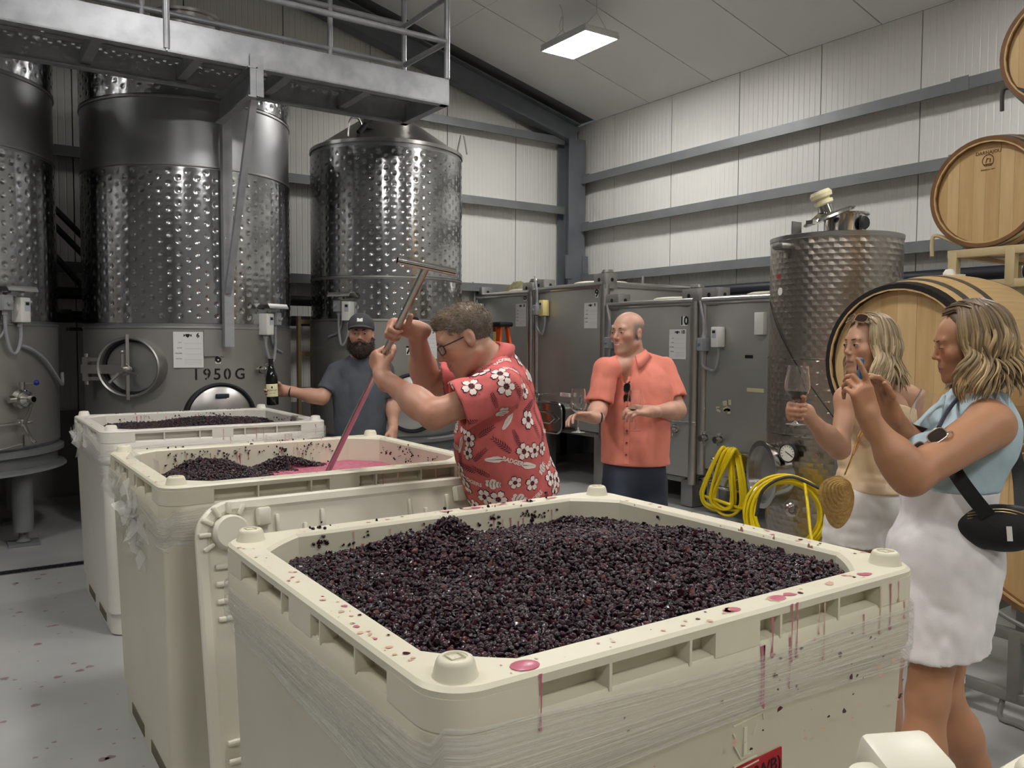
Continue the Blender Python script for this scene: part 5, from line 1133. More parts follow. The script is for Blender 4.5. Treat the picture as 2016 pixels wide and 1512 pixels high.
# ------------------------------------------------------------------ sculpting kit for people: smooth-blended solids meshed on a grid
def pt(x, y, d):
    """point of the hall seen at picture position (x, y) at depth d metres along the view axis"""
    return Vector((0, 0, CAM_H))+(_fwd+_r2*((x-1008)/FPX)-_u2*((y-756)/FPX))*d
class Sculpt:
    def __init__(s, lo, hi, h):
        s.lo = np.array(lo, float); s.h = h; s.n = np.ceil((np.array(hi)-s.lo)/h).astype(int)+1
        s.F = np.full(s.n, .12, np.float32); s.M = Matrix.Identity(4); s.sc = 1.0
    def _win(s, lo, hi):
        a = np.clip(np.floor((np.asarray(lo)-s.lo)/s.h).astype(int), 0, s.n); b = np.clip(np.ceil((np.asarray(hi)-s.lo)/s.h).astype(int)+1, 0, s.n)
        if np.any(b-a < 1): return None
        ax = [s.lo[i]+s.h*np.arange(a[i], b[i]) for i in range(3)]
        return tuple(slice(a[i], b[i]) for i in range(3)), ax[0][:, None, None].astype(np.float32), ax[1][None, :, None].astype(np.float32), ax[2][None, None, :].astype(np.float32)
    def _mix(s, sl, d, k, op):
        F = s.F[sl]
        if op == 'u':
            if k > 0: h = np.clip(.5+.5*(F-d)/k, 0, 1); s.F[sl] = F+(d-F)*h-k*h*(1-h)
            else: s.F[sl] = np.minimum(F, d)
        elif op == 's':
            if k > 0: h = np.clip(.5-.5*(F+d)/k, 0, 1); s.F[sl] = F+(-d-F)*h+k*h*(1-h)
            else: s.F[sl] = np.maximum(F, -d)
        elif op == 'i': s.F[sl] = np.maximum(F, d)
    def W(s, p): return s.M @ (Vector(p)*s.sc)
    def cone(s, a, b, ra, rb, k=.02, op='u', flat=False):
        a, b = np.array(s.W(a)), np.array(s.W(b)); ra, rb, k = ra*s.sc, rb*s.sc, k*s.sc; m = max(ra, rb)+k+3*s.h
        w = s._win(np.minimum(a, b)-m, np.maximum(a, b)+m)
        if w is None: return s
        sl, X, Y, Z = w; ba = b-a; q = float(ba@ba)+1e-12; px, py, pz = X-a[0], Y-a[1], Z-a[2]
        t = (px*ba[0]+py*ba[1]+pz*ba[2])/q; tu = t; t = np.clip(t, 0, 1.2 if flat else 1); d = np.sqrt((px-t*ba[0])**2+(py-t*ba[1])**2+(pz-t*ba[2])**2)-(ra+(rb-ra)*t)
        if flat: d = np.maximum(d, (tu-1)*math.sqrt(q))
        s._mix(sl, d, k, op); return s
    def ell(s, c, r, k=.02, op='u', rot=None):
        c = np.array(s.W(c)); r = np.array(r, float)*s.sc; k = k*s.sc; R = s.M.to_3x3() if rot is None else s.M.to_3x3() @ rot.to_3x3(); R = np.array(R)
        ext = np.sqrt(((R*r[None, :])**2).sum(1))+k+3*s.h; w = s._win(c-ext, c+ext)
        if w is None: return s
        sl, X, Y, Z = w; px, py, pz = X-c[0], Y-c[1], Z-c[2]; k0 = 0; k1 = 0
        for i in range(3):
            q = px*R[0, i]+py*R[1, i]+pz*R[2, i]; k0 = k0+(q/r[i])**2; k1 = k1+(q/r[i]**2)**2
        k0 = np.sqrt(k0); d = k0*(k0-1)/np.maximum(np.sqrt(k1), 1e-6); s._mix(sl, d.astype(np.float32), k, op); return s
    def plane(s, p, n, lo=None, hi=None):
        """cut away the side the normal points to (inside an optional world box)"""
        w = s._win(s.lo if lo is None else lo, s.lo+s.n*s.h if hi is None else hi); sl, X, Y, Z = w; p = s.W(p) ; n = (s.M.to_3x3() @ Vector(n)).normalized()
        s._mix(sl, (X-p.x)*n.x+(Y-p.y)*n.y+(Z-p.z)*n.z, 0, 'i'); return s
    def ripple(s, fn, band=.03):
        I = np.argwhere(np.abs(s.F) < band); P = s.lo+I*s.h; s.F[I[:, 0], I[:, 1], I[:, 2]] += fn(P).astype(np.float32); return s
    def verts(s, smooth=2):
        F = s.F; ins = F < 0
        tot = np.zeros(np.array(F.shape)-1, np.uint8)
        for a in (0, 1):
            for b in (0, 1):
                for c in (0, 1): tot += ins[a:F.shape[0]-1+a, b:F.shape[1]-1+b, c:F.shape[2]-1+c]
        I = np.argwhere((tot > 0) & (tot < 8)); f = {}
        for a in (0, 1):
            for b in (0, 1):
                for c in (0, 1): f[a, b, c] = F[I[:, 0]+a, I[:, 1]+b, I[:, 2]+c]
        S = np.zeros((len(I), 3)); n = np.zeros(len(I)); ks = list(f)
        for u in ks:
            for ax in range(3):
                if u[ax] == 0:
                    v = list(u); v[ax] = 1; v = tuple(v); m = (f[u] < 0) != (f[v] < 0); t = f[u]/np.where(m, f[u]-f[v], 1)
                    p = np.tile(np.array(u, float), (len(I), 1)); p[:, ax] = t; S[m] += p[m]; n[m] += 1
        V = s.lo+(I+S/n[:, None])*s.h
        idx = np.full(tot.shape, -1, np.int32); idx[I[:, 0], I[:, 1], I[:, 2]] = np.arange(len(I)); Q = []
        for ax in range(3):
            b, c = (ax+1) % 3, (ax+2) % 3
            A = np.take(ins, range(0, F.shape[ax]-1), ax); B = np.take(ins, range(1, F.shape[ax]), ax); E = np.argwhere(A != B)
            ok = (E[:, b] > 0) & (E[:, c] > 0) & (E[:, b] < tot.shape[b]) & (E[:, c] < tot.shape[c]); E = E[ok]
            def g(db, dc): q = E.copy(); q[:, b] += db; q[:, c] += dc; return idx[q[:, 0], q[:, 1], q[:, 2]]
            q = np.stack([g(-1, -1), g(0, -1), g(0, 0), g(-1, 0)], -1); fl = ~ins[E[:, 0], E[:, 1], E[:, 2]]; q[fl] = q[fl][:, ::-1]; Q.append(q)
        Q = np.concatenate(Q); Q = Q[(Q >= 0).all(1)]
        for it in range(smooth):
            acc = np.zeros_like(V); cnt = np.zeros(len(V))
            for i in range(4):
                a, b = Q[:, i], Q[:, (i+1) % 4]
                for p, q in ((a, b), (b, a)):
                    cnt += np.bincount(p, minlength=len(V))
                    for d in range(3): acc[:, d] += np.bincount(p, V[q, d], len(V))
            V = V+.5*(acc/np.maximum(cnt, 1)[:, None]-V)
        return V, Q
    def build(s, name, m, parent, col=None, smooth=2, origin=None):
        V, Q = s.verts(smooth); cols = col(V) if col else None; o_ = np.array(origin if origin is not None else LOCS[parent.name].translation)
        me = np_mesh(name, V-o_, Q, cols); o = obj(name, me, m, parent, 180); o['_n'] = 0; del o['_n']; return o, V, Q
def basis(fwd, up):
    f = Vector(fwd).normalized(); r = f.cross(Vector(up)).normalized(); u = r.cross(f); return Matrix((r, f, u)).transposed()
def mframe(pos, fwd, up): m = basis(fwd, up).to_4x4(); m.translation = pos; return m
def sculpt_head(S, Mh, fem=False, smile=0., sc=1.0, open_=0.):
    S.M = Mh; S.sc = sc; e = .9 if fem else 1.0
    S.ell((0, -.014, .036), (.075, .099, .082), 0); S.ell((0, .028, -.018), (.064*e, .062, .088), .03); S.ell((0, .032, -.062), (.052*e, .050, .046), .02)
    for x in (-1, 1):
        S.cone((x*(.056 if not fem else .047), -.005, -.056), (x*.019, .066, -.098), .018*e, .015, .022); S.ell((x*.040, .056, -.020+.004*smile), (.027, .026+.003*smile, .026), .02)
    S.ell((0, .075 if fem else .073, -.100), (.022*e, .017, .017), .02); S.ell((0, .074, -.060), (.032*e, .021, .026), .018)
    S.cone((-.036, .077, .028), (.036, .077, .028), .009 if fem else .012, .009 if fem else .012, .016)
    for x in (-1, 1):
        S.ell((x*.032, .101, .005), (.019, .017, .0125), .012, 's'); S.ell((x*.032, .0775, .004), (.0150, .0125, .0125), .004)
    S.cone((0, .086, .016), (0, .105 if not fem else .1015, -.020), .0066*e, .0098*e*e, .010); S.ell((0, .108 if not fem else .1045, -.0245), (.0100*e*e, .0100*e, .0088), .006)
    for x in (-1, 1): S.ell((x*.0122*e*e, .096 if not fem else .093, -.030), (.0070*e, .0095, .0068*e), .006); S.ell((x*.006, .104, -.037), (.0035, .005, .003), .003, 's')
    w = .021+.006*smile; cz = -.062+.007*smile; cy = .086-.006*smile
    for x in (-1, 1):
        S.cone((x*w, cy, cz), (x*.006, .0940, -.0570+open_*.2), .0036, .0052, .004); S.cone((x*w*.95, cy, cz-.003), (0, .0915, -.0700-open_), .0036, .0066, .004)
    for x in (-1, 1): S.cone((x*(w+.003), cy+.010, cz-.001), (0, .1005, -.0632-open_*.4), .0022, .0024+open_*.5, .003, 's')
    for x in (-1, 1):
        S.ell((x*.076, -.010, -.006), (.009, .019, .031), .006, rot=Matrix.Rotation(.2, 3, 'X')); S.ell((x*.085, -.004, -.002), (.006, .010, .017), .004, 's')
    S.M = Matrix.Identity(4); S.sc = 1
def sculpt_hand(S, Mw, side, curl, thumb, sc=1.0, spread=0.):
    """Mw: wrist frame, y along the hand, z out of its back; side +1 = right hand (thumb at -x with the back up). curl: per finger three bends"""
    S.M = Mw; S.sc = sc; tx = -side
    S.cone((0, -.03, 0), (0, .02, 0), .026, .028, .02); 
    for x, y1 in ((.026, .086), (.009, .092), (-.009, .090), (-.026, .082)): S.cone((tx*x*.7, .02, -.002), (tx*x, y1, .0), .0165, .0125, .014)
    S.cone((tx*.02, .02, -.008), (tx*.03, .06, -.014), .018, .014, .012)
    tips = []
    for f, (x, y0, ls, r) in enumerate(((.027, .088, (.042, .025, .020), .0092), (.0092, .094, (.046, .029, .022), .0094), (-.0092, .091, (.043, .027, .021), .0090), (-.0265, .083, (.034, .020, .018), .0080))):
        p = Vector((tx*x, y0, 0)); a = 0; sp = spread*(x/.02)*tx
        for j in range(3):
            a += curl[f][j]; d = Vector((math.sin(sp)*math.cos(a), math.cos(sp)*math.cos(a), -math.sin(a))); q = p+d*ls[j]; S.cone(p, q, r*(1-.06*j), r*(.95-.09*j), .004); p = q
        tips.append(S.W(p))
    p = Vector((tx*.026, .028, -.008)); r = .0125
    for j, (dx, dy, dz, l) in enumerate(thumb):
        q = p+Vector((tx*dx, dy, dz)).normalized()*l; S.cone(p, q, r, r*.88, .008 if j == 0 else .005); p = q; r *= .9
    tips.append(S.W(p)); S.M = Matrix.Identity(4); S.sc = 1; return tips
GRIP = [(1.25, 1.45, .9)]*4
def skin_colours(base, heads=(), hot=(), cheeks=.5, lips=(.62, .30, .27)):
    base = np.array(base)
    def f(V):
        C = np.tile(base, (len(V), 1)); nz_ = vnoise(V, 26, 3)*.5+vnoise(V, 70, 4)*.3; C *= (1+.07*nz_)[:, None]
        for p, r, amt in hot: d = np.linalg.norm(V-np.array(p), axis=1); w = np.exp(-(d/r)**2)*amt; C = C*(1-w[:, None])+C*np.array([1.05, .78, .72])*w[:, None]
        for Mh, s, opt in heads:
            L = np.c_[V, np.ones(len(V))] @ np.array(Mh.inverted()).T; L = L[:, :3]/s; x, y, z = np.abs(L[:, 0]), L[:, 1], L[:, 2]; face = (y > .03) & (np.abs(z) < .13) & (x < .1)
            w = np.exp(-(((x-.040)/.022)**2+((z+.022)/.022)**2))*face*cheeks+np.exp(-((x/.014)**2+((z+.026)/.014)**2))*face*.5*cheeks; C = C*(1-w[:, None])+C*np.array([1.04, .76, .70])*w[:, None]
            sm = opt.get('smile', 0); lw = .024+.006*sm
            lip = np.clip(1-((x/lw)**2+((z+.064-.006*sm*(x/lw)**2)/.0115)**2), 0, 1)*face*(y > .078); w = np.clip(lip*2.2, 0, 1)*.8; C = C*(1-w[:, None])+np.array(opt.get('lips', lips))*w[:, None]
            sl_ = np.exp(-((z+.0635-.007*sm*(x/lw)**2+opt.get('open', 0)*.4)/(.0022+opt.get('open', 0)*.6))**2)*(x < lw*1.02)*face*(y > .07); C = C*(1-.75*sl_[:, None])+np.array([.10, .035, .03])*.75*sl_[:, None]
            if 'stubble' in opt:
                w = np.clip((-.028-z)/.02, 0, 1)*(y > -.02)*(1-np.clip(lip*3, 0, 1))*face*opt['stubble']; C = C*(1-w[:, None])+np.array([.25, .20, .17])*w[:, None]
            if 'scalp' in opt:
                w = np.clip((z-.045+.55*np.clip(y, -.1, .2)*-1*0)/.02, 0, 1)*0; side_ = np.clip((.070-z)/.03, 0, 1)*np.clip((.040-y)/.02, 0, 1)*np.clip((z+.045)/.02, 0, 1); w = side_*opt['scalp']*(x < .0765); C = C*(1-w[:, None])+np.array([.26, .21, .18])*w[:, None]
        return np.clip(C, 0, 1)
    return f
def skin_mat(name): return mat(name, (1, 1, 1, 1), .46, attr='col', sss=.12, bump=(180, .05))
eye_white = mat('eye_white', srgb(225, 218, 210), .2); iris_m = mat('iris_brown', srgb(66, 46, 34), .15); pupil_m = mat('pupil', srgb(12, 10, 10), .1)
def face_parts(t, Mh, sc, brow_col, iris=None, squint=1.0, look=(0, 0), brows=True, lash=False, brow_r=.0030):
    inv = LOCS[t.name].inverted() @ Mh
    T = lambda b: place_mesh(b, inv @ Matrix.Scale(sc, 4))
    for x in (-1, 1):
        c = Vector((x*.032, .0775, .004)); b = MB(); R = .0140; n = 16; w_, h_ = .0125, .0046*squint
        def sph(u, v, r): q = Vector((u, math.sqrt(max(r*r-u*u-v*v, 0)), v)); return c+q
        ring = [sph(w_*math.cos(a), h_*math.sin(a)*(1 if math.sin(a) > 0 else .75), R) for a in np.linspace(0, 2*PI, n, endpoint=False)]; b.add([sph(0, 0, R)]+ring, [(0, 1+i, 1+(i+1) % n) for i in range(n)])
        e = T(b).build('eye', eye_white, t, 180)
        for r_, m_, rr in ((.0056, iris or iris_m, R+.0003), (.0026, pupil_m, R+.0006)):
            b = MB(); ring = []
            for a in np.linspace(0, 2*PI, n, endpoint=False):
                u, v = look[0]*.006+r_*math.cos(a), look[1]*.003+r_*math.sin(a); v = max(min(v, h_*.95), -h_*.8); ring.append(sph(u, v, rr))
            b.add([sph(look[0]*.006, look[1]*.003, rr)]+ring, [(0, 1+i, 1+(i+1) % n) for i in range(n)]); T(b).build('iris' if rr < R+.0005 else 'pupil', m_, e, 180)
        b = MB(); b.tube([sph(w_*1.06*math.cos(a), h_*1.05*math.sin(a), R+.0004) for a in np.linspace(.05, PI-.05, 12)], [.0005]+[.0011 if lash else .0008]*10+[.0005], 5); T(b).build('eyelashes', mat('lash', srgb(30, 22, 18), .6), e)
        if brows:
            b = MB(); b.tube([(x*(.014+.036*f), .0905-.016*f*f+(.002 if f < .5 else 0), .0262+.0045*math.sin(f*2.6)-.002*f) for f in np.linspace(0, 1, 9)], [brow_r*q for q in (.7, 1, 1.1, 1.1, 1, .9, .75, .55, .3)], 6); T(b).build('eyebrow', brow_col, t)
def fur(name, V, Q, mask, count, length, rad, m, parent, flow, cols, seed=1, lift=.5, wig=.2):
    """short hairs rooted on a sculpted surface"""
    rs = np.random.RandomState(seed); T = np.concatenate([Q[:, [0, 1, 2]], Q[:, [0, 2, 3]]]); A, B, C = V[T[:, 0]], V[T[:, 1]], V[T[:, 2]]; N = np.cross(B-A, C-A); ar = np.linalg.norm(N, axis=1); N = N/np.maximum(ar, 1e-12)[:, None]
    cen = (A+B+C)/3; w = ar*mask(cen, N); w = w/w.sum(); k = rs.choice(len(T), count, p=w); u, v = rs.rand(2, count); fl = u+v > 1; u[fl], v[fl] = 1-u[fl], 1-v[fl]
    P = A[k]+(B[k]-A[k])*u[:, None]+(C[k]-A[k])*v[:, None]; n = N[k]; D = flow(P, n)+rs.randn(count, 3)*wig; D = D-n*(D*n).sum(1)[:, None]; D /= np.maximum(np.linalg.norm(D, axis=1), 1e-6)[:, None]; D = D*(1-lift)+n*lift; D /= np.linalg.norm(D, axis=1)[:, None]
    L_ = length*rs.uniform(.6, 1.2, count)[:, None]; s1 = np.cross(D, rs.randn(count, 3)); s1 /= np.linalg.norm(s1, axis=1)[:, None]; s2 = np.cross(D, s1); r = rad
    mid = P+D*L_*.55+n*L_*.03; tip = P+D*L_-n*L_*.12*(1-lift)
    VV = np.stack([P-n*.001+s1*r, P-n*.001-s1*.5*r+s2*.87*r, P-n*.001-s1*.5*r-s2*.87*r, mid+s1*r*.8, mid-s1*.4*r+s2*.7*r, mid-s1*.4*r-s2*.7*r, tip], 1)
    base = np.arange(count)[:, None]*7; F_ = np.concatenate([base+np.array(f)[None] for f in ((0, 1, 4), (0, 4, 3), (1, 2, 5), (1, 5, 4), (2, 0, 3), (2, 3, 5), (3, 4, 6), (4, 5, 6), (5, 3, 6))])
    cc = np.array(cols)[rs.randint(0, len(cols), count)]*rs.uniform(.8, 1.2, count)[:, None]; CC = np.repeat(cc, 7, 0)
    me = np_mesh(name, VV.reshape(-1, 3)-np.array(LOCS[parent.name].translation), F_, CC); o = obj(name, me, m, parent, 180); tag(o, kind='stuff'); return o
hair_mat = mat('hair_fibre', (1, 1, 1, 1), .42, attr='col', spec=.35)
def lock_mesh(name, curves, parent, m):
    """curves: list of (points, radii, colours per point); flattened tapering locks in one hair mesh"""
    VV = []; FF = []; CC = []; n = 6; off = 0
    for pts, rad, cols in curves:
        pts = np.asarray(pts, float); k = len(pts); T = np.gradient(pts, axis=0); T /= np.maximum(np.linalg.norm(T, axis=1), 1e-9)[:, None]
        x = np.cross(T[0], [.3, .2, 1.]); X = []
        for i in range(k): x = x-T[i]*(x@T[i]); x = x/max(np.linalg.norm(x), 1e-9); X.append(x)
        X = np.array(X); Y = np.cross(T, X); a = np.linspace(0, 2*PI, n, endpoint=False); R = np.asarray(rad)[:, None, None]
        ring = pts[:, None]+R*(X[:, None]*np.cos(a)[None, :, None]+.6*Y[:, None]*np.sin(a)[None, :, None]); VV.append(ring.reshape(-1, 3)); CC.append(np.repeat(np.asarray(cols), n, 0))
        i, j = np.meshgrid(np.arange(k-1), np.arange(n), indexing='ij'); q = np.stack([i*n+j, i*n+(j+1) % n, (i+1)*n+(j+1) % n, (i+1)*n+j], -1).reshape(-1, 4)+off; FF.append(q); off += k*n
    V = np.concatenate(VV)-np.array(LOCS[parent.name].translation); return obj(name, np_mesh(name, V, np.concatenate(FF), np.concatenate(CC)), m, parent, 180)
def bvh_of(V, Q): return BVHTree.FromPolygons([tuple(v) for v in V], [tuple(q) for q in Q])
def conform(bvh, polys, p, nrm, ang, off, out, scale=1.0):
    """lay flat 2-D shapes (lists of fans: verts, faces) on a surface around p"""
    n = Vector(nrm).normalized(); up = Vector((0, 0, 1)); x = up.cross(n)
    if x.length < .1: x = Vector((1, 0, 0)).cross(n)
    x.normalize(); y = n.cross(x); ca, sa = math.cos(ang), math.sin(ang)
    vs = []
    for (a, b) in polys[0]:
        a, b = a*scale, b*scale; q = Vector(p)+x*(a*ca-b*sa)+y*(a*sa+b*ca); loc, nn, i, d = bvh.find_nearest(q, .08)
        if loc is None: return False
        vs.append(loc+nn*off)
    out.add(vs, polys[1]); return True
# ------------------------------------------------------------------ people
RT = Vector((_rt.x, _rt.y, 0)).normalized(); FW = Vector((_fwd.x, _fwd.y, 0)).normalized(); UP = Vector((0, 0, 1))
def person(label, foot): return thing('person', label, 'person', (foot[0], foot[1], 0))
def bounds(pts, m=.16):
    A = np.array([tuple(p) for p in pts]); lo = A.min(0)-m; hi = A.max(0)+m; lo[2] = max(lo[2], -.005); return lo, hi
def arm(S, sh, el, wr, r=(.052, .042, .044, .027), k=.03):
    S.cone(sh, el, r[0], r[1], k); S.cone(el, Vector(el).lerp(Vector(wr), .35), r[1], r[2], k); S.cone(Vector(el).lerp(Vector(wr), .25), wr, r[2], r[3], k)
def leg(S, hip, kn, an, r=(.085, .056, .056, .036), foot=None, k=.03):
    S.cone(hip, kn, r[0], r[1], k); S.cone(kn, Vector(kn).lerp(Vector(an), .35), r[1]*.95, r[2], k); S.cone(Vector(kn).lerp(Vector(an), .3), an, r[2], r[3], k)
def torso(S, items, infl=0., k=.05):
    """items: (centre, (right, forward, up) radii, forward, up)"""
    for c, r, f, u in items: S.ell(c, [q+infl for q in r], k, rot=basis(f, u))
def folds(amp, seed, sc=(14, 14, 5), sc2=30):
    def f(P):
        a = vnoise(P*np.array(sc)/10, 10, seed); b = vnoise(P*np.array((1.6, 1.6, .8)), sc2, seed+3); return amp*(1-2*np.abs(a))*.8+amp*.35*b
    return f
def cloth_mat(name, c, c2=None, rough=.85, weave=400): return mat(name, srgb(*c), rough, noise=(18, .3, srgb(*(c2 or tuple(int(q*.88) for q in c)))), bump=(weave, .12), bump2=(9, .12))
def shoe(t, an, fd, m, sc=1.0):
    S = Sculpt(np.array(an)-.2, np.array(an)+.2, .006); f = Vector((fd[0], fd[1], 0)).normalized(); a = Vector((an[0], an[1], 0))
    S.ell(a+f*.05+UP*.035, (.042, .125, .034), 0, rot=basis(f, UP)); S.ell(a-f*.03+UP*.05, (.036, .05, .045), .03, rot=basis(f, UP)); S.plane((0, 0, .002), (0, 0, -1)); S.build('shoe', m, t)
glass_rim = .0325
def wine_glass(label, base, up, h=.215, fill=.3, bowl=.040, wine_on=True):
    t = thing('wine_glass', label, 'glass', base, frame(up)); k = h/.215; st = .085*k
    out = [(.033, .0), (.034, .0015), (.012, .004), (.0042, .012), (.0036, .03*k), (.0036, st-.008), (.006, st-.002), (.018, st+.008), (bowl*.85, st+.03*k), (bowl, st+.052*k), (bowl*.97, st+.075*k), (bowl*.80, h)]
    inn = [(bowl*.80-.0012, h), (bowl*.97-.0013, st+.075*k), (bowl-.0013, st+.052*k), (bowl*.85-.0013, st+.03*k), (.0165, st+.010), (.002, st+.004)]
    MB().lathe(out+inn, 40).build('glass_body', glass, t, 60)
    if wine_on:
        zt_ = st+.004+(h-st)*fill; prof = [(.001, st+.0046)]
        for r, z in inn[::-1][1:]:
            if z < zt_: prof.append((r-.0003, z))
        rr = np.interp(zt_, [st+.010, st+.03*k, st+.052*k, st+.075*k], [.0165, bowl*.85, bowl, bowl*.97])-.0016; prof += [(rr, zt_), (.001, zt_)]
        MB().lathe(prof, 36).build('wine', wine, t, 40)
    return t
def shades(parent, M_, sc, lens, rim, name='sunglasses', wid=.062):
    """sunglasses as parts: two lenses, frame, temples. M_: x across, y forward, z up"""
    I = Matrix.Scale(sc, 4); T = lambda b: place_mesh(b, M_ @ I)
    for x in (-1, 1):
        rr = [(x*.034+.027*math.copysign(abs(math.cos(a))**.6, math.cos(a)), wid*.31*math.copysign(abs(math.sin(a))**.75, math.sin(a))-.003) for a in np.linspace(0, 2*PI, 22, endpoint=False)]
        b = MB(); n = len(rr); b.add([(u, -.004*(abs(u)/.06)**2*4, v) for u, v in rr]+[(u, -.004*(abs(u)/.06)**2*4-.002, v) for u, v in rr], [tuple(range(n)), tuple(range(n, 2*n))[::-1]]+[(i, (i+1) % n, n+(i+1) % n, n+i) for i in range(n)]); T(b).build('lens', lens, parent, world=True)
        T(MB().tube([(u, -.004*(abs(u)/.06)**2*4-.001, v) for u, v in rr], .0022, 6, closed=True)).build('rim', rim, parent, world=True)
        T(MB().tube([(x*.060, -.014, .006), (x*.070, -.03, .006), (x*.073, -.10, .002), (x*.070, -.125, -.018)], [.0028, .0025, .002, .0028], 6)).build('temple', rim, parent, world=True)
    T(MB().tube([(-.010, -.001, .003), (0, .001, .006), (.010, -.001, .003)], .0022, 6)).build('bridge', rim, parent, world=True)
def fold_collar(t, base, top, fwd, m, r=(.072, .069, .075, .102), h=(.0, .052, .055, .010), gap=32, point=.042):
    """fold-down shirt collar open at the front: inner stand, crease and falling leaf"""
    u = (Vector(top)-Vector(base)).normalized(); f = Vector(fwd); f = (f-u*f.dot(u)).normalized(); sd = f.cross(u); G = []
    for k in range(41):
        a = math.radians(gap+(360-2*gap)*k/40); w = max(0, 1-min(k, 40-k)/7.); d = f*math.cos(a)+sd*math.sin(a); d2 = f*math.cos(a)*1.25+sd*math.sin(a)
        G.append([base+d*r[0]+u*h[0]-u*.02*w, base+d*r[1]+u*(h[1]-.018*w), base+d*r[2]+u*(h[2]-.018*w), base+d2*(r[3]+.012*w)+u*(h[3]-point*w), base+d2*(r[3]+.012*w-.006)+u*(h[3]-point*w-.002), base+d*(r[2]-.002)+u*(h[2]-.022-.018*w)])
    A = np.array([[tuple(p) for p in row] for row in G])-np.array(LOCS[t.name].translation); return obj('collar', grid_mesh('collar', A), m, t, 180)
# ============================================================ man in the red print shirt, pushing the plunger
E_ = Vector((1.382, 3.495, 1.03)); Hm = Vector((1.327, 2.732, 1.627)); RD = (Hm-E_).normalized(); TOP = E_+RD*1.395
pl = thing('punch_down_tool', 'long steel plunger with T handle pushed into the middle bin', 'tool', E_-RD*.12)
b = MB(); b.cyl(E_-RD*.10, TOP, .0125, n=18); b.build('rod', steel, pl, world=True)
hd = (RT*.93-UP*.08+FW*.30); hd = (hd-RD*hd.dot(RD)).normalized()
b = MB(); b.lathe([(.0125, -.10), (.0125, .10), (.0098, .10), (.0098, -.10), (.0125, -.10)], 18, Matrix.Translation(TOP) @ frame(hd).to_4x4()); b.build('cross_handle', chrome, pl, world=True)
MB().cyl(E_-RD*.11, E_-RD*.095, .07, n=28).build('plunger_plate', steel, pl, world=True)
pA = person('man in red flowered print shirt leaning over the middle bin to stir it', (2.0, 2.62))
sA = skin_mat('tanned_skin'); fA = Vector((-.80, .58, 0)).normalized()
MhA = mframe(pt(915, 668, 2.97), RT*-.87-UP*.47-FW*.16, UP*.87-RT*.47); scA = 1.04
nA = pt(972, 724, 3.02); LshA, RshA = pt(985, 768, 2.86), pt(938, 742, 3.26); LelA, RelA = pt(853, 816, 2.80), pt(840, 758, 3.24)
def on_rod(x, y):
    best = min((abs((E_+RD*s-pt(x, y, ((E_+RD*s)-Vector((0, 0, CAM_H))).dot(_fwd))).length), s) for s in np.arange(.3, 1.4, .005)); return E_+RD*best[1]
rl, ru = on_rod(752, 706), on_rod(778, 655)
yL = (rl-LelA); yL = (yL-RD*yL.dot(RD)).normalized(); ML = Matrix((RD, yL, RD.cross(yL))).transposed().to_4x4(); ML.translation = rl-yL*.082-RD.cross(yL)*-.030
yR = (ru-RelA); yR = (yR-RD*yR.dot(RD)).normalized(); xR = -RD; ML2 = Matrix((xR, yR, xR.cross(yR))).transposed().to_4x4(); ML2.translation = ru-yR*.082-xR.cross(yR)*-.030
LwA, RwA = ML.translation.copy(), ML2.translation.copy()
tA = [(pt(980, 800, 3.08), (.20, .135, .20), fA, UP*.95+RT*-.25), (pt(984, 880, 3.10), (.20, .165, .18), fA, UP), (pt(1008, 955, 3.15), (.19, .17, .16), fA, UP)]
hipL, hipR = pt(1020, 1000, 3.02), pt(1000, 1000, 3.26)
lo, hi = bounds([MhA.translation, LwA, RwA, LshA, RshA, tA[2][0], (2.05, 2.5, 0), (1.95, 2.8, 0), LelA])
S = Sculpt(lo, hi, .0047)
torso(S, tA[:2], -.014); torso(S, tA[2:], -.035); S.cone(nA, LshA, .06, .05, .04); S.cone(nA, RshA, .06, .05, .04); S.cone(MhA @ Vector((0, -.03, -.06)), nA, .058, .066, .04)
arm(S, LshA, LelA, LwA, (.058, .047, .050, .030)); arm(S, RshA, RelA, RwA, (.058, .047, .050, .030))
kL, kR, aL, aR = Vector((2.10, 2.50, .50)), Vector((2.02, 2.78, .50)), Vector((2.12, 2.52, .08)), Vector((2.06, 2.80, .08))
leg(S, hipL+UP*-.08+FW*.06, kL, aL, (.065, .056, .056, .036)); leg(S, hipR+UP*-.08, kR, aR, (.065, .056, .056, .036)); S.M = Matrix.Identity(4)
sculpt_head(S, MhA, smile=.8, sc=scA)
gr = [(1.2, 1.45, .95), (1.25, 1.45, .9), (1.25, 1.45, .9), (1.3, 1.4, .9)]
tip = sculpt_hand(S, ML, -1, gr, ((.6, .5, -.65, .038), (.15, .75, -.65, .030), (-.2, .85, -.45, .022)), 1.06)
sculpt_hand(S, ML2, 1, gr, ((.75, .45, -.5, .042), (.9, .25, -.35, .032), (.97, .1, -.1, .026)), 1.06)
hot = [(LelA, .07, .6), (RelA, .07, .5), (ML @ Vector((0, .09, 0)), .05, .4), (ML2 @ Vector((0, .09, -.02)), .05, .45)]
colA = skin_colours((.50, .27, .185), [(MhA, scA, {'smile': .8, 'stubble': .12})], hot, .7)
body, V, Q = S.build('body', sA, pA, colA)
face_parts(pA, MhA, scA, mat('brow_grey_brown', srgb(110, 88, 66), .8), squint=.6, look=(0, -.5))
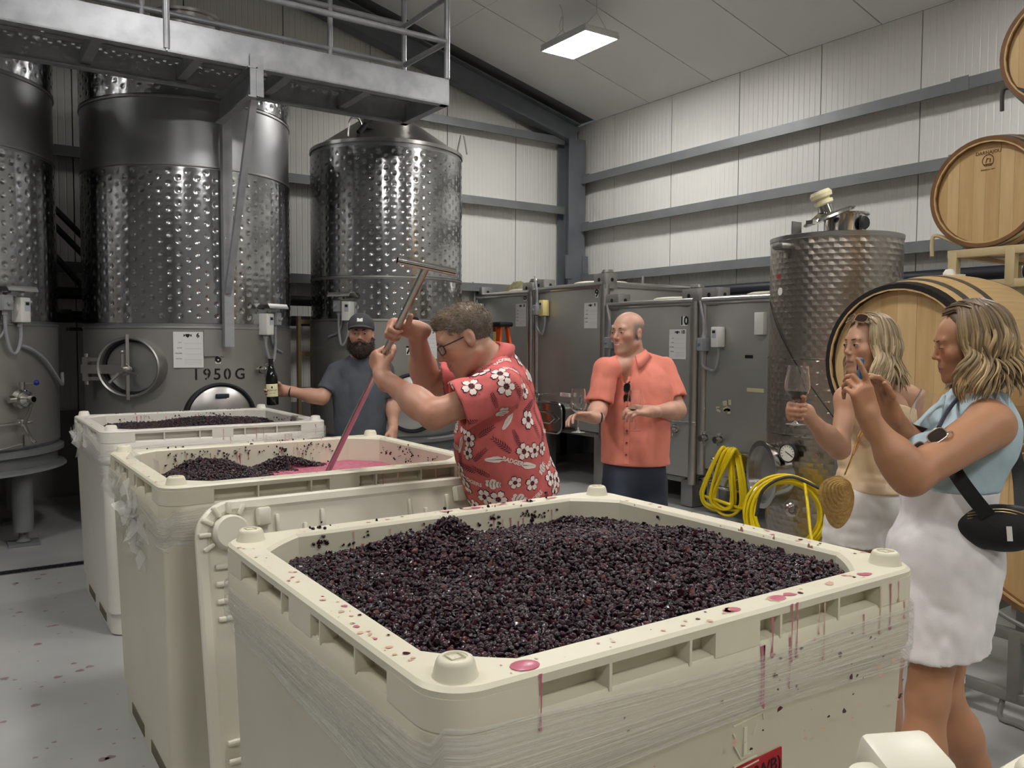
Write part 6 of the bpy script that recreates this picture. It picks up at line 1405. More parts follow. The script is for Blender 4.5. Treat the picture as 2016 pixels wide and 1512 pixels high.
# hair: short, greying, lifted at the front
S = Sculpt(np.array(MhA.translation)-.17, np.array(MhA.translation)+.17, .004); S.M = MhA; S.sc = scA
S.ell((0, -.015, .037), (.0775, .102, .0845), 0); S.ell((0, .035, .098), (.045, .04, .022), .03); S.ell((0, .092, -.02), (.10, .070, .088), .02, 's'); S.ell((0, 0, -.13), (.1, .12, .10), .02, 's')
for x in (-1, 1): S.ell((x*.085, -.004, -.012), (.022, .026, .036), .008, 's')
S.M = Matrix.Identity(4); S.sc = 1; S.ripple(lambda P: .002*vnoise(P, 90, 3))
iA = np.array(MhA.inverted())
def hairA(Vx):
    L = (np.c_[Vx, np.ones(len(Vx))] @ iA.T)[:, :3]; g = np.clip((L[:, 2]-.03)/.06, 0, 1)[:, None]; return (np.array([.15, .125, .10])*(1-g)+np.array([.19, .135, .085])*g)*(1+.25*vnoise(Vx, 120, 2))[:, None]
ho, HV, HQ = S.build('hair', hair_mat, pA, hairA)
FA_ = np.array(MhA.to_3x3())
fur('hair_strands', HV, HQ, lambda c, n: ((c-np.array(MhA.translation)) @ FA_[:, 2] > -.06)*1.0, 5200, .013, .0007, hair_mat, pA, lambda P, n: np.tile(FA_[:, 1]*.5+FA_[:, 2]*.1, (len(P), 1)), [(.20, .165, .13), (.14, .11, .085), (.30, .27, .23), (.22, .155, .095)], 3, .36, .4)
# glasses
gl = thing('eyeglasses', 'thin dark-framed glasses worn by the man in the red shirt', 'glasses', MhA @ Vector((0, .10, 0)))
lensA = mat('clear_lens', srgb(200, 205, 205), .05, alpha=.18); shades(gl, MhA @ Matrix.Translation((0, .100*scA, .004)), 1.0*scA, lensA, mat('dark_frame', srgb(40, 34, 32), .35), wid=.050)
# shirt
S = Sculpt(*bounds([LshA, RshA, tA[2][0], nA, LelA, RelA, tA[0][0]], .22), .006)
torso(S, tA, .012, .06); S.cone(nA, LshA, .074, .068, .05); S.cone(nA, RshA, .074, .068, .05)
cufL = LshA.lerp(LelA, .66); cufR = RshA.lerp(RelA, .70); 
S.cone(LshA, cufL, .074, .092, .025, flat=True); S.cone(RshA, cufR, .074, .088, .025, flat=True); S.ripple(folds(.006, 5)); S.ripple(folds(.0035, 9, (20, 20, 14)))
S.cone(LshA.lerp(LelA, .45), LelA, .062, .085, 0, 's'); S.cone(RshA.lerp(RelA, .5), RelA, .062, .080, 0, 's')
S.plane(pt(1060, 984, 3.15), RT*.40-UP*.91); hx_ = MhA @ Vector((0, -.03, -.05)); S.cone(nA.lerp(hx_, -.25), hx_, .072, .085, .01, 's')
red_cloth = cloth_mat('red_cotton', (210, 106, 104), (196, 90, 90)); shirt, SV, SQ = S.build('shirt', red_cloth, pA)
fold_collar(pA, nA.lerp(hx_, .10), hx_, MhA.to_3x3() @ Vector((0, 1, -.4)), red_cloth, (.071, .068, .073, .089), gap=38)
# printed flowers, leaves and lettering laid on the cloth
bv = bvh_of(SV, SQ); W_, K_ = MB(), MB(); rs = np.random.RandomState(8)
T3 = np.concatenate([SQ[:, [0, 1, 2]], SQ[:, [0, 2, 3]]]); N3 = np.cross(SV[T3[:, 1]]-SV[T3[:, 0]], SV[T3[:, 2]]-SV[T3[:, 0]]); ar = np.linalg.norm(N3, axis=1); C3 = SV[T3].mean(1)
def fan(pts): return ([(0, 0)]+pts, [(0, i+1, (i+1) % len(pts)+1) for i in range(len(pts))])
def petal(a, l, w): return [(math.cos(a)*l*u-math.sin(a)*w*v, math.sin(a)*l*u+math.cos(a)*w*v) for u, v in ((.15, 0), (.4, .75), (.75, 1), (1, .5), (.93, 0), (1, -.5), (.75, -1), (.4, -.75))]
def poly_fan(pts): c = (sum(p[0] for p in pts)/len(pts), sum(p[1] for p in pts)/len(pts)); return ([c]+pts, [(0, i+1, (i+1) % len(pts)+1) for i in range(len(pts))])
def flower(b, p, n, a0, s, off, K=False):
    for k in range(5): conform(bv, poly_fan(petal(a0+k*1.257, s, s*.36)), p, n, 0, off, b)
def leaf_m(b, kb, p, n, a0, s):
    pts = [(s*(.9*math.cos(t)), s*(.62*math.sin(t))) for t in np.linspace(0, 2*PI, 18, endpoint=False)]; pts = [(x*(1 if i % 3 else .80), y*(1 if i % 3 else .70)) for i, (x, y) in enumerate(pts)]
    conform(bv, fan(pts), p, n, a0, .0022, b)
    for k in (-.5, -.15, .2, .55): conform(bv, poly_fan([(s*k, 0), (s*(k+.10), s*.40), (s*(k+.16), s*.40), (s*(k+.06), 0)]), p, n, a0, .0034, kb); conform(bv, poly_fan([(s*k, 0), (s*(k+.06), 0), (s*(k+.16), -s*.40), (s*(k+.10), -s*.40)]), p, n, a0, .0034, kb)
def frond(b, p, n, a0, s):
    for k in range(9):
        x = -s+2*s*k/8; l = s*.42*(1-.5*abs(k-3)/5)
        for q in (-1, 1): conform(bv, poly_fan([(x, 0), (x+.10*s, q*l*.5), (x+.34*s, q*l), (x+.22*s, q*l*.45)]), p, n, a0, .0024, b)
    conform(bv, poly_fan([(-s, -.02*s), (0, -.03*s), (s, 0), (0, .03*s)]), p, n, a0, .0026, b)
bw = text_mesh('BADGERS', .022, 0, bold=.0008); bwv = [(v.co.x, v.co.y) for v in bw.vertices]; bwf = [tuple(p.vertices) for p in bw.polygons]
chosen = []; tries = 0
while len(chosen) < 420 and tries < 5000:
    tries += 1; k = rs.choice(len(C3), p=ar/ar.sum()); c = C3[k]
    if all(np.linalg.norm(c-q) > .050 for q in chosen):
        chosen.append(c); n = N3[k]/ar[k]; z = len(chosen) % 7; a0 = rs.uniform(0, 6.28); s = rs.uniform(.025, .035)
        if z in (0, 4): flower(K_, c, n, a0, s*1.12, .0016); flower(W_, c, n, a0, s, .0026); flower(K_, c, n, a0, s*.34, .0036)
        elif z in (1,): leaf_m(W_, K_, c, n, a0, s*1.15)
        elif z in (2, 5): frond(K_, c, n, a0, s*1.15)
        elif z == 3: conform(bv, (bwv, bwf), c, n, rs.uniform(-.7, .7), .0026, W_, 1.0)
        else: conform(bv, poly_fan([(s*1.3*math.cos(t), s*.42*math.sin(t)*(1+.2*math.cos(3*t))) for t in np.linspace(0, 2*PI, 12, endpoint=False)]), p=c, nrm=n, ang=a0, off=.0022, out=W_); conform(bv, poly_fan([(-s*1.2, -.03*s), (s*1.2, 0), (-s*1.2, .05*s)]), c, n, a0, .0032, K_)
tag(W_.build('shirt_print', mat('print_white', srgb(238, 222, 214), .85), pA, 0, world=True), kind='stuff'); tag(K_.build('shirt_print', mat('print_dark', srgb(70, 34, 48), .85), pA, 0, world=True), kind='stuff')
# trousers and shoes
S = Sculpt(*bounds([tA[2][0], kL, kR, aL, aR], .22), .008); torso(S, [(pt(1012, 975, 3.15), (.165, .145, .15), fA, UP)], .0); leg(S, hipL+UP*-.05+FW*.05, kL, aL, (.085, .085, .08, .065)); leg(S, hipR+UP*-.05, kR, aR, (.085, .085, .08, .065)); S.plane((0, 0, .07), (0, 0, -1)); S.ripple(folds(.004, 15)); S.build('trousers', cloth_mat('pale_trousers', (206, 205, 200)), pA)
for a in (aL, aR): shoe(pA, a, fA, black)
# ============================================================ man in grey shirt and cap, holding the bottle
pB = person('bearded man in grey T-shirt and cap holding a bottle', (2.26, 5.03))
sB = skin_mat('warm_skin'); dB = 5.4; fB = (-FW*.98-RT*.12).normalized()
MhB = mframe(pt(711, 659, dB), -FW*.98+RT*.10+UP*.02, UP)
nB = pt(711, 712, dB+.03); RshB, LshB = pt(664, 731, dB+.04), pt(757, 731, dB); RelB, RwB = pt(634, 783, dB-.05), pt(577, 797, dB-.14); LelB, LwB = pt(772, 790, dB+.06), pt(774, 842, dB-.02)
tB = [(pt(710, 770, dB+.05), (.175, .115, .19), fB, UP), (pt(709, 810, dB+.05), (.165, .115, .18), fB, UP), (pt(709, 850, dB+.05), (.16, .115, .18), fB, UP), (pt(709, 905, dB+.05), (.165, .125, .14), fB, UP)]
bot = pt(537, 797, dB-.12); rdir = UP
fB1, fB2 = Vector((2.18, 5.12, 0)), Vector((2.40, 5.02, 0)); 
S = Sculpt(*bounds([MhB.translation, RwB, LwB, bot, nB, tB[3][0], fB1, fB2], .17), .0055)
torso(S, tB, -.014); S.cone(nB, RshB, .055, .048, .04); S.cone(nB, LshB, .055, .048, .04); S.cone(MhB @ Vector((0, -.03, -.06)), nB, .056, .062, .04); arm(S, LshB, LelB, LwB)
hB1, hB2 = pt(690, 930, dB+.05), pt(728, 930, dB+.05); kB1, kB2 = Vector((2.18, 5.08, .48)), Vector((2.38, 4.99, .48))
leg(S, hB1, kB1, fB1+UP*.08); leg(S, hB2, kB2, fB2+UP*.08); sculpt_head(S, MhB, smile=.5)
gp = bot+UP*.085; yH = (gp-RelB); yH.z = 0; yH.normalize(); xH = -UP; MwB = Matrix((xH, yH, xH.cross(yH))).transposed().to_4x4(); MwB.translation = gp-yH*.088-xH.cross(yH)*-.052
sculpt_hand(S, MwB, 1, [(.75, .75, .5)]*4, ((.6, .5, -.6, .04), (.3, .8, -.5, .03), (.1, .95, -.2, .026)), 1.05); RwB = MwB.translation.copy(); arm(S, RshB, RelB, RwB)
dl = (LwB-LelB).normalized(); MwB2 = mframe(LwB, dl, RT*.8-FW*.3); sculpt_hand(S, MwB2, -1, [(.3, .5, .3)]*4, ((.5, .7, -.4, .04), (.2, .9, -.3, .03), (.1, 1, -.1, .026)))
S.build('body', sB, pB, skin_colours((.47, .255, .175), [(MhB, 1, {'smile': .5})], [], .6)); face_parts(pB, MhB, 1, mat('dark_brown_hair', srgb(38, 27, 22), .8), squint=.6, brow_r=.0042)
S = Sculpt(np.array(MhB.translation)-.2, np.array(MhB.translation)+.18, .005); S.M = MhB
S.ell((0, .038, -.085), (.066, .060, .058), 0); S.ell((0, .055, -.115), (.042, .04, .035), .03)
for x in (-1, 1): S.cone((x*.072, .005, -.03), (x*.055, .03, -.09), .014, .03, .02); S.cone((x*.006, .104, -.046), (x*.034, .088, -.060), .008, .010, .008)
S.ell((0, .108, -.064), (.024, .02, .0085), .004, 's'); S.ell((0, .06, -.018), (.058, .06, .030), .012, 's'); S.M = Matrix.Identity(4); S.ripple(lambda P: .004*vnoise(P, 70, 5)+.002*vnoise(P, 160, 6))
bo, BV, BQ = S.build('beard', hair_mat, pB, lambda V: np.array([.042, .028, .022])*(1+.5*vnoise(V, 110, 3))[:, None]); FB_ = np.array(MhB.to_3x3())
fur('beard_hairs', BV, BQ, lambda c, n: np.ones(len(c)), 2200, .017, .0008, hair_mat, pB, lambda P, n: np.tile(-FB_[:, 2], (len(P), 1)), [(.05, .034, .026), (.08, .055, .04), (.03, .02, .018)], 4, .45, .6)
cap = thing('cap', 'dark grey baseball cap with white logo patch on the bearded man', 'cap', MhB @ Vector((0, 0, .05)))
capm = cloth_mat('charcoal_twill', (70, 70, 74)); S = Sculpt(np.array(MhB.translation)-.22, np.array(MhB.translation)+.22, .005); S.M = MhB
S.ell((0, -.012, .050), (.087, .112, .088), 0); S.ell((0, .03, .075), (.070, .072, .062), .03); S.plane((0, 0, .028), (0, .12, -1)); S.M = Matrix.Identity(4); S.build('crown', capm, cap)
S = Sculpt(np.array(MhB.translation)-.22, np.array(MhB.translation)+.22, .004); S.M = MhB; S.ell((0, .09, .026), (.082, .085, .036), 0); S.ell((0, .088, .016), (.09, .11, .038), 0, 's'); S.plane((0, .055, 0), (0, -1, 0)); S.M = Matrix.Identity(4); S.build('brim', capm, cap)
lg = MhB @ Matrix.Translation((0, .1035, .094)) @ Matrix.Rotation(math.radians(102), 4, 'X'); lo_ = LOCS[cap.name].inverted() @ lg
pb = MB().prism([(-.018, -.012), (.018, -.012), (.018, .012), (.006, .009), (0, .005), (-.006, .009), (-.018, .012)], .002); patch = place_mesh(pb, lo_).build('logo_patch', white_print, cap, 0)
pb = MB(); [pb.box((x, -.002, .0022), (.0045, .007, .001)) for x in (-.009, -.003, .003, .009)]; tag(place_mesh(pb, lo_).build('logo_marks', capm, patch, 0), kind='stuff')
S = Sculpt(*bounds([RshB, LshB, tB[3][0], nB, RelB, LelB], .2), .0075); torso(S, tB, .014, .06); S.cone(nB, RshB, .066, .062, .05); S.cone(nB, LshB, .066, .062, .05)
cu1, cu2 = RshB.lerp(RelB, .78), LshB.lerp(LelB, .80); S.cone(RshB, cu1, .064, .066, .02, flat=True); S.cone(LshB, cu2, .064, .064, .02, flat=True); S.ripple(folds(.006, 25))
S.cone(nB, MhB @ Vector((0, -.02, -.05)), .064, .075, .01, 's'); S.plane(pt(709, 925, dB), (0, 0, -1)); S.build('t_shirt', cloth_mat('grey_jersey', (74, 79, 86), (62, 67, 74)), pB)
S = Sculpt(*bounds([tB[3][0], kB1, kB2, fB1, fB2], .2), .009); torso(S, [(pt(709, 920, dB+.05), (.16, .12, .13), fB, UP)], .0); leg(S, hB1, kB1, fB1+UP*.08, (.1, .08, .075, .065)); leg(S, hB2, kB2, fB2+UP*.08, (.1, .08, .075, .065)); S.plane((0, 0, .06), (0, 0, -1)); S.build('trousers', cloth_mat('dark_denim', (46, 50, 60)), pB)
for a in (fB1, fB2): shoe(pB, a, fB, black)
MB().tube([RwB.lerp(RelB, .10)+(frame(RwB-RelB) @ Vector((.031*math.cos(a), .031*math.sin(a), 0))) for a in np.linspace(0, 2*PI, 20, endpoint=False)], .006, 6, closed=True).build('wrist_watch', black, pB, world=True)
# the bottle
bt = thing('wine_bottle', 'dark wine bottle with cream label held above the rear bin', 'bottle', bot, Matrix.Rotation(math.radians(-2), 3, 'Y'))
bglass = mat('bottle_glass', srgb(14, 18, 12), .06, spec=.7)
MB().lathe([(.001, .006), (.028, .002), (.036, .0), (.0385, .006), (.0385, .165), (.035, .19), (.024, .225), (.0155, .255), (.0145, .262), (.0145, .292), (.001, .294)], 36).build('bottle_body', bglass, bt)
MB().lathe([(.0155, .25), (.0152, .285), (.0165, .288), (.0165, .297), (.001, .298)], 28).build('capsule', black, bt)
la_ = math.atan2(-(fB.x), fB.y)-PI/2; lab = MB(); lab.lathe([(.0388, .055), (.0390, .056), (.0390, .135), (.0388, .136)], 24, Matrix.Rotation(math.atan2(-bot.y, -bot.x)-1.15, 4, 'Z'), 2.3); lb_ = lab.build('bottle_label', mat('cream_label', srgb(222, 216, 176), .6), bt)
LM_ = Matrix.Rotation(math.atan2(-bot.y, -bot.x)+PI/2, 4, 'Z') @ Matrix.Translation((0, -.0392, .095)) @ Matrix.Rotation(PI/2, 4, 'X')
text('ROWLEY', .016, LM_, blackp, lb_, 'label_lettering', bend=.039, depth=.0003); text('PINOT NOIR', .007, LM_ @ Matrix.Translation((0, -.017, 0)), blackp, lb_, 'label_lettering', bend=.039, depth=.0003)
tb = MB(); tb.prism([(-.008, .016), (0, .030), (.008, .016), (.003, .018), (.002, .012), (-.002, .012), (-.003, .018)], .0004); place_mesh(tb, LM_).build('label_crest', blackp, lb_, 0)
# ============================================================ man in the coral shirt
pC = person('bald man in coral button shirt and navy shorts with two wine glasses', (2.98, 3.22)); dC = 4.4
sC = skin_mat('fair_skin'); fC = (-FW*.90-RT*.43).normalized(); fhC = (-FW*.66-RT*.75).normalized()
MhC = mframe(pt(1236, 656, dC), fhC-UP*.03, UP); scC = .96
nC = pt(1246, 714, dC+.03); RshC, LshC = pt(1194, 727, dC-.08), pt(1308, 726, dC+.10); RelC, LelC = pt(1178, 806, dC-.12), pt(1334, 808, dC+.02)
tC = [(pt(1252, 778, dC+.03), (.185, .12, .19), fC, UP), (pt(1251, 815, dC+.03), (.175, .125, .18), fC, UP), (pt(1250, 865, dC+.03), (.174, .128, .18), fC, UP), (pt(1249, 925, dC+.03), (.178, .13, .17), fC, UP)]
RwC, LwC = pt(1170, 822, dC-.33), pt(1283, 810, dC-.22)
hC1, hC2 = pt(1222, 955, dC+.02), pt(1276, 955, dC+.06); kC1, kC2 = pt(1213, 1036, dC-.05), pt(1283, 1036, dC); fC1, fC2 = Vector((2.86, 3.34, 0)), Vector((3.12, 3.20, 0))
S = Sculpt(*bounds([MhC.translation, RwC, LwC, nC, RshC, LshC, tC[3][0], kC1, kC2, fC1, fC2, LelC], .17), .0048)
torso(S, tC, -.014); S.cone(nC, RshC, .055, .05, .04); S.cone(nC, LshC, .055, .05, .04); S.cone(MhC @ Vector((0, -.03, -.06)), nC, .057, .062, .04); arm(S, RshC, RelC, RwC); arm(S, LshC, LelC, LwC)
leg(S, hC1, kC1, fC1+UP*.08); leg(S, hC2, kC2, fC2+UP*.08); sculpt_head(S, MhC, smile=1.0, sc=scC)
MrC = mframe(RwC, -RT*.80-FW*.25+UP*.12, UP*.80-FW*-.5); sculpt_hand(S, MrC, 1, [(.55, .6, .4), (.5, .65, .4), (.4, .6, .4), (.3, .5, .3)], ((.6, .7, -.1, .040), (.15, .95, -.15, .030), (-.1, .98, -.1, .026)), 1.0, .10)
MlC = mframe(LwC, -RT*.92-FW*.35+UP*.12, FW*-.55+UP*.75); sculpt_hand(S, MlC, -1, [(.55, .75, .5), (.6, .8, .5), (.7, .8, .5), (.75, .8, .5)], ((.6, .6, -.5, .040), (.2, .85, -.5, .030), (-.1, .9, -.35, .026)), 1.0)
S.build('body', sC, pC, skin_colours((.55, .31, .225), [(MhC, scC, {'smile': 1.0, 'stubble': .14, 'scalp': .95})], [], .7)); face_parts(pC, MhC, scC, mat('brow_brown', srgb(96, 72, 54), .8), squint=.62)
bt_ = MB(); bt_.tube([(x, .0975-.010*(x/.02)**2, -.0625+.004*(x/.02)**2) for x in np.linspace(-.019, .019, 9)], [.001]+[.0026]*7+[.001], 6); place_mesh(bt_, LOCS[pC.name].inverted() @ MhC @ Matrix.Scale(scC, 4)).build('teeth', mat('teeth', srgb(232, 228, 218), .3), pC)
coral = cloth_mat('coral_linen', (220, 132, 114), (206, 114, 98)); S = Sculpt(*bounds([RshC, LshC, tC[3][0], nC, RelC, LelC], .22), .006); torso(S, tC, .014, .06); S.cone(nC, RshC, .068, .062, .05); S.cone(nC, LshC, .068, .062, .05)
cu1, cu2 = RshC.lerp(RelC, .84), LshC.lerp(LelC, .76); S.cone(RshC, cu1, .066, .074, .02, flat=True); S.cone(LshC, cu2, .066, .078, .02, flat=True); S.ripple(folds(.006, 35)); S.ripple(folds(.003, 37, (18, 18, 12)))
S.cone(RshC.lerp(RelC, .76), RelC, .054, .060, 0, 's'); S.cone(LshC.lerp(LelC, .68), LelC, .054, .062, 0, 's')
S.cone(nC-UP*.02, MhC @ Vector((0, -.02, -.05)), .066, .078, .01, 's'); vn = nC+fC*.10-UP*.02; S.cone(vn-UP*.10, vn+UP*.06+fC*.02, .012, .05, .01, 's'); S.plane(pt(1249, 914, dC), (0, 0, -1)); so, CV, CQ = S.build('shirt', coral, pC)
cbv = bvh_of(CV, CQ)
# collar wings, placket and buttons follow the cloth
fold_collar(pC, nC+UP*.008, MhC @ Vector((0, -.02, -.05)), fC, coral)
def front_line(z, side=0.):
    o = tC[1][0]+fC*.5+fC.cross(UP)*side; o = Vector((o.x, o.y, z)); h = cbv.ray_cast(o, -fC, 1.0); return h[0]
zs = [z for z in np.linspace(pt(1249, 740, dC).z, pt(1249, 908, dC).z, 30)]; pl_ = [p for p in (front_line(z) for z in zs) if p is not None]
rC = fC.cross(UP); b = MB()
for i, p in enumerate(pl_): b.v += [tuple(p+rC*-.016+fC*.001), tuple(p+rC*-.014+fC*.004), tuple(p+rC*.014+fC*.004), tuple(p+rC*.016+fC*.001)]
b.f = [[4*i+k, 4*i+k+1, 4*i+5+k, 4*i+4+k] for i in range(len(pl_)-1) for k in range(3)]; b.mi = [0]*len(b.f); b.build('placket', coral, pC, world=True)
for i in range(2, len(pl_), 4): MB().cyl(pl_[i]+fC*.004, pl_[i]+fC*.007, .0055, n=12).build('button', mat('brown_button', srgb(130, 62, 54), .4), pC, world=True)
S = Sculpt(*bounds([hC1, hC2, kC1, kC2, tC[3][0]], .18), .0075); torso(S, [(pt(1249, 925, dC+.03), (.174, .130, .16), fC, UP)], 0); S.cone(hC1, kC1, .105, .092, .04); S.cone(hC2, kC2, .105, .092, .04); S.ripple(folds(.004, 45)); S.plane(pt(1249, 1040, dC), (0, 0, -1)); S.build('shorts', cloth_mat('navy_cotton', (48, 54, 68)), pC)
for a in (fC1, fC2): shoe(pC, a, fC, mat('tan_leather', srgb(120, 86, 58), .5))
sg = thing('sunglasses', 'dark sunglasses hanging from the coral shirt placket', 'sunglasses', front_line(pt(1220, 775, dC).z)+fC*.02); pq = front_line(pt(1220, 772, dC).z)+fC*.022-rC*.0
shades(sg, Matrix.Translation(pq) @ Matrix((UP, fC, rC*-1)).transposed().to_4x4() @ Matrix.Rotation(0, 4, 'Y'), .85, mat('dark_lens', srgb(14, 14, 16), .08), black)
g1 = MrC @ Vector((0, .088, -.024))-UP*.062; wine_glass('empty wine glass in the raised right hand of the man in coral', g1, UP, .215, wine_on=False)
gw = bpy.data.objects['wine_glass']; g2 = MlC @ Vector((0, .085, -.030))-UP*.084; wine_glass('wine glass with a little red wine against the coral shirt', g2, UP, .205, .22)
MB().tube([MrC @ Vector((.030*math.cos(a), -.03, .024*math.sin(a))) for a in np.linspace(0, 2*PI, 20, endpoint=False)], .004, 6, closed=True).build('wrist_band', mat('navy_band', srgb(30, 28, 50), .6), pC, world=True)
# ------------------------------------------------------------------ long hair as tapering locks
def long_hair(t, Mh, sc, length, roots, ends, seed, wave=.014, vol=1.0, part=.0, n=330, face=52, flare=.02, drop=None, swirl_=0.):
    """locks fall from a parting over the skull, then hang and wave; head frame x right, y forward, z up"""
    rs = np.random.RandomState(seed); R3 = np.array(Mh.to_3x3()); T0 = np.array(Mh.translation); g = R3.T @ np.array([0, 0, -1.]); curves = []
    ctr = np.array([0, -.014, .034]); ax = np.array([.080, .104, .090])
    for k in range(n):
        az = math.radians(rs.uniform(face, 360-face) if k % 5 > 1 else rs.choice([face, 360-face])+0.) ; az += math.radians(rs.uniform(0, 34))*(1 if az < PI else -1) if k % 5 < 2 else 0; lay = rs.rand(); infl = 1+.03*vol+(.14 if math.cos(az) < .05 else .07)*vol*lay
        sgn = 1 if az < PI else -1                                   # which side of the parting
        y0 = (.062-.06*rs.rand() if math.cos(az) > .05 else .055-.12*rs.rand()) if math.cos(az) > -.75 else .02-.09*rs.rand()
        L_ = length*rs.uniform(.86, 1.08); pts = []; m1 = 12; m2 = 18
        el0 = math.radians(86); el1 = math.radians(rs.uniform(-8, 14)); d0 = np.array([part+sgn*-.006, y0, 0])
        for i in range(m1):
            f = i/(m1-1); el = el0+(el1-el0)*f; a = az; w = min(1, f*2.2)
            p = ctr+ax*infl*np.array([-math.sin(a)*math.cos(el), math.cos(a)*math.cos(el), math.sin(el)])
            q = np.array([part-sgn*.006-sgn*.03*f, y0, 0]); zt_ = ctr[2]+ax[2]*infl*math.sqrt(max(0, 1-((q[0]-ctr[0])/ax[0]/infl)**2-((q[1]-ctr[1])/ax[1]/infl)**2)); q[2] = zt_
            pts.append(p*w+q*(1-w))
        p = pts[-1].copy(); dirv = pts[-1]-pts[-2]; dirv /= np.linalg.norm(dirv); rad = np.array([p[0], p[1]+.014, 0]); rad /= max(np.linalg.norm(rad), 1e-6); ph = 2.2*math.sin(2*az)+rs.uniform(-.5, .5)+az; st = max(L_-.10, .03)/m2; tan_ = np.array([-rad[1], rad[0], 0]); amp = wave*rs.uniform(.6, 1.2)
        for i in range(1, m2+1):
            f = i/m2; d = dirv*(1-min(1, f*2.5))+g*min(1, f*2.5); d /= np.linalg.norm(d); p = p+d*st
            o = (rad*math.sin(f*7.5+ph)*.8+tan_*math.cos(f*7.5+ph))*amp*min(1, f*1.8)+rad*flare*f*f
            pts.append(p+o+np.array([0, -.035*max(0, math.cos(az))*min(1, f*2), 0]))
        pts = np.array(pts); r0 = rs.uniform(.0038, .0075); rad_ = r0*np.array([.35]+[.8]*3+[1]*(len(pts)-10)+[.9, .8, .68, .5, .32, .12]); f = np.linspace(0, 1, len(pts))[:, None]
        tone = rs.rand(); c0 = np.array(roots)*rs.uniform(.75, 1.15); c1 = np.array(ends)*(.62+.55*tone); fade = np.clip((f-.08)/.42, 0, 1)*(.25+.75*tone); C = c0*(1-fade)+c1*fade
        curves.append((T0+(pts*sc) @ R3.T, rad_*sc, C))
    o = lock_mesh('hair', curves, t, hair_mat)
    S = Sculpt(T0-.26, T0+.2, .006); S.M = Mh; S.sc = sc; S.ell((0, -.018, .036), (.080, .102, .088), 0); S.ell((0, -.06, -.06), (.072, .05, .085+.3*max(0, length-.22)), .04)
    S.ell((0, .098, -.055), (.075, .075, .13), .01, 's'); S.ell((0, .115, .04), (.12, .088, .085), .01, 's'); S.M = Matrix.Identity(4); S.build('hair_base', hair_mat, t, lambda V: np.array(roots)*.85*(1+.3*vnoise(V, 60, 2))[:, None]); return o
# ============================================================ woman in the tan top
pD = person('blonde woman in tan satin top and white shorts raising a wine glass', (2.95, 1.84)); dD = 3.15
sD = skin_mat('rosy_skin'); fD = (-FW*.52-RT*.85).normalized(); fhD = (-FW*.24-RT*.965).normalized(); scD = .93
MhD = mframe(pt(1710, 681, dD), fhD-UP*.02, UP)
nD = pt(1724, 762, dD+.05); RshD, LshD = pt(1668, 785, dD-.06), pt(1786, 782, dD+.13); RelD, LelD = pt(1652, 884, dD-.12), pt(1806, 892, dD+.18); LwD = pt(1775, 985, dD+.05)
gD = pt(1566, 836, dD-.30); rdD = (UP*.99+RT*.03).normalized()
yD = (gD+UP*.045-RelD); yD.z *= .3; yD = (yD-rdD*yD.dot(rdD)).normalized(); xD = -rdD; zD = xD.cross(yD); MrD = Matrix((xD, yD, zD)).transposed().to_4x4(); MrD.translation = gD+rdD*.045-yD*.075-zD*-.022
RwD = MrD.translation.copy()
tD = [(pt(1724, 815, dD+.05), (.145, .09, .13), fD, UP), (pt(1722, 845, dD+.04), (.135, .095, .12), fD, UP), (pt(1714, 905, dD+.05), (.118, .09, .14), fD, UP), (pt(1706, 985, dD+.06), (.152, .115, .14), fD, UP)]
bust = [pt(1700, 835, dD-.05), pt(1736, 838, dD-.02)]
hD1, hD2 = pt(1676, 1010, dD+.02), pt(1738, 1010, dD+.08); kD1, kD2 = pt(1668, 1200, dD-.02), pt(1742, 1200, dD+.03); fD1, fD2 = Vector((2.80, 1.90, 0)), Vector((2.98, 1.72, 0))
S = Sculpt(*bounds([MhD.translation, RwD, gD, LwD, nD, RshD, LshD, kD1, kD2, fD1, fD2, LelD], .16), .0045)
torso(S, tD, -.010, .04); S.cone(nD, RshD, .042, .045, .04); S.cone(nD, LshD, .042, .045, .04); S.cone(MhD @ Vector((0, -.03, -.06)), nD, .046, .048, .035); arm(S, RshD, RelD, RwD, (.040, .034, .036, .022)); arm(S, LshD, LelD, LwD, (.046, .037, .036, .022))
leg(S, hD1, kD1, fD1+UP*.08, (.085, .052, .052, .034)); leg(S, hD2, kD2, fD2+UP*.08, (.085, .052, .052, .034)); sculpt_head(S, MhD, fem=True, sc=scD, open_=.003)
sculpt_hand(S, MrD, 1, [(1.1, 1.3, .8), (1.15, 1.35, .8), (1.15, 1.35, .8), (1.2, 1.3, .8)], ((.55, .55, -.6, .036), (.35, .75, -.55, .028), (.2, .9, -.3, .024)), .92)
dl = (LwD-LelD).normalized(); sculpt_hand(S, mframe(LwD, dl, RT*.7-FW*.5), -1, [(.4, .6, .4)]*4, ((.5, .7, -.4, .036), (.2, .9, -.3, .028), (.1, 1, -.1, .022)), .9)
S.build('body', sD, pD, skin_colours((.50, .28, .18), [(MhD, scD, {'open': .003, 'lips': (.58, .25, .24)})], [(RshD, .06, .3), (MrD @ Vector((0, .08, -.02)), .05, .5)], .6)); face_parts(pD, MhD, scD, mat('brow_taupe', srgb(104, 80, 60), .8), squint=.95, lash=True, brow_r=.0024)
long_hair(pD, MhD, scD, .30, (.26, .19, .118), (.70, .555, .34), 5, wave=.013, n=360, face=56, flare=.03)
satin = mat('tan_satin', srgb(222, 196, 158), .30, noise=(10, .2, srgb(208, 178, 138)), bump=(8, .1)); S = Sculpt(*bounds([tD[0][0], tD[3][0], bust[0]], .22), .0055)
torso(S, tD, .008, .05); 
for q in bust: S.ell(q, (.058, .055, .058), .04)
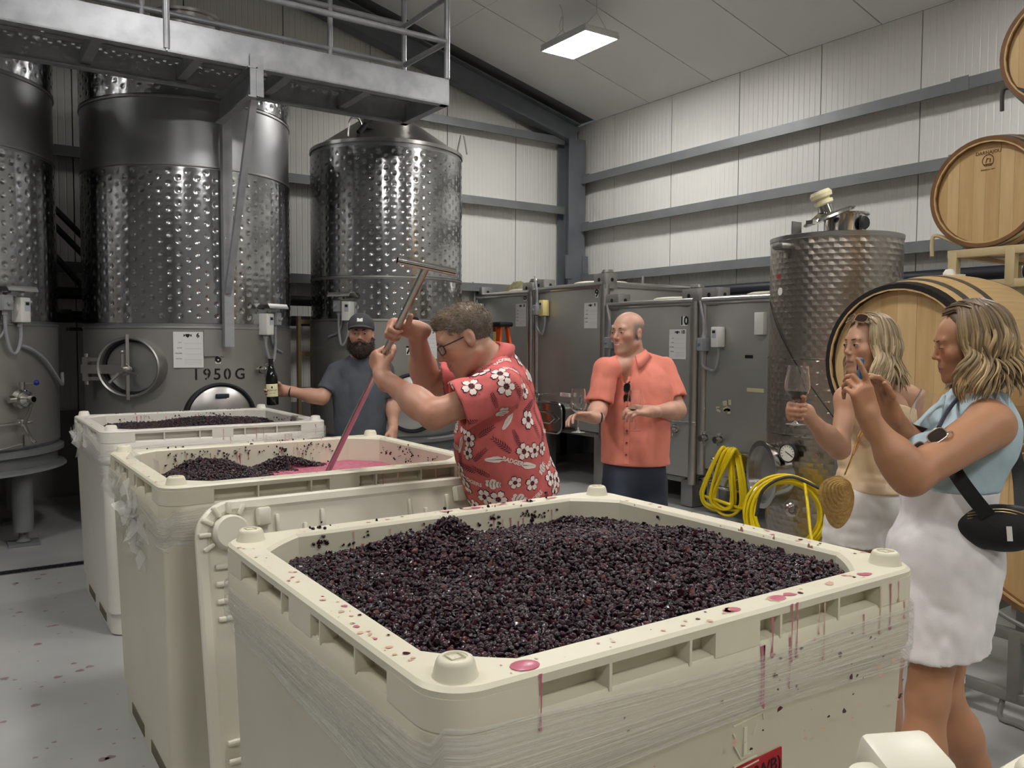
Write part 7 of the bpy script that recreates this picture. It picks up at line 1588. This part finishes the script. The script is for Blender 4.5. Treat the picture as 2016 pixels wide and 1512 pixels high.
S.ripple(folds(.0085, 61, (5, 5, 20))); S.plane(pt(1715, 968, dD), (0, 0, -1)); S.plane(pt(1724, 792, dD), UP*1-fD*.25); S.build('top', satin, pD)
for s_, q in ((0, bust[0]), (1, bust[1])):
    sh = RshD if s_ == 0 else LshD; MB().tube(curve_pts([q+fD*.02+UP*.035, q.lerp(sh, .5)+fD*.045+UP*.035, nD.lerp(sh, .55)+UP*.045, nD.lerp(sh, .5)-fD*.06+UP*.02], 14), .0035, 6).build('strap', satin, pD, world=True)
S = Sculpt(*bounds([tD[3][0], hD1, hD2], .24), .006); torso(S, [(pt(1707, 990, dD+.06), (.150, .115, .10), fD, UP)], .008); e1, e2 = hD1.lerp(kD1, .36), hD2.lerp(kD2, .36); S.cone(hD1, e1, .10, .104, .04, flat=True); S.cone(hD2, e2, .10, .104, .04, flat=True); S.ripple(folds(.005, 66, (8, 8, 20)))
S.cone(hD1.lerp(kD1, .25), kD1, .088, .085, 0, 's'); S.cone(hD2.lerp(kD2, .25), kD2, .088, .085, 0, 's'); S.plane(pt(1715, 958, dD), (0, 0, 1)); S.build('shorts', cloth_mat('white_twill', (226, 224, 220)), pD)
for a in (fD1, fD2): shoe(pD, a, fD, mat('tan_leather', srgb(120, 86, 58), .5))
sgD = thing('sunglasses', 'brown sunglasses pushed up on the blonde woman hair', 'sunglasses', MhD @ Vector((0, .05, .12)))
shades(sgD, MhD @ Matrix.Translation((0, .062, .112)) @ Matrix.Rotation(math.radians(38), 4, 'X'), .95, mat('brown_lens', srgb(52, 38, 34), .1), mat('horn_frame', srgb(150, 116, 84), .3))
wine_glass('wine glass with red wine raised by the woman in tan', gD, rdD, .205, .26, bowl=.043)
# straw bag on a chain
bg = pt(1638, 966, dD-.20); bagR = (RT*.94+FW*.33).normalized(); bagF = bagR.cross(UP); bagF = -bagF if bagF.dot(FW) > 0 else bagF
bag = thing('straw_bag', 'round woven straw bag hanging at the hip of the woman in tan', 'bag', bg); straw = mat('straw', srgb(206, 170, 104), .75, noise=(60, .5, srgb(170, 132, 74)), bump=(140, .6))
def shell_rings(b, c, r0, r1, depth, n=7, tilt=0.):
    for k in range(n):
        f0, f1 = k/n, (k+1)/n
        ring = lambda f, lift: [c+bagR*(r0*f*math.cos(a)+.02*(1-f))+UP*(r1*f*math.sin(a)-.02*f*math.sin(a)**2+.02*(1-f))+bagF*(depth*(1-f*f)+lift) for a in np.linspace(0, 2*PI, 40, endpoint=False)]
        A, B = ring(f0+.001, .0), ring(f1, .0); m_ = ring((f0+f1)/2, .004); i0 = len(b.v); b.v += [tuple(p) for p in A+m_+B]; 
        for i in range(40):
            j = (i+1) % 40; b.f += [[i0+i, i0+j, i0+40+j, i0+40+i], [i0+40+i, i0+40+j, i0+80+j, i0+80+i]]; b.mi += [0, 0]
b = MB(); shell_rings(b, bg+bagF*.016, .072, .072, .030, 8); b.build('flap', straw, bag, world=True)
b = MB(); shell_rings(b, bg-UP*.035+bagR*.03, .068, .085, .022, 8); b.ball(bg-UP*.035+bagR*.03, .08, 20, (.82, .82, 1.0), rot=None) if False else None; b.build('pouch', straw, bag, world=True)
b = MB(); S = Sculpt(np.array(bg)-.16, np.array(bg)+.16, .005); S.ell(bg-UP*.03+bagR*.03-bagF*.012, (.066, .03, .082), 0, rot=basis(bagF, UP)); S.build('pouch_back', straw, bag)
gold = mat('gold_metal', srgb(206, 160, 84), .25, 1); st0 = bg+bagR*.055+UP*.055; st1 = pt(1700, 845, dD-.10)
MB().tube([st0, st0.lerp(st1, .45)], .0028, 6).build('chain', gold, bag, world=True)
for o_ in (-.006, .006): MB().tube(curve_pts([st0.lerp(st1, .42), st0.lerp(st1, .7)+bagR*o_, st1+bagR*o_, LshD.lerp(nD, .3)+UP*.05], 14), .0035, 6).build('strap', mat('tan_strap', srgb(172, 122, 62), .5), bag, world=True)
# ============================================================ woman in the pale blue top and white skirt
pE = person('woman in pale blue sleeveless dress photographing with a phone', (2.47, 1.28)); dE = 2.5
sE = skin_mat('tan_skin'); fE = (-RT*.93-FW*.36).normalized(); fE = (-RT*.97+FW*.22).normalized(); fhE = (-RT*.956+FW*.27).normalized(); scE = .95
MhE = mframe(pt(1906, 678, dE+.02), fhE-UP*.19, UP*.98-RT*.19)
nE = pt(1928, 778, dE+.06); LshE, RshE = pt(1948, 838, dE-.10), pt(1880, 812, dE+.20); LelE, RelE = pt(1792, 938, dE-.22), pt(1806, 905, dE+.10)
phc = pt(1694, 730, dE-.13); phx = (RT*.97+FW*-.2).normalized()
LwE = pt(1712, 826, dE-.20); RwE = pt(1752, 806, dE-.02)
tE = [(pt(1922, 850, dE+.07), (.165, .115, .14), fE, UP*.97+RT*.25), (pt(1885, 885, dE+.07), (.15, .13, .14), fE, UP), (pt(1868, 965, dE+.08), (.15, .135, .16), fE, UP), (pt(1858, 1085, dE+.08), (.165, .135, .17), fE, UP)]
bustE = [pt(1826, 895, dE-.03), pt(1818, 885, dE+.15)]
hE1, hE2 = pt(1856, 1130, dE+.02), pt(1862, 1130, dE+.17); kE1, kE2 = pt(1826, 1375, dE-.01), pt(1852, 1360, dE+.14); aE1, aE2 = Vector((*pt(1795, 1690, dE-.08).xy, .08)), Vector((*pt(1960, 1640, dE+.22).xy, .08))
S = Sculpt(*bounds([MhE.translation, phc, LwE, LelE, nE, LshE, RshE, aE1, aE2, kE1, tE[3][0]], .17), .0041)
torso(S, tE, -.012, .05); S.cone(nE, LshE, .048, .060, .04); S.cone(nE, RshE, .048, .055, .04); S.cone(MhE @ Vector((0, -.03, -.06)), nE, .047, .050, .035)
arm(S, LshE, LelE, LwE, (.068, .050, .050, .026), .03); arm(S, RshE, RelE, RwE, (.060, .046, .046, .025), .03)
leg(S, hE1, kE1, aE1, (.088, .058, .062, .037)); leg(S, hE2, kE2, aE2, (.100, .060, .064, .037)); sculpt_head(S, MhE, fem=True, sc=scE)
yE = (UP*.93-RT*.30+FW*-.05).normalized(); MlE = mframe(LwE, yE, -FW*.95+RT*.25); sculpt_hand(S, MlE, -1, [(.12, .12, .1), (.75, .95, .5), (.95, 1.1, .6), (1.05, 1.15, .6)], ((.35, .75, -.55, .036), (-.1, .9, -.5, .03), (-.3, .9, -.2, .024)), .98)
yE2 = (UP*.86-RT*.42-FW*.1).normalized(); MrE = mframe(RwE, yE2, RT*.75+FW*.35+UP*.2); sculpt_hand(S, MrE, 1, [(.55, .5, .3), (.6, .5, .3), (.65, .5, .3), (.7, .5, .3)], ((.6, .7, -.3, .038), (.2, .95, -.3, .03), (-.1, .95, -.2, .024)), .95, .05)
S.build('body', sE, pE, skin_colours((.44, .218, .118), [(MhE, scE, {'lips': (.52, .24, .22)})], [(MlE @ Vector((0, .08, 0)), .05, .35), (LelE, .05, .3)], .6)); face_parts(pE, MhE, scE, mat('brow_taupe', srgb(104, 80, 60), .8), squint=.6, look=(0, -.9), lash=True, brow_r=.0024)
long_hair(pE, MhE, scE, .285, (.125, .084, .052), (.58, .42, .22), 9, wave=.020, vol=1.35, n=440, face=60, flare=.04)
# dress: blue bodice, white skirt
blue_top = cloth_mat('pale_blue_jersey', (176, 196, 204), (160, 182, 192)); S = Sculpt(*bounds([tE[0][0], tE[2][0], nE, bustE[0], LshE, RshE], .2), .0055); torso(S, tE[:3], .006, .05); S.cone(nE, LshE, .058, .055, .04); S.cone(nE, RshE, .058, .055, .04)
for q in bustE: S.ell(q, (.066, .068, .066), .05)
S.cone(nE, MhE @ Vector((0, -.01, -.05)), .064, .085, .02, 's'); S.cone(LshE.lerp(LelE, .12), LelE, .080, .07, .01, 's'); S.cone(RshE.lerp(RelE, .12), RelE, .072, .06, .01, 's'); S.ell(LshE+(LshE-nE).normalized()*.075-UP*.0, (.055, .055, .09), .01, 's'); S.ripple(folds(.003, 71)); S.plane(pt(1868, 968, dE), (0, 0, -1)); S.build('bodice', blue_top, pE)
S = Sculpt(*bounds([tE[2][0], tE[3][0], hE1, kE1, kE2], .2), .0055); torso(S, [(pt(1866, 960, dE+.08), (.152, .138, .12), fE, UP), (pt(1858, 1085, dE+.08), (.168, .155, .17), fE, UP)], .006, .06)
for q0, q1, r0, r1 in ((pt(1858, 1090, dE+.08), pt(1840, 1290, dE+.04), .150, .132),):
    S.M = Matrix.Identity(4); 
    for f in np.linspace(0, 1, 6): c = q0.lerp(q1, f); S.ell(c, (.165-.012*f, .152-.012*f, .09), .06, rot=basis(fE, UP))
S.plane(pt(1850, 1287, dE), (-UP+RT*.12)); S.ripple(folds(.006, 77, (12, 12, 6))); S.ripple(folds(.003, 79, (20, 20, 16))); S.plane(pt(1866, 962, dE), (0, 0, 1)); hm = pt(1840, 1290, dE+.04); S.ell(hm-UP*.03, (.135, .115, .045), 0, 's', rot=basis(fE, UP)); S.build('skirt', cloth_mat('white_skirt_cotton', (228, 224, 224), (214, 208, 210)), pE)
for a in (aE1, aE2): shoe(pE, a, fE, mat('white_leather', srgb(220, 218, 212), .5))
# phone
ph = thing('phone', 'blue phone held up by the woman in pale blue', 'phone', phc); pf = (-RT*.93+FW*.36).normalized(); Rp = Matrix((pf.cross(UP), pf, UP)).transposed()
MB().box(phc, (.146, .012, .074), Rp, bev=.004).build('case', mat('blue_phone_case', srgb(44, 108, 150), .35), ph, world=True); MB().box(phc-pf*.006, (.138, .0012, .067), Rp).build('screen', mat('phone_screen', srgb(12, 14, 18), .08), ph, world=True)
MB().box(phc+pf*.0068+UP*.016+pf.cross(UP)*.05, (.03, .004, .03), Rp, bev=.001).build('camera_bump', mat('dark_phone', srgb(36, 60, 80), .3), ph, world=True)
MB().tube([MlE @ Vector((.0095+.0105*math.cos(a), .101, .0105*math.sin(a)-.012)) for a in np.linspace(0, 2*PI, 18, endpoint=False)], .0016, 6, closed=True).build('ring', mat('silver_metal', srgb(210, 210, 212), .15, 1), pE, world=True)
# sunglasses clipped to a strap on the chest
sgE = thing('sunglasses', 'sunglasses hanging on a dark strap at the chest of the phone holder', 'sunglasses', pt(1830, 870, dE-.10)); fx = (RT*.62+UP*.66-FW*.30).normalized(); fn = (fE*.75-FW*.66).normalized(); fn = (fn-fx*fn.dot(fx)).normalized()
shades(sgE, Matrix.Translation(pt(1826, 873, dE-.19)) @ Matrix((fx, fn, fx.cross(fn))).transposed().to_4x4(), .95, mat('smoke_lens', srgb(60, 50, 44), .08, alpha=.86), mat('pale_rim', srgb(190, 180, 168), .25, .6))
MB().tube(curve_pts([pt(1848, 842, dE-.17), pt(1862, 815, dE-.10), pt(1884, 786, dE+.0), pt(1905, 768, dE+.06)], 16), .006, 8).build('neck_strap', mat('navy_strap', srgb(44, 44, 62), .6), sgE, world=True)
wine_glass('nearly empty wine glass tucked at the chest of the phone holder', pt(1792, 902, dE+.04), (UP*.93+RT*.30).normalized(), .215, .10, bowl=.045)
# belt bag
bb = pt(1972, 1036, dE-.10); bp = thing('belt_bag', 'black fabric belt bag with white zip tag worn on the hip', 'bag', bb); bm_ = mat('black_nylon', srgb(20, 20, 22), .6, bump=(300, .2)); S = Sculpt(np.array(bb)-.2, np.array(bb)+.2, .005); bf = (-FW*.90-RT*.43).normalized(); bs = bf.cross(UP)
S.ell(bb, (.118, .045, .066), 0, rot=basis(bf, UP+bs*.12)); S.ell(bb-UP*.02, (.09, .048, .05), .03, rot=basis(bf, UP)); S.ripple(folds(.003, 81)); S.build('pouch', bm_, bp)
for q in (.028, .036, .044): MB().tube(curve_pts([bb+bs*-.09+UP*(q-.01)+bf*.025, bb+UP*(q+.012)+bf*.030, bb+bs*.09+UP*(q-.01)+bf*.025], 12), .0022, 6).build('zip', mat('zip_metal', srgb(170, 150, 110), .3, .9), bp, world=True)
tg = bb+bs*-.015+bf*.052-UP*.01; MB().box(tg, (.014, .003, .042), basis(bf, UP) @ Matrix.Rotation(.1, 3, 'Y')).build('zip_tag', white_print, bp, world=True)
def ribbon(name, pts, w, th, nrm, m, t):
    b = MB(); P = [Vector(p) for p in pts]
    for i, p in enumerate(P):
        d = (P[min(i+1, len(P)-1)]-P[max(i-1, 0)]).normalized(); s_ = d.cross(nrm).normalized(); n_ = s_.cross(d); b.v += [tuple(p+s_*w+n_*th), tuple(p-s_*w+n_*th), tuple(p-s_*w-n_*th), tuple(p+s_*w-n_*th)]
    for i in range(len(P)-1): b.f += [[4*i+k, 4*i+(k+1) % 4, 4*i+4+(k+1) % 4, 4*i+4+k] for k in range(4)]
    b.f += [[0, 1, 2, 3], [4*len(P)-1, 4*len(P)-2, 4*len(P)-3, 4*len(P)-4]]; b.mi = [0]*len(b.f); return b.build(name, m, t, 50, world=True)
ribbon('belt', curve_pts([pt(1945, 1015, dE-.12), pt(1918, 982, dE-.125), pt(1890, 944, dE-.11), pt(1872, 915, dE-.08)], 12), .021, .003, bf, bm_, bp)
ribbon('shoulder_strap', curve_pts([pt(2012, 1010, dE-.02), pt(2008, 950, dE+.06), pt(2000, 900, dE+.12), pt(1985, 850, dE+.16)], 12), .019, .003, bf, bm_, bp)
